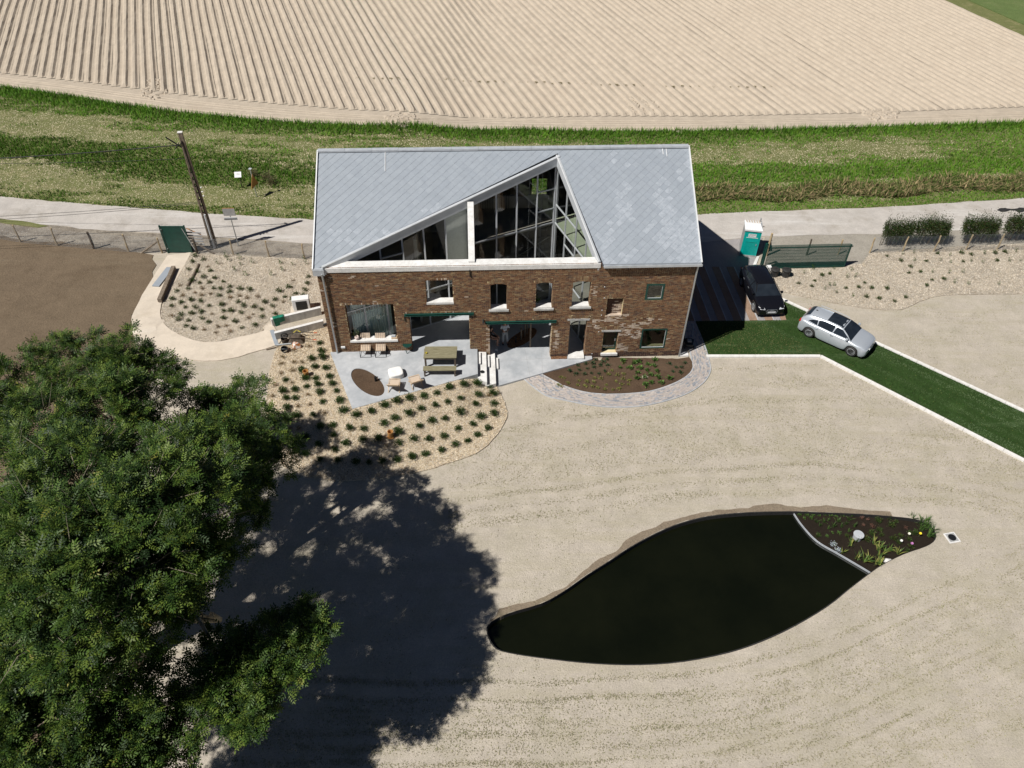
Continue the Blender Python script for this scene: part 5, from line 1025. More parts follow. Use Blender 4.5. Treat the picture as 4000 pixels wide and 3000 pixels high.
MB().tube([(.08, -.14, 2.6), (.06, -.12, 5), (.0, -.11, ph - .5), (-.2, -.1, ph - .8)], .03, 5).build('cable', 'blackm', pole)
m = MB(); m.bar((-.9, -.0, ph - .25), (-.15, 0, ph - .95), .06, .06); m.tube([(-.8, .0, ph - .6), (-.5, .1, ph - .9), (-.3, -.1, ph - .75), (-.6, -.1, ph - 1.05), (-.2, 0, ph - .6)], .02, 5); m.build('bracket', 'blackm', pole)
for k in range(3): m = MB(); m.lathe([(.001, 0), (.05, .01), (.05, .06), (.001, .08)], 8, c=(.3, -.1, 3.85 + k * .3)); m.build('insulator', 'white', pole)
top = Vector((pb.x - .2, pb.y, pb.z + ph - .8))
for k, (dx, dy, dz, sag, z0) in enumerate(((-34, -3.5, .2, 1.0, 0), (-40, 1.0, .0, 1.3, -.9), (-34, -3.0, -4.1, 1.0, -3.9), (-34, -3.6, -4.3, 1.0, -4.0))):
    pts = [top + Vector((dx * t / 14, dy * t / 14, z0 * (1 if k < 2 else 1) + (dz if k < 2 else 0) * t / 14 - sag * 4 * (t / 14) * (1 - t / 14) * .6)) for t in range(15)]
    tag(MB().tube(pts, .03 if k == 0 else .013, 5).build('overhead_cable', 'blackm'), ['thick twisted cable running left from the pole top', 'thin cable running left just below the pole top', 'upper one of the two thin low wires crossing the left lane', 'lower one of the two thin low wires crossing the left lane'][k], 'cable')
def sign_pole(base, topp, nm, lab, rz=0): p, h = tall(base, topp); t = thing(nm, lab, 'sign', tuple(p), rz); MB().tube([(0, 0, -.1), (0, 0, h)], .038, 8).build('sign_post', 'steel', t); return t, h
t, h = sign_pole((932, 962), (893, 815), 'road_sign', 'road sign seen from behind with long thin plate under a triangle, beside the utility pole', R_(4))
m = MB(); m.box(-.38, .38, -.05, -.03, h - .5, h + .05); m.build('sign_plate', 'grey', t); MB().box(-.42, .42, -.06, -.03, h - .82, h - .62).build('lower_plate', 'alu', t); MB().box(-.42, .42, -.075, -.06, h - .74, h - .70).build('plate_rail', 'blackm', t); MB().box(-.39, .39, -.055, -.025, h + .05, h + .07).build('plate_edge', 'terra', t)
t, h = sign_pole((1004, 770), (994, 660), 'warning_sign', 'traffic sign on a leaning grey post at the far verge', R_(75))
m = MB(); m.add([(-.5, -.06, h - 1.35), (.5, -.06, h - 1.35), (0, -.06, h - .4), (-.5, -.04, h - 1.35), (.5, -.04, h - 1.35), (0, -.04, h - .4)], [(0, 1, 2), (5, 4, 3), (0, 3, 4, 1), (1, 4, 5, 2), (2, 5, 3, 0)]); m.build('sign_plate', 'terra', t)
m = MB(); m.box(-.1, .1, -.1, .1, h, h + .03); m.build('post_cap', 'alu', t)
p, h = tall((947, 735), (937, 690)); t = thing('information_sign', 'small white notice board on a dark stake in the green verge', 'sign', tuple(p), R_(8))
MB().bar((0, 0, -.1), (0, 0, h), .05, .05).build('stake', 'blackm', t)
m = MB(); m.M = Matrix.Translation((-.1, -.05, h + .02)) @ Matrix.Rotation(R_(-50), 4, 'X'); m.box(-.24, .24, -.015, .015, -.05, .38); m.build('notice_board', 'white', t)
m = MB(); m.M = Matrix.Translation((-.1, -.05, h + .02)) @ Matrix.Rotation(R_(-50), 4, 'X')
for r_ in range(3): m.box(-.10, .14, -.02, -.016, .12 + r_ * .06, .145 + r_ * .06)
m.build('printed_lines', 'grey', t)

def fence(name, label, posts, wires, zt, group, mat='post', braces=(), dark=(), mesh_step=.3, extra=()):
    P = [tall(b, t_) for b, t_ in posts]; root = thing(name, label, 'fence', tuple(P[0][0])); o = P[0][0]
    for k, (p, h) in enumerate(P):
        m = MB(); l = [Vector((random.uniform(-.03, .03), random.uniform(-.03, .03), 0)) for _ in range(3)]; r_ = .055 if k not in dark else .085
        m.tube([p - o + Vector((0, 0, -.1)), p - o + l[0] + Vector((0, 0, h * .35)), p - o + l[1] + Vector((0, 0, h * .7)), p - o + l[2] + Vector((0, 0, h))], [r_, r_, r_ * .95, r_ * .9], 7); m.build('post', mat if k not in dark else 'postd', root)
    for b, t_ in braces: p0 = gp(*b); q_ = P[t_[0]]; MB().tube([p0 - o, q_[0] - o + Vector((0, 0, q_[1] * .8))], .06, 7).build('brace', 'log' , root)
    m = MB(); ends = [p for p, h in P] + [gp(*e_) for e_ in extra]
    for a, b in zip(ends[:-1], ends[1:]):
        for i in range(wires):
            z = .06 + (zt - .06) * i / (wires - 1); m.tube([a - o + Vector((0, -.06, z)), b - o + Vector((0, -.06, z))], .0055, 3, caps=False)
        L = (b - a).length; k = int(L / mesh_step)
        for i in range(k): q_ = a.lerp(b, i / k); m.tube([q_ - o + Vector((0, -.06, .03)), q_ - o + Vector((0, -.06, zt))], .0022, 3, caps=False)
    tag(m.build('wire_mesh', 'steel', root), kind='stuff'); return root
z8 = lambda L: Z(0, 820, 2.86, L); f1 = z8([(232, 362), (148, 170), (650, 400), (570, 205), (1052, 435), (985, 245), (1442, 468), (1370, 272), (1815, 482), (1752, 312)])
fence('wire_fence', 'wire fence on split wooden posts along the lane left of the small green gate', [((-70, 920), (-95, 865))] + [(f1[i], f1[i + 1]) for i in range(0, 10, 2)], 13, 1.25, 'left', braces=[(z8([(1575, 485)])[0], (5,))], dark=(3,))
g1 = Z(500, 820, 2.676, [(728, 460), (680, 303), (1105, 472), (1062, 310), (1475, 495), (1440, 325), (1848, 510), (1808, 350)])
fence('wire_fence', 'wire fence on split wooden posts between small green gate and house', [(g1[i], g1[i + 1]) for i in range(0, 8, 2)], 12, 1.2, 'mid', braces=[(Z(500, 820, 2.676, [(920, 465)])[0], (0,))], dark=(0,), extra=[(1275, 1020)])
h1 = Z(3300, 760, 3.073, [(295, 705), (375, 520), (690, 685), (755, 505), (1065, 690), (1155, 495), (1450, 670), (1535, 485), (1820, 665), (1925, 475)])
fence('wire_fence', 'wire fence on pale wooden posts before the clipped hedge at the right', [(h1[i], h1[i + 1]) for i in range(0, 10, 2)] + [((4020, 975), (4050, 912))], 14, 1.3, 'right')
# hedge bushes
def hedge(x0, x1, ytop, lab, hh=2.0):
    a, b = gp(*x0), gp(*x1); root = thing('hedge_bush', lab, 'hedge', tuple(a.lerp(b, .5)), group='hedge bushes behind the right fence'); o = root.location; L = (b - a).length
    P = []; n = int(L * 4200); t = NR.rand(n); u = NR.normal(size=n) * .30; zc = .85 + .9 * fbm(t * L * .7, t * 0 + x0[0] * .013, 4); z = zc + NR.normal(size=n) * .30; spike = NR.rand(n) < .07; z[spike] += NR.uniform(0, .7, spike.sum())
    k = fbm(t * L * 1.1, z * 1.6, 7) > .24; t, u, z = t[k], u[k], z[k]; n = len(t)
    Pp = np.array(a)[None] * (1 - t[:, None]) + np.array(b)[None] * t[:, None] + np.stack([u * .3, u, z], 1) - np.array(o)[None]; D = NR.normal(size=(n, 3)) + np.stack([0 * t, u, .6 + 0 * t], 1); D /= np.linalg.norm(D, axis=1)[:, None]
    tag(quads_mesh('foliage', leaf_faces(Pp, D, .085, .045), np.array([(.03, .06, .015), (.05, .085, .02), (.02, .04, .01), (.06, .05, .02)])[NR.randint(0, 4, n)] * NR.uniform(.7, 1.3, (n, 1)), MT['leaf'], root), kind='stuff')
    m = MB()
    for i in range(int(L * 4)):
        q_ = a.lerp(b, random.random()) - o; tp = q_ + Vector((random.uniform(-.3, .5), random.uniform(-.3, .3), random.uniform(.9, 1.6))); m.tube([q_, q_.lerp(tp, .5) + Vector((random.uniform(-.08, .08), 0, 0)), tp], [.03, .02, .008], 4, caps=False)
    tag(m.build('stems', 'log', root), kind='stuff')
yo = 12
hb = lambda x, y: (3300 + x / 3.073, 760 + y / 3.073)
hedge(hb(400, 610), hb(760, 600), 0, 'leftmost dense hedge bush behind the right fence'); hedge(hb(780, 598), hb(1180, 590), 0, 'second hedge bush from the left with tall spiky shoots'); hedge(hb(1330, 585), hb(1760, 570), 0, 'third hedge bush from the left after the gap'); hedge(hb(1840, 560), hb(2120, 545), 0, 'fourth hedge bush from the left behind the right fence'); hedge(hb(2150, 545), hb(2700, 530), 0, 'hedge bush running out at the right edge of the photo')
# dark asphalt patch
tag(sheet('asphalt_patch', spl(G2(Z(3300, 760, 3.073, [(1830, 190), (1900, 165), (2000, 180), (2120, 160), (2200, 190), (2100, 220), (2010, 195), (1900, 215)])), 4), 'black', .05, .3, .04), 'dark tar patch on the lane at the right edge', kind='structure')

# small green gate at the left
ga, gb = gp(694, 988), gp(750, 988); p, h = tall((650, 988), (622, 893)); a = gp(656, 988); b = gp(752, 988); t = thing('garden_gate', 'solid dark green garden gate at the head of the sandy path', 'gate', tuple(a), math.atan2(b.y - a.y, b.x - a.x)); L = (b - a).length
MB().box(.1, L - .06, -.02, .02, .06, 2.0).build('gate_panel', 'green', t); MB().box(0, .08, -.05, .05, -.1, 2.1).build('gate_post', 'green', t); MB().box(L - .04, L + .04, -.05, .05, -.1, 2.1).build('gate_post', 'green', t); MB().box(.08, L - .04, -.03, .03, 2.0, 2.06).build('top_rail', 'green', t)
for z in (.35, 1.8): MB().box(.07, .13, -.07, -.02, z, z + .05).build('hinge', 'steel', t)
# leaning metal shutter frame beside the gate
m = MB(); fr = thing('leaning_frame', 'slatted metal frame with a diagonal pole leaning beside the small green gate', 'frame', tuple(gp(745, 985)), R_(-3))
MB().bar((.5, -.1, -.05), (-.02, -.1, 1.9), .06, .05).build('pole', 'steel', fr)
for k in range(5): MB().box(.02, 1.05, .08, .12, .55 + k * .22, .64 + k * .22).build('slat', 'grey', fr)
MB().bar((.15, .15, 1.75), (1.0, .15, 1.3), .05, .04).build('top_bar', 'terra', fr)

# sliding gate
a = Vector((16.42, 43.02, -.15)); b = Vector((22.15, 43.38, -.15)); t = thing('sliding_gate', 'long dark green mesh sliding gate standing open beside the driveway', 'gate', tuple(a), math.atan2(b.y - a.y, b.x - a.x)); L = (b - a).length
MB().box(.2, L, -.04, .04, .02, .14).build('bottom_rail', 'green', t); MB().box(.2, L + .1, -.03, .03, 1.62, 1.68).build('top_rail', 'green', t)
m = MB(); k = 78
for i in range(k): x = .25 + i * (L - .35) / k; m.box(x, x + .034, -.015, .015, .14, 1.86)
for i in range(7): m.box(.25, L - .1, .016, .022, .2 + i * .24, .215 + i * .24)
tag(m.build('bars', 'green', t), kind='stuff')
MB().box(L - .1, L, -.03, .03, .14, 1.8).build('end_post', 'green', t)
for y in (-.13, .10): MB().box(.0, .12, y, y + .08, -.3, 2.0).build('guide_post', 'green', t)
MB().box(.0, .12, -.12, .18, 1.9, 2.0).build('guide_bridge', 'green', t)
m = MB(); m.box(.30, .62, -.42, -.12, -.1, .42); m.build('motor_box', 'white', t, bevel=.03); MB().box(.36, .56, -.43, -.42, .0, .06).build('motor_badge', 'blackm', t); MB().box(-.1, L + .2, -.07, .07, -.12, -.08).build('ground_rail', 'steel', t)
for (bx, tp) in (((3150, 998), (3162, 935)), ((3272, 995), (3292, 936))):
    p, h = tall(bx, tp); tag(MB().tube([(0, 0, -.1), (.02, 0, h / 2), (0, 0, h)], .055, 7).build('fence_post', 'post' if bx[0] > 3200 else 'postd'), 'lone pale post behind the right end of the sliding gate' if bx[0] > 3200 else 'lone dark post behind the middle of the sliding gate', 'post').location = p
p = gp(2992, 1000); tag(MB().tube([(0, 0, 0), (0, 0, 1.8)], .08, 8).build('fence_post', 'post'), 'round wooden post behind the left end of the sliding gate', 'post').location = p

# portable toilet
ta = Vector(pix(2887.7, 998, -.2)); tb = Vector(pix(2951.6, 1004.6, -.2)); t = thing('portable_toilet', 'teal portable toilet with white roof on the lane edge', 'portable toilet', tuple(ta), math.atan2(tb.y - ta.y, tb.x - ta.x)); Wd = 1.08
m = MB(); m.box(-.03, Wd + .03, -.05, 1.15, 0, .1); m.build('base', 'grey', t)
m = MB(); m.box(0, Wd, .03, 1.1, .1, 1.98); m.build('cabin', 'grey', t, bevel=.02)
m = MB(); m.box(.0, .09, -.0, .03, .1, 1.95); m.box(Wd - .09, Wd, -.0, .03, .1, 1.95); m.box(.09, Wd - .09, .0, .03, 1.88, 1.95); m.build('door_frame', 'teal', t)
dr = MB().box(.095, Wd - .095, -.01, .028, .12, 1.87).build('door', 'teal', t)
for i in range(15): MB().box(.16 + i * .053, .18 + i * .053, -.022, -.011, .22, 1.08).build('rib', 'teal', dr)
MB().box(.18, Wd - .18, -.02, -.011, 1.12, 1.135).build('ledge', 'green', dr); MB().box(.16, Wd - .16, -.025, -.011, 1.47, 1.50).build('ledge', 'white', dr); MB().box(Wd - .2, Wd - .15, -.04, -.011, .9, 1.02).build('handle', 'grey', dr)
sg = MB().box(.26, Wd - .30, -.018, -.011, 1.54, 1.78).build('sign', 'white', dr)
tc = bpy.data.curves.new('lettering', 'FONT'); tc.body = 'ARTSANIT'; tc.size = .085; tc.extrude = .001; tc.align_x = 'CENTER'; tc.shear = .25; to = bpy.data.objects.new('lettering', tc); COL.objects.link(to)
dg = bpy.context.evaluated_depsgraph_get(); tme = bpy.data.meshes.new_from_object(to.evaluated_get(dg)); bpy.data.objects.remove(to); lo = link('lettering', tme, sg, ['blackm']); lo.location = (Wd / 2 - .02, -.020, 1.685); lo.rotation_euler = (R_(90), 0, 0)
m = MB(); m.box(.30, .38, -.0205, -.018, 1.60, 1.635); m.box(.45, .60, -.0205, -.018, 1.60, 1.62); m.build('small_print', 'grey', sg)
m = MB(); m.add([(-.04, -.05, 1.98), (Wd + .04, -.05, 1.98), (Wd + .04, 1.16, 1.98), (-.04, 1.16, 1.98), (-.04, -.05, 2.10), (Wd + .04, -.05, 2.10), (Wd + .04, 1.16, 2.10), (-.04, 1.16, 2.10), (.1, .5, 2.24), (Wd - .1, .5, 2.24), (Wd - .1, .65, 2.24), (.1, .65, 2.24)], [(0, 1, 5, 4), (1, 2, 6, 5), (2, 3, 7, 6), (3, 0, 4, 7), (4, 5, 9, 8), (5, 6, 10, 9), (6, 7, 11, 10), (7, 4, 8, 11), (8, 9, 10, 11), (3, 2, 1, 0)])
rf = m.build('cab_roof', 'white', t)
for i in range(6): x = .08 + i * .17; MB().bar((x, .0, 2.125), (x, .5, 2.25), .04, .03).build('roof_rib', 'white', rf); MB().bar((x, .66, 2.25), (x, 1.12, 2.13), .05, .03).build('roof_rib', 'weave', rf)
MB().tube([(Wd - .1, 1.05, 2.0), (Wd - .1, 1.05, 2.4)], .05, 8).build('vent_pipe', 'grey', t)
p = gp(2982, 887); o = rock('dark_stone', (.12, .07, .06), 'postd', 2); o.location = p; tag(o, 'small dark stone on the lane beside the toilet', 'stone')

# two black bins
for k, (x, y, lb) in enumerate(((3022, 1078, 'black round lidded bin in the chips, left of the pair'), (3066, 1080, 'black round lidded bin in the chips, right of the pair'))):
    t = thing('round_bin', lb, 'bin', tuple(gp(x, y)), group='black round bins')
    MT.setdefault('binb', pm('dusty_black_plastic', (.02, .02, .02), (.16, .15, .13), 3, .7, stops=(.45, .8)))
    m = MB(); m.lathe([(.24, 0), (.27, .5), (.28, .52), (.24, .5)], 18); m.build('bin_body', 'binb', t, smooth=False); m = MB(); m.lathe([(.30, .5), (.31, .55), (.22, .60), (.08, .61), (.001, .61)], 18); l = m.build('lid', 'black', t); MB().bar((-.08, 0, .63), (.08, 0, .63), .03, .04).build('handle', 'black', l)

# ------------------------------------------------------------------ cars
def car(name, label, fa, ra, body, rimm, sun_roof, plate_front=True, tail='estate'):
    """fa, ra: ground points below the near front and near rear wheel centres (world)"""
    d = (fa - ra); d.z = 0; d.normalize(); left = Vector((-d.y, d.x, 0)); side = -1    # near side is the car's right (-y)
    mid = (fa + ra) / 2 + left * .80; t = thing(name, label, 'car', (mid.x, mid.y, hgt(mid.x, mid.y) + .05), math.atan2(d.y, d.x))
    WB = 2.62; FX, RX = WB / 2, -WB / 2; RR = .335
    st = [-2.10, -2.07, -1.98, -1.85, -1.72, -1.66, -1.58, -1.45, -1.31, -1.17, -1.04, -.96, -.90, -.6, -.2, .2, .6, .90, .96, 1.04, 1.17, 1.31, 1.45, 1.58, 1.66, 1.72, 1.85, 1.98, 2.08, 2.17, 2.20]
    def hw_(x): return .892 * (1 - .10 * max(0, (abs(x) - 1.3) / .9) ** 2.2 - .10 * max(0, (abs(x) - 1.95) / .25) ** 2)
    def topz(x): return np.interp(x, [-2.10, -2.02, -1.9, -1.0, 0, .9, 1.3, 1.8, 2.08, 2.17, 2.2], [.78, .93, .98, .965, .935, .93, .90, .83, .74, .66, .60])
    def low(x):
        z = .19 if abs(x) < 1.9 else .19 + (abs(x) - 1.9) * .35
        for c_ in (FX, RX):
            if abs(x - c_) < .395: z = max(z, .31 + math.sqrt(max(0, .39 ** 2 - (x - c_) ** 2)))
        return min(z, topz(x) - .12)
    m = MB(); rings = []
    for x in st:
        w = hw_(x); zt = topz(x); zl = low(x); h = zt - zl; r_ = [(w * .965, zl), (w * 1.0, zl + h * .12), (w * 1.0, zl + h * .45), (w * .985, zl + h * .72), (w * .955, zt - .045), (w * .90, zt), (w * .55, zt + .028), (0, zt + .04)]
        rings.append([(x, -y, z) for y, z in r_] + [(x, y, z) for y, z in r_[-2::-1]])
    k = len(rings[0]); m.v = [p for r in rings for p in r]
    for i in range(len(st) - 1):
        for j in range(k - 1): m.f.append((i * k + j, (i + 1) * k + j, (i + 1) * k + j + 1, i * k + j + 1)); m.m.append(0)
    m.f.append(tuple(range(k))); m.m.append(0); m.f.append(tuple((len(st) - 1) * k + j for j in range(k))[::-1]); m.m.append(0)
    bo = m.build('body', body, t, smooth=True); sd_ = bo.modifiers.new('s', 'SUBSURF'); sd_.levels = 1; sd_.render_levels = 1
    MB().box(-2.0, 2.05, -.80, .80, .17, .5).build('underbody', 'black', t)
    # cabin
    zr_ = lambda x: float(np.interp(x, [-2.04, -1.86, -1.62, -1.35, -.8, -.2, .30, .45, .75, 1.08], [.97, 1.20, 1.345, 1.39, 1.425, 1.43, 1.39, 1.34, 1.175, .92]))
    yb = lambda x: .80 - .10 * max(0, (-x - 1.2) / .8) ** 2 - .05 * max(0, (x - .3) / .8)
    ys = lambda x, z: yb(x) - max(0, z - .93) * .50
    cx_ = [-2.04, -1.95, -1.86, -1.74, -1.62, -1.48, -1.35, -1.05, -.8, -.5, -.2, .1, .30, .45, .6, .75, .92, 1.08]; m = MB(); rings = []
    for x in cx_:
        z = zr_(x); e_ = min(.07, (z - .91) * .4); r_ = [(ys(x, .90), .88), (ys(x, (z + .9) / 2), (z + .90) / 2), (ys(x, z - e_), z - e_), (ys(x, z) - .06, z - .012), (ys(x, z) * .5, z + .012), (0, z + .02)]
        rings.append([(x, -y, z_) for y, z_ in r_] + [(x, y, z_) for y, z_ in r_[-2::-1]])
    k = len(rings[0]); m.v = [p for r in rings for p in r]
    for i in range(len(cx_) - 1):
        for j in range(k - 1): m.f.append((i * k + j, (i + 1) * k + j, (i + 1) * k + j + 1, i * k + j + 1)); m.m.append(0)
    m.build('cabin', body, t, smooth=True)
    def patch(nm, x0, x1, f0, f1, mat, off, par=t, ny=6, nx_=6):     # a panel lying on the roof / screens, from x0 to x1, |y| up to f*half width
        m = MB(); V = []
        for i in range(nx_ + 1):
            x = x0 + (x1 - x0) * i / nx_; z = zr_(x); f = f0 + (f1 - f0) * i / nx_; w = (ys(x, z) - .05) * f; dz = (zr_(x + .02) - zr_(x - .02)) / .04; nn = Vector((-dz, 0, 1)).normalized() * off
            for j in range(ny + 1): y = -w + 2 * w * j / ny; V.append((x + nn.x, y, z + .02 - .02 * abs(y / max(w, .1)) * 1.3 + nn.z))
        m.add(V, [(i * (ny + 1) + j, (i + 1) * (ny + 1) + j, (i + 1) * (ny + 1) + j + 1, i * (ny + 1) + j + 1) for i in range(nx_) for j in range(ny)]); return m.build(nm, mat, par, smooth=True)
    patch('windscreen', .42, 1.07, 1.06, 1.16, 'carglass', .012); patch('rear_window', -1.97, -1.66, 1.0, .98, 'carglass', .010)
    if sun_roof: patch('sunroof', -.62, .36, 1.0, 1.0, 'carglass', .010)
    wins = [[(.98, .955), (.42, 1.30), (.06, 1.345), (-.02, .965)], [(-.08, .965), (-.02, 1.345), (-.75, 1.345), (-1.02, 1.27), (-.98, .985)], [(-1.04, .99), (-1.08, 1.255), (-1.38, 1.17), (-1.62, 1.03)]]
    for s in (-1, 1):
        for w in wins:
            m = MB(); vs = [(x, s * (ys(x, z) + .008), z) for x, z in w]; n_ = len(vs); cen = (sum(v[0] for v in vs) / n_, s * (sum(abs(v[1]) for v in vs) / n_ + .006), sum(v[2] for v in vs) / n_); m.add(vs + [cen], [(i, (i + 1) % n_, n_) if s < 0 else ((i + 1) % n_, i, n_) for i in range(n_)]); m.build('side_window', 'carglass', t)
        MB().box(.78, .93, min(s * .84, s * 1.0), max(s * .84, s * 1.0), .97, 1.10).build('mirror', body, t, bevel=.04)
        for x in (.0, -.95): MB().box(x - .12, x + .06, min(s * .885, s * .91), max(s * .885, s * .91), .80, .83).build('door_handle', 'steel', t)
        m = MB(); 
        for x in (-.05, 1.0): m.bar((x, s * .893, .32), (x - .02, s * .872, .9), .006, .006)
        m.build('door_gap', 'blackm', t); 
        m = MB(); m.add([(2.17, s * .42, .62), (2.12, s * .70, .63), (1.88, s * .80, .72), (1.92, s * .62, .755), (2.10, s * .45, .70)], [(0, 1, 2, 3, 4) if s > 0 else (4, 3, 2, 1, 0)])
        for i, v in enumerate(m.v): m.v[i] = (v[0] + .03, v[1] * 1.03, v[2] + .035)
        m.build('headlight', 'lamp', t)
        m = MB(); m.box(-2.12, -1.94, min(s * .52, s * .79), max(s * .52, s * .79), .74, .87); m.build('taillight', 'redlamp', t, bevel=.03)
        for cx0 in (FX, RX):
            wy = s * .79; tm = MB(); tm.M = Matrix.Translation((cx0, wy, RR - .02)) @ Matrix.Rotation(R_(90) * (1 if s < 0 else -1), 4, 'X')
            tm.lathe([(.215, .10), (.30, .115), (.325, .09), (.335, .0), (.325, -.09), (.30, -.11), (.215, -.11)], 28); w_ = tm.build('wheel', 'black', t, smooth=True)
            rm = MB(); rm.M = tm.M; rm.lathe([(.222, .10), (.205, .105), (.20, .05)], 24); rm.lathe([(.001, .085), (.045, .088), (.05, .06)], 12)
            for q_ in range(5):
                a = q_ * 2 * math.pi / 5 + .3; rm.bar((math.cos(a) * .03, math.sin(a) * .03, .075), (math.cos(a) * .207, math.sin(a) * .207, .085), .065, .03)
            rm.build('rim', rimm, w_); bm2 = MB(); bm2.M = tm.M; bm2.lathe([(.2, .03), (.001, .03)], 20); bm2.build('brake_disc', 'blackm', w_)
    m = MB(); P = [(2.215, -.28, .66), (2.225, -.36, .56), (2.215, -.30, .36), (2.215, .30, .36), (2.225, .36, .56), (2.215, .28, .66)]; m.add(P + [(x - .06, y, z) for x, y, z in P], [(0, 1, 2, 3, 4, 5)] + [(i, 6 + i, 6 + (i + 1) % 6, (i + 1) % 6) for i in range(6)]); g = m.build('grille', 'blackm', t)
    m = MB()
    for i in range(6): m.tube([P[i], P[(i + 1) % 6]], .012, 5)
    m.build('grille_trim', 'steel', g)
    for i in range(3): MB().box(2.222, 2.23, -.29, .29, .585 - i * .06, .592 - i * .06).build('grille_slat', 'steel', g)
    for i in range(4):
        m = MB(); cy = (i - 1.5) * .062; m.tube([(2.236, cy + .04 * math.cos(a), .60 + .04 * math.sin(a)) for a in [q_ * math.pi / 6 for q_ in range(13)]], .007, 4, caps=False); m.build('badge_ring', 'steel', g)
    MB().box(2.225, 2.238, -.25, .25, .42, .52).build('number_plate', 'white', t)
    for s in (-1, 1): MB().box(2.08, 2.16, min(s * .48, s * .76), max(s * .48, s * .76), .30, .42).build('air_intake', 'blackm', t, bevel=.02)
    MB().add([(-1.42, -.02, 1.40), (-1.42, .02, 1.40), (-1.52, 0, 1.46), (-1.56, -.02, 1.39), (-1.56, .02, 1.39)], [(0, 1, 2), (0, 2, 3), (1, 4, 2), (2, 4, 3)]).build('antenna', 'blackm', t)
    for s in (-1, 1): MB().tube([(-1.5, s * .60, 1.39), (-1.2, s * .59, 1.425), (-.6, s * .58, 1.45), (0, s * .575, 1.45), (.3, s * .575, 1.425)], .02, 5).build('roof_rail', body, t)
    MB().tube([(1.0, -.55, .955), (.96, .05, .985)], .012, 4).build('wiper', 'blackm', t)
    for o in t.children_recursive:
        if o.type == 'MESH' and not o.name.startswith(('rim', 'wheel', 'brake')):
            for v in o.data.vertices:
                if v.co.x > 1.68: v.co.x = 1.68 + (v.co.x - 1.68) * .80
    return t
MT['silver'] = pm('silver_paint', (.48, .52, .57), (.55, .59, .63), 40, .34, metal=.4, coat=.6); MT['blackp'] = pm('black_paint', (.006, .006, .008), None, rough=.25, coat=.5)
MT['carglass'] = pm('tinted_car_glass', (.012, .016, .022), (.02, .026, .034), 2, .06, spec=.5); MT['lamp'] = pm('lamp_glass', (.55, .58, .60), (.70, .72, .74), 8, .15); MT['redlamp'] = pm('red_lamp', (.35, .008, .006), (.5, .02, .01), 6, .2)
car('silver_car', 'silver hatchback with black glass roof parked on the turf drive', gp(3319, 1390), gp(3154, 1315), 'silver', 'alu', True)
fa, ra = gp(2942, 1215), gp(2878, 1125)
fa_ = Vector((14.55, 37.9, 0)); dd = Vector((.36, -.933, 0)); 
bf = gp(2942, 1216); bc_dir = (gp(2991, 1236) - gp(2905, 1060)); bc_dir.z = 0; bc_dir.normalize()
car('black_car', 'black hatchback parked nose forward on the striped paving', bf, bf - bc_dir * 2.62, 'blackp', 'alu', False)

# ------------------------------------------------------------------ left service corner: basement walls, heat pump, barrow
z7 = lambda x, y: (1040 + x / 3.967, 1160 + y / 3.967)
MT['gr2'] = MT['conc_g']
def wall_thing(nm, lab, pts_top, zt, zb, mat, cat='wall', th=.25):
    P = [Vector(pix(*p, zt)) for p in pts_top]; t = thing(nm, lab, cat, (P[0].x, P[0].y, zb)); m = MB(); m.prism([(p.x - t.location.x, p.y - t.location.y) for p in P], 0, zt - zb); m.build('wall_body', mat, t); return t, P
zt = 1.35
w1, P1 = wall_thing('basement_wall', 'far pale concrete wall of the sunken entrance left of the house', [z7(60, 325), z7(830, 140), z7(840, 168), z7(75, 352)], 1.1, -1.6, 'conc_w')
w2, P2 = wall_thing('basement_wall', 'near pale concrete wall of the sunken entrance with tools leaning on it', [z7(120, 535), z7(880, 342), z7(882, 372), z7(130, 565)], 1.1, -.4, 'conc_w')
for w, P in ((w1, P1), (w2, P2)):
    for k, f in enumerate((.33, .66)):
        q0 = P[3].lerp(P[2], f) - w.location; MB().bar((q0.x, q0.y - .005, .1), (q0.x, q0.y - .005, P[0].z - w.location.z - .02), .015, .01).build('formwork_joint', 'grey', w)
    m = MB(); a_, b_ = P[3] - w.location, P[2] - w.location; m.add([(a_.x, a_.y - .006, -.0), (b_.x, b_.y - .006, -.0), (b_.x, b_.y - .006, b_.z - .01), (a_.x, a_.y - .006, a_.z - .01)], [(0, 1, 2, 3)]); m.build('shuttered_face', 'conc_g', w)
A_, B_, C_, D_ = P1[3], P1[2], P2[1], P2[0]
cv = thing('green_cover', 'green sheet draped over the left end of the far basement wall', 'cover', (A_.x, A_.y, .6)); m = MB(); o_ = cv.location
q1, q2 = [Vector(pix(*z7(*p), 1.12)) for p in ((92, 315), (265, 275))]; q3, q4 = [Vector(pix(*z7(*p), 1.13)) for p in ((268, 303), (105, 345))]; q5, q6 = [Vector(pix(*z7(*p), .25)) for p in ((332, 452), (168, 512))]
m.add([p - o_ for p in (q1, q2, q3, q4, q5, q6)], [(0, 1, 2, 3), (3, 2, 4, 5)]); MT['greenc'] = pm('green_sheet', (.0, .10, .055), (.01, .22, .14), 7, .7, .2, 10); so_ = m.build('sheet', 'greenc', cv); sm = so_.modifiers.new('t', 'SOLIDIFY'); sm.thickness = .05
m = MB(); m.prism([(p.x, p.y) for p in (A_, B_, C_, D_)], -.2, .3); tag(m.build('basement_stairs_floor', 'conc_g'), None, kind='structure')
gp0 = Vector(pix(*z7(85, 515), .68)); gp1 = Vector(pix(*z7(165, 745), .60)); tag(MB().bar(gp0, gp1, .22, .04).build('zinc_channel', 'slate1'), 'narrow grey metal channel beside the near basement wall end', 'channel')
hp = thing('heat_pump', 'white heat pump with black fan grille behind the far basement wall', 'heat pump', tuple(Vector(pix(*z7(430, 232), .62))), ANG + R_(9))
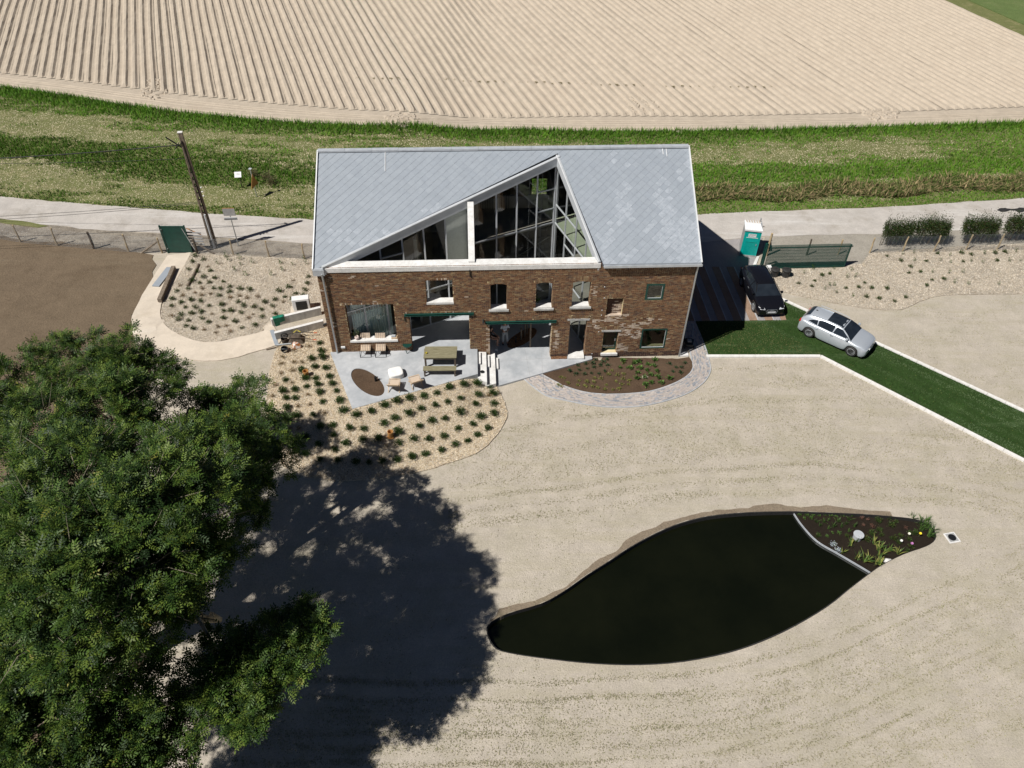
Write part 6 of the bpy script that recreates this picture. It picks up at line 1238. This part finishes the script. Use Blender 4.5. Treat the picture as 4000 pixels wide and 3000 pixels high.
m = MB(); m.box(0, 1.0, 0, .45, 0, .85); m.build('casing', 'white', hp, bevel=.02); MB().box(.2, .85, -.012, -.002, .1, .72).build('fan_grille', 'black', hp)
for i in range(8): MB().box(.985, 1.008, .03 + i * .05, .055 + i * .05, .2, .75).build('louvre', 'blackm', hp)
MB().box(-.2, 1.2, -.15, .6, -.1, .0).build('plinth', 'sandpath', hp)
# wheelbarrow lying upside down
wbp = gp(*z7(470, 680), .05); wb = thing('wheelbarrow', 'upturned old wheelbarrow with red handle grips by the near basement wall', 'wheelbarrow', tuple(wbp), R_(8))
m = MB(); m.add([(-.45, -.32, .05), (.45, -.32, .05), (.45, .32, .05), (-.45, .32, .05), (-.25, -.18, .38), (.25, -.18, .38), (.25, .18, .38), (-.25, .18, .38)], [(0, 1, 5, 4), (1, 2, 6, 5), (2, 3, 7, 6), (3, 0, 4, 7), (4, 5, 6, 7)]); m.build('tray', 'postd', wb, bevel=.05)
for s in (-1, 1): MB().tube([(-.7, s * .06, .4), (-.2, s * .22, .42), (.5, s * .26, .40), (1.0, s * .3, .25)], .022, 7).build('handle', 'postd', wb); MB().tube([(1.0, s * .3, .25), (1.18, s * .32, .22)], .03, 7).build('grip', 'redp', wb) if 'redp' in MT else None
MT['redp'] = pm('orange_red_plastic', (.55, .10, .03), (.62, .14, .04), 5, .5)
for s in (-1, 1): MB().tube([(1.0, s * .3, .25), (1.18, s * .32, .22)], .03, 7).build('grip', 'redp', wb)
m = MB(); m.tube([(-.62 + .17 * math.cos(a), .05 + .0 * a, .42 + .17 * math.sin(a)) for a in [k * math.pi / 8 for k in range(17)]], .05, 8); m.build('wheel', 'black', wb)
for s in (-1, 1): MB().tube([(.3, s * .2, .4), (.35, s * .2, .62), (.1, s * .2, .62), (.05, s * .2, .4)], .015, 6).build('leg', 'postd', wb)
def bucket(nm, lab, pos, r, h, mat, inner=None, tilt=0, rz=0):
    t = thing(nm, lab, 'bucket', pos, rz); t.rotation_euler = (tilt, 0, rz); m = MB(); m.lathe([(r * .8, 0), (r, h), (r * .93, h), (r * .74, .03), (.001, .03)], 18); m.build('shell', mat, t)
    m = MB(); m.tube([(r * math.cos(a), .02, h * .96 + r * .5 * math.sin(a)) for a in [k * math.pi / 8 for k in range(9)]], .008, 4); m.build('bucket_handle', 'steel', t); return t
bucket('mixing_bucket', 'dark red bucket with white paste behind the wheelbarrow wheel', tuple(gp(*z7(290, 700), .05)), .2, .3, 'redp2' if 'redp2' in MT else 'postd')
bucket('mixing_bucket', 'black and white bucket lying in front of the wheelbarrow', tuple(gp(*z7(300, 800), .12)), .2, .3, 'black', tilt=R_(55))
o = rock('plaster_lump', (.27, .22, .34), 'terra', 5); MT['splash'] = pm('plaster_splash', (.50, .17, .04), (.75, .70, .65), 7, .8, stops=(.45, .55)); o.data.materials[0] = MT['splash']; o.location = gp(*z7(470, 770), .1); tag(o, 'orange tub smeared with white plaster before the wheelbarrow', 'tub')
m = MB(); m.tube([gp(*z7(160, 745), .1), gp(*z7(390, 722), .12)], .05, 8); tag(m.build('grey_pipe', 'steel'), 'grey pipe lying between the channel and the wheelbarrow', 'pipe')
m = MB(); m.tube([(0, 0, 0), (.25, .05, .2), (.5, -.05, .1)], .03, 6); o = m.build('yellow_hose', 'hose' if 'hose' in MT else 'wood'); MT['hose'] = pm('yellow_plastic', (.42, .34, .03), (.5, .42, .06), 5, .5); o.data.materials[0] = MT['hose']; o.location = gp(*z7(415, 560), .3); tag(o, 'yellow coiled strap on top of the wheelbarrow', 'strap')
m = MB(); m.bar(gp(*z7(0, 818), .05), gp(*z7(215, 760), .07), .05, .04); tag(m.build('edging_plank', 'log'), 'thin weathered plank along the sand path by the buckets', 'plank')
# plank, beams
q_ = [gp(*p, .1) for p in Z(500, 820, 2.676, [(405, 600), (480, 603), (325, 800), (252, 795)])]; tag(MB().prism([(p.x, p.y) for p in q_], .56, .63).build('metal_sheet', 'slate2'), 'flat pale grey panel lying on the sandy path', 'panel')
a, b = [gp(*p, .22) for p in Z(500, 820, 2.676, [(478, 600), (330, 948)])]; tag(MB().bar(a, b, .24, .24).build('timber_beam', 'log'), 'long dark square timber beam lying across the sandy path', 'beam')
a, b = [gp(*p, .12) for p in Z(500, 820, 2.676, [(738, 565), (622, 790)])]; tag(MB().tube([a, a.lerp(b, .5) + Vector((.03, 0, 0)), b], .075, 9).build('round_log', 'log'), 'thin round log lying in the chips beside the path', 'log')
def pot(nm, lab, p, r, h, mat, saucer=False):
    t = thing(nm, lab, 'pot', tuple(p)); m = MB(); m.lathe([(r * .85, 0), (r, h), (r * .85, h), (r * .8, .05), (.001, .05)], 18); m.build('pot_body', mat, t)
    if saucer: m = MB(); m.lathe([(.001, 0), (r * 1.15, 0), (r * 1.2, .04), (.001, .03)], 18); m.build('saucer', mat, t)
    return t
pot('terracotta_cylinder', 'terracotta cylinder pot among shrubs in front of the terrace', gp(*Z(1050, 1300, 2.212, [(1055, 900)])[0], .05), .15, .42, 'terra', True)
pot('terracotta_cylinder', 'terracotta cylinder pot among shrubs left of the terrace', gp(*Z(1050, 1300, 2.212, [(326, 372)])[0], .05), .16, .38, 'terra')
# sand heap on the path
o = rock('sand_heap', (1.1, .9, .16), 'sandpath', 9); o.location = gp(575, 1275, -.02); tag(o, 'low heap of sand on the bend of the path', 'sand heap')

# ------------------------------------------------------------------ on the terrace
z3 = lambda x, y: (1200 + x / 2.766, 1020 + y / 2.766)
TZ = .65
def tp(x, y): return Vector(pix(*z3(x, y), TZ))
def deckchair(lab, x):
    a = tp(x, 1043); t = thing('deck_chair', lab, 'deck chair', tuple(a), ANG, 'striped deck chairs'); w = .60
    sling = [(.0, .12, .38), (.0, .25, .34), (.0, .45, .40), (.0, .62, .62), (.0, .80, .92), (.0, .88, 1.10)]
    m = MB(); n = len(sling)
    for i in range(11):
        u0, u1 = .03 + (w - .06) * i / 11, .03 + (w - .06) * (i + 1) / 11
        for j in range(n - 1): m.add([(u0, sling[j][1], sling[j][2]), (u1, sling[j][1], sling[j][2]), (u1, sling[j + 1][1], sling[j + 1][2]), (u0, sling[j + 1][1], sling[j + 1][2])], [(0, 1, 2, 3)], 1 if i % 2 == 1 and i in (1, 3, 5, 7, 9) and False else 0)
    s_ = m.build('sling', 'sling', t); sm = s_.modifiers.new('t', 'SOLIDIFY'); sm.thickness = .02
    m = MB()
    for i in range(5):
        u = .10 + i * .10
        for j in range(n - 1): m.add([(u, sling[j][1] - .012, sling[j][2] + .014), (u + .016, sling[j][1] - .012, sling[j][2] + .014), (u + .016, sling[j + 1][1] - .012, sling[j + 1][2] + .014), (u, sling[j + 1][1] - .012, sling[j + 1][2] + .014)], [(0, 1, 2, 3)])
    m.build('stripes', 'stripe', s_)
    for u in (0, w): MB().tube([(u, .0, .01), (u, .05, .36), (u, .12, .39), (u, .5, .12), (u, .88, 1.10)], .012, 6).build('side_frame', 'blackm', t); MB().tube([(u, 0, .01), (u, .75, .012), (u, .88, 1.10)], .012, 6).build('side_frame', 'blackm', t)
    for y, z in ((0, .012), (.75, .012), (.88, 1.10), (.12, .38)): MB().tube([(0, y, z), (w, y, z)], .012, 6).build('cross_tube', 'blackm', t)
MT['sling'] = pm('sand_canvas', (.50, .39, .28), (.58, .46, .34), 5, .9); MT['stripe'] = pm('grey_stripe', (.22, .19, .18), None, rough=.9)
deckchair('left one of two striped deck chairs under the big window', 575); deckchair('right one of two striped deck chairs under the big window', 738)
# green side table
c_ = Vector(pix(*z3(1080, 903), TZ + .5)); t = thing('side_table', 'small round dark green side table beside the brick pier', 'table', (c_.x, c_.y, TZ))
m = MB(); m.lathe([(.001, .49), (.25, .49), (.26, .53), (.245, .53), (.24, .50), (.001, .50)], 24); m.build('tray_top', 'green', t)
for k in range(3): a = k * 2.094 + .4; MB().tube([(math.cos(a) * .22, math.sin(a) * .22, .49), (math.cos(a) * .22, math.sin(a) * .22, .01)], .011, 5).build('leg', 'green', t); MB().tube([(math.cos(a) * .22, math.sin(a) * .22, .03), (math.cos(a + 2.094) * .22, math.sin(a + 2.094) * .22, .03)], .009, 5).build('foot_rail', 'green', t)
# weathered table and bench
a = Vector(pix(*z3(1256, 1050), TZ + .72)); b = Vector(pix(*z3(1612, 1048), TZ + .72)); t = thing('garden_table', 'long weathered grey wooden table on the terrace', 'table', (a.x, a.y, TZ), math.atan2(b.y - a.y, b.x - a.x)); L = (b - a).length; dp = (Vector(pix(*z3(1265, 942), TZ + .75)) - a).length
for k in range(6): y = k * dp / 6; MB().box(0, L, y + .004, y + dp / 6 - .004, .70, .75).build('board', 'wood', t)
for x in (.04, L - .14):
    for y in (.02, dp - .12): MB().box(x, x + .1, y, y + .1, 0, .70).build('leg', 'postd', t)
    MB().box(x + .02, x + .08, .12, dp - .12, .6, .69).build('cross_rail', 'postd', t)
MB().box(.14, L - .14, .03, .08, .60, .69).build('long_rail', 'postd', t)
def bench(lab, yo): 
    t2 = thing('garden_bench', lab, 'bench', tuple(t.location + Matrix.Rotation(t.rotation_euler.z, 3, 'Z') @ Vector((0, yo, 0))), t.rotation_euler.z, 'weathered benches')
    for k in range(3): MB().box(0, L, k * .12 + .003, k * .12 + .117, .42, .47).build('board', 'wood', t2)
    for x in (.04, L - .12):
        for y in (.01, .26): MB().box(x, x + .08, y, y + .08, 0, .42).build('leg', 'postd', t2)
        MB().box(x + .01, x + .07, .09, .26, .34, .41).build('cross_rail', 'postd', t2)
bench('weathered wooden bench on the near side of the long table', -.72); bench('weathered wooden bench hidden behind the long table', dp + .12)
o = MB(); o.lathe([(.001, 0), (.05, .0), (.065, .07), (.055, .075), (.05, .03), (.001, .03)], 14); o = o.build('yellow_cup', 'hose'); o.location = Vector(pix(*z3(1286, 998), TZ + .752)); tag(o, 'small pale yellow bowl on the left end of the weathered table', 'bowl')
# white pouf
a, b, c2, d2 = [Vector(pix(*z3(*p), TZ + .36)) for p in ((873, 1145), (1018, 1118), (1040, 1215), (885, 1258))]; cen = (a + b + c2 + d2) / 4; t = thing('pouf', 'white square tufted floor cushion seat', 'pouf', (cen.x, cen.y, TZ), math.atan2(b.y - a.y, b.x - a.x) + .06)
bm = bmesh.new(); bmesh.ops.create_cube(bm, size=1); bmesh.ops.subdivide_edges(bm, edges=bm.edges, cuts=3, use_grid_fill=True)
for v in bm.verts: r_ = 1 - .12 * (abs(v.co.x) > .4) * (abs(v.co.y) > .4); v.co = Vector((v.co.x * .80 * r_, v.co.y * .74 * r_, (v.co.z + .5) * .34)); v.co.z -= .035 if abs(v.co.x) < .05 and abs(v.co.y) < .05 and v.co.z > .3 else 0
me = bpy.data.meshes.new('cushion'); bm.to_mesh(me); bm.free(); o = link('cushion', me, t, ['fabric']); me.polygons.foreach_set('use_smooth', [True] * len(me.polygons)); s_ = o.modifiers.new('s', 'SUBSURF'); s_.levels = 1; s_.render_levels = 2
m = MB(); m.box(-.37, .37, -.345, -.335, .13, .15); m.build('seam', 'weave', t)
# low folding chairs of pale oak
def lowchair(lab, foot, rz, sc=1):
    c_ = Vector(pix(foot[0], foot[1], TZ + .34)); rm = Matrix.Rotation(rz, 3, 'Z') @ Vector((.29, .22, 0)); t = thing('low_chair', lab, 'chair', (c_.x - rm.x, c_.y - rm.y, TZ), rz, 'pale oak lounge chairs'); w = .58
    m = MB(); S_ = [(0, .0, .36), (0, .22, .34), (0, .42, .33)]; Bk = [(0, .40, .33), (0, .56, .48), (0, .72, .66)]
    m.add([(.04, -.02, .37), (w - .04, -.02, .37), (w - .04, .44, .31), (.04, .44, .31), (.04, -.02, .34), (w - .04, -.02, .34), (w - .04, .44, .28), (.04, .44, .28)], [(0, 1, 2, 3), (7, 6, 5, 4), (0, 4, 5, 1), (1, 5, 6, 2), (2, 6, 7, 3), (3, 7, 4, 0)]); m.build('seat', 'weave', t)
    m = MB(); m.add([(.04, .42, .34), (w - .04, .42, .34), (w - .04, .76, .74), (.04, .76, .74), (.04, .45, .31), (w - .04, .45, .31), (w - .04, .79, .71), (.04, .79, .71)], [(0, 1, 2, 3), (7, 6, 5, 4), (0, 4, 5, 1), (1, 5, 6, 2), (2, 6, 7, 3), (3, 7, 4, 0)]); m.build('backrest', 'weave', t)
    for x in (0, w): MB().bar((x, -.06, .385), (x, .46, .30), .035, .05).build('seat_rail', 'oak', t); MB().bar((x, .0, .0), (x, .80, .76), .035, .05).build('rear_leg', 'oak', t) if 0 else MB().bar((x, -.18, 0), (x, .30, .36), .035, .045).build('leg', 'oak', t); MB().bar((x, .62, .0), (x, .10, .38), .035, .045).build('leg', 'oak', t); MB().bar((x, .38, .28), (x, .80, .76), .035, .045).build('back_rail', 'oak', t)
    MB().bar((0, -.06, .385), (w, -.06, .385), .05, .03).build('front_bar', 'oak', t); MB().bar((0, .79, .75), (w, .79, .75), .04, .03).build('top_bar', 'oak', t)
lowchair('pale oak cord chair in front of the white pouf, left of the pair', (1540, 1497), ANG + R_(176)); lowchair('pale oak cord chair turned away at the terrace edge, right of the pair', (1622, 1484), R_(204))
# pot and basket on the big sill
x, y = hw(1.5, .12); t = thing('plant_pot', 'small pink round pot with an olive twig on the big window sill', 'plant pot', (x, y, 1.472)); m = MB(); m.lathe([(.07, 0), (.13, .08), (.13, .17), (.10, .22), (.085, .2), (.001, .18)], 18); MT['pink'] = pm('blush_ceramic', (.58, .46, .41), (.64, .52, .47), 4, .5); m.build('pot_body', 'pink', t, smooth=True); MB().tube([(0, 0, .18), (.01, 0, .4), (-.02, 0, .5)], .01, 5).build('stem', 'log', t)
n = 90; P = NR.normal(size=(n, 3)) * np.array([[.09, .09, .12]]) + np.array([[0, 0, .5]]); D = NR.normal(size=(n, 3)); D /= np.linalg.norm(D, axis=1)[:, None]; tag(quads_mesh('foliage', leaf_faces(P, D, .07, .02), np.array([(.14, .17, .07)]) * NR.uniform(.7, 1.3, (n, 1)), MT['leaf'], t), kind='stuff')
x, y = hw(3.42, .1); t = thing('basket', 'shallow wicker tray with folded grey cloths on the big window sill', 'basket', (x, y, 1.472), ANG); m = MB(); m.box(0, .32, -.05, .2, 0, .10); m.build('wicker', 'terra', t, bevel=.015); t.children[0].data.materials[0] = MT['oak']; MB().box(.0, .25, -.01, .17, .10, .15).build('folded_cloth', 'slate1', t, bevel=.01); MB().box(.01, .24, .0, .16, .15, .18).build('folded_cloth', 'conc', t, bevel=.01)
o = MB(); o.lathe([(.001, 0), (.09, .0), (.11, .06), (.09, .065), (.08, .03), (.001, .02)], 18); o = o.build('dark_bowl', 'blackm'); x, y = hw(8.5, -1.72); o.location = (x, y, .412); tag(o, 'small dark bowl on the upper garden step', 'bowl')
# black bag post in the oval soil
m = MB(); m.tube([(0, 0, 0), (0, 0, .3)], .07, 9); m.tube([(0, 0, .28), (.14, .03, .26)], .03, 6); o = m.build('garden_tap', 'blackm'); o.location = tp(742, 1290) + Vector((0, 0, -.02)); tag(o, 'short black tap post in the oval soil hole of the terrace', 'tap')
# posts in the court oval
for k, (u, v, h, mt_) in enumerate(((10.52, 1.38, .40, 'blackm'), (10.86, 1.63, .75, 'log'), (11.1, 1.93, 2.0, 'log'), (11.25, 2.17, .95, 'log'))):
    x, y = hw(u, v); o = MB(); o.tube([(0, 0, -.1), (.01, 0, h)], .045, 8); o = o.build('stake', mt_); o.location = (x, y, -.08); tag(o, ['short black stake', 'knee high wooden stake', 'tallest thin wooden stake', 'chest high wooden stake with knob'][k] + ' in the red bark oval of the court', 'stake')
    if k in (1, 3): MB().lathe([(.001, h), (.07, h + .02), (.05, h + .1), (.001, h + .12)], 8).build('knob', 'postd', o)
# bike-like dark object at the right corner: a parked pushbike trailer frame
x, y = hw(LU + .75, 1.0); t = thing('hand_mower', 'dark hand mower standing in the shade at the right house corner', 'mower', (x, y, -.16), ANG + R_(-8))
MB().box(-.22, .22, -.5, .15, .12, .32).build('deck', 'blackm', t, bevel=.05)
for sx in (-.26, .26):
    for yy in (-.45, .12): m = MB(); m.M = Matrix.Translation((sx, yy, .12)) @ Matrix.Rotation(R_(90), 4, 'Y'); m.lathe([(.001, -.03), (.12, -.03), (.12, .03), (.001, .03)], 14); m.build('wheel', 'black', t)
m = MB(); m.tube([(-.2, .1, .3), (-.22, .75, .95), (.22, .75, .95), (.2, .1, .3)], .018, 6); m.build('handle_bar', 'steel', t); MB().box(-.12, .12, -.3, -.05, .32, .42).build('engine', 'grey', t, bevel=.03)

# ------------------------------------------------------------------ people
def skinned(name, joints, edges, mat, parent, root=0, sub=2):
    me = bpy.data.meshes.new(name); me.from_pydata([j[0] for j in joints], edges, []); o = link(name, me, parent, [mat]); md = o.modifiers.new('skin', 'SKIN'); md.use_smooth_shade = True
    me.skin_vertices[0].data  # layer made by the modifier
    for i, j in enumerate(joints): r = j[1]; me.skin_vertices[0].data[i].radius = r if isinstance(r, tuple) else (r, r)
    me.skin_vertices[0].data[root].use_root = True; s_ = o.modifiers.new('sub', 'SUBSURF'); s_.levels = 1; s_.render_levels = sub; return o
MT['skin'] = pm('skin', (.40, .22, .15), (.46, .27, .19), 4, .6); MT['hair'] = pm('dark_hair', (.018, .012, .01), (.04, .025, .02), 20, .6); MT['blouse'] = pm('pale_blouse', (.58, .62, .66), (.70, .73, .76), 7, .9); MT['trous'] = pm('grey_trousers', (.24, .26, .27), (.32, .34, .35), 7, .9); MT['blackcl'] = pm('black_cloth', (.012, .012, .014), None, rough=.9)
def hand(parent, w, d, up, s=1.0):
    """palm and five curled fingers from wrist w along d"""
    m = MB(); d = Vector(d).normalized(); up = Vector(up); sx = d.cross(up).normalized(); up = sx.cross(d)
    w = Vector(w); m.tube([w, w + d * .03, w + d * .07, w + d * .09], [.022, .033, .036, .03], 8)
    for k in range(4):
        b = w + d * .085 + sx * (k - 1.5) * .019; l = (.062, .072, .068, .052)[k]; m.tube([b, b + d * l * .5 - up * .006, b + d * l * .8 - up * .025, b + d * l * .85 - up * .045], [.009, .0085, .008, .006], 6)
    b = w + d * .03 - sx * .03; m.tube([b, b + d * .03 - sx * .022, b + d * .06 - sx * .02 - up * .015], [.011, .010, .007], 6); return m.build('hand', 'skin', parent, smooth=True)
x, y = hw(9.87, 1.28); p1 = thing('person', 'person in pale blouse and wide grey trousers standing in the court, looking at a phone', 'person', (x, y, -.08), ANG + R_(8))
J = [((0, 0, .92), .11), ((0, .0, 1.08), (.12, .09)), ((0, .0, 1.26), (.14, .10)), ((0, .01, 1.38), (.10, .08)), ((0, .0, 1.46), .045), ((0, -.02, 1.53), .055), ((0, -.03, 1.60), (.075, .085)), ((0, -.03, 1.68), (.065, .075)),
     ((-.17, .01, 1.36), .05), ((-.22, -.02, 1.12), .04), ((-.05, -.24, 1.10), .026), ((.17, .01, 1.36), .05), ((.24, -.02, 1.13), .04), ((.10, -.26, 1.16), .026),
     ((-.09, 0, .86), .09), ((-.11, -.0, .48), .06), ((-.11, .02, .09), .04), ((-.12, -.10, .03), .035), ((.09, 0, .86), .09), ((.13, -.02, .48), .06), ((.15, .02, .09), .04), ((.17, -.10, .03), .035)]
Eg = [(0, 1), (1, 2), (2, 3), (3, 4), (4, 5), (5, 6), (6, 7), (3, 8), (8, 9), (9, 10), (3, 11), (11, 12), (12, 13), (0, 14), (14, 15), (15, 16), (16, 17), (0, 18), (18, 19), (19, 20), (20, 21)]
try:
    skinned('body', J, Eg, 'skin', p1)
    skinned('blouse', [((0, .0, .93), (.17, .13)), ((0, 0, 1.1), (.15, .115)), ((0, .0, 1.26), (.165, .125)), ((0, .01, 1.38), (.12, .10)), ((-.17, .01, 1.36), .075), ((-.22, -.02, 1.16), .075), ((.17, .01, 1.36), .075), ((.24, -.02, 1.17), .075)], [(0, 1), (1, 2), (2, 3), (3, 4), (4, 5), (3, 6), (6, 7)], 'blouse', p1)
    skinned('trousers', [((0, 0, .97), (.15, .11)), ((0, 0, .88), (.15, .12)), ((-.09, 0, .80), .105), ((-.11, 0, .48), .095), ((-.115, .0, .12), .09), ((.09, 0, .80), .105), ((.13, -.02, .48), .095), ((.15, .0, .12), .09)], [(0, 1), (1, 2), (2, 3), (3, 4), (1, 5), (5, 6), (6, 7)], 'trous', p1)
    skinned('hair', [((0, .0, 1.74), .07), ((0, .02, 1.68), (.095, .10)), ((0, .05, 1.58), (.10, .08)), ((0, .07, 1.44), (.09, .05)), ((0, .09, 1.33), (.07, .03))], [(0, 1), (1, 2), (2, 3), (3, 4)], 'hair', p1)
except Exception as ex: print('skin failed', ex)
hand(p1, (-.05, -.24, 1.10), (.8, -.3, .1), (0, -.3, 1)); hand(p1, (.10, -.26, 1.16), (-.6, -.3, .2), (0, -.3, 1))
m = MB(); m.lathe([(.001, .02), (.012, .015), (.014, 0)], 8, c=(0, 0, 0)); 
f = MB(); f.add([(0, -.118, 1.60), (-.014, -.10, 1.575), (.014, -.10, 1.575), (0, -.135, 1.578), (0, -.11, 1.57)], [(0, 1, 3), (0, 3, 2), (1, 4, 3), (3, 4, 2)]); f.build('nose', 'skin', p1)
for s in (-1, 1): MB().box(s * .03 - .012, s * .03 + .012, -.118, -.108, 1.605, 1.613).build('eye', 'hair', p1); MB().box(s * .078 - .008, s * .078 + .008, -.04, -.01, 1.58, 1.63).build('ear', 'skin', p1)
MB().box(-.022, .022, -.112, -.105, 1.548, 1.556).build('mouth', 'redlamp', p1)
MB().box(-.035, .045, -.345, -.335, 1.12, 1.26).build('phone', 'blackm', p1)
for s in (-.12, .16): MB().box(s - .045, s + .045, -.17, .07, .0, .045).build('shoe', 'blackcl', p1, bevel=.015)
x, y = hw(9.02, 1.15); p2 = thing('person', 'person in black sitting on the steps, half hidden behind the brick pier', 'person', (x, y, .0), ANG + R_(75))
J2 = [((0, 0, .52), .12), ((0, .02, .70), (.12, .09)), ((0, -.0, .90), (.14, .10)), ((0, -.03, 1.0), .09), ((0, -.05, 1.07), .045), ((0, -.07, 1.14), .055), ((0, -.09, 1.22), (.07, .08)), ((0, -.09, 1.29), .06), ((-.17, -.02, .98), .05), ((-.2, -.15, .74), .04), ((-.12, -.35, .66), .028), ((.17, -.02, .98), .05), ((.2, -.15, .74), .04), ((.12, -.35, .66), .028), ((-.1, -.10, .54), .09), ((-.12, -.48, .56), .065), ((-.12, -.42, .14), .045), ((-.12, -.54, .06), .035), ((.1, -.10, .54), .09), ((.12, -.48, .56), .065), ((.12, -.42, .14), .045), ((.12, -.54, .06), .035)]
E2_ = [(0, 1), (1, 2), (2, 3), (3, 4), (4, 5), (5, 6), (6, 7), (3, 8), (8, 9), (9, 10), (3, 11), (11, 12), (12, 13), (0, 14), (14, 15), (15, 16), (16, 17), (0, 18), (18, 19), (19, 20), (20, 21)]
try:
    skinned('body', J2, E2_, 'skin', p2); skinned('black_dress', [((0, 0, .56), (.16, .14)), ((0, .02, .72), (.15, .11)), ((0, 0, .9), (.16, .115)), ((0, -.02, .99), .105), ((-.17, -.02, .98), .065), ((-.2, -.12, .80), .055), ((.17, -.02, .98), .065), ((.2, -.12, .80), .055), ((0, -.2, .56), (.2, .09)), ((0, -.45, .56), (.2, .08)), ((0, -.46, .3), (.19, .06))], [(0, 1), (1, 2), (2, 3), (3, 4), (4, 5), (3, 6), (6, 7), (0, 8), (8, 9), (9, 10)], 'blackcl', p2); skinned('hair', [((0, -.08, 1.33), .07), ((0, -.06, 1.27), (.09, .09)), ((0, -.02, 1.16), (.09, .07))], [(0, 1), (1, 2)], 'hair', p2)
except Exception as ex: print('skin failed', ex)
hand(p2, (-.12, -.35, .66), (.3, -.6, -.1), (0, 0, 1)); hand(p2, (.12, -.35, .66), (-.3, -.6, -.1), (0, 0, 1))
f = MB(); f.add([(0, -.178, 1.22), (-.014, -.16, 1.195), (.014, -.16, 1.195), (0, -.195, 1.198), (0, -.17, 1.19)], [(0, 1, 3), (0, 3, 2), (1, 4, 3), (3, 4, 2)]); f.build('nose', 'skin', p2)
# white cups / boxes on the court steps
for (u, v, z, s, lb) in ((8.95, 1.55, .16, .14, 'small white box on the court steps behind the pier'),): x, y = hw(u, v); o = MB().box(-s, s, -s, s, 0, s).build('white_box', 'white'); o.location = (x, y, z + .002); tag(o, lb, 'box')
# potted fern in the court against the glass, seen through the arched window
fern = shrub_mesh('fern', .7, .9, 260, LGT, .28, .05)
x, y = hw(11.35, .9); t = thing('fern_plant', 'tall fern seen through the middle arched window', 'plant', (x, y, 2.75)); t.location.z = 2.75; o = bpy.data.objects.new('foliage', fern); COL.objects.link(o); o.parent = t; tag(o, kind='stuff'); MB().tube([(0, 0, -2.85), (0, 0, .2)], .05, 7).build('stem', 'log', t)
# metal tie of the paving line across the yard
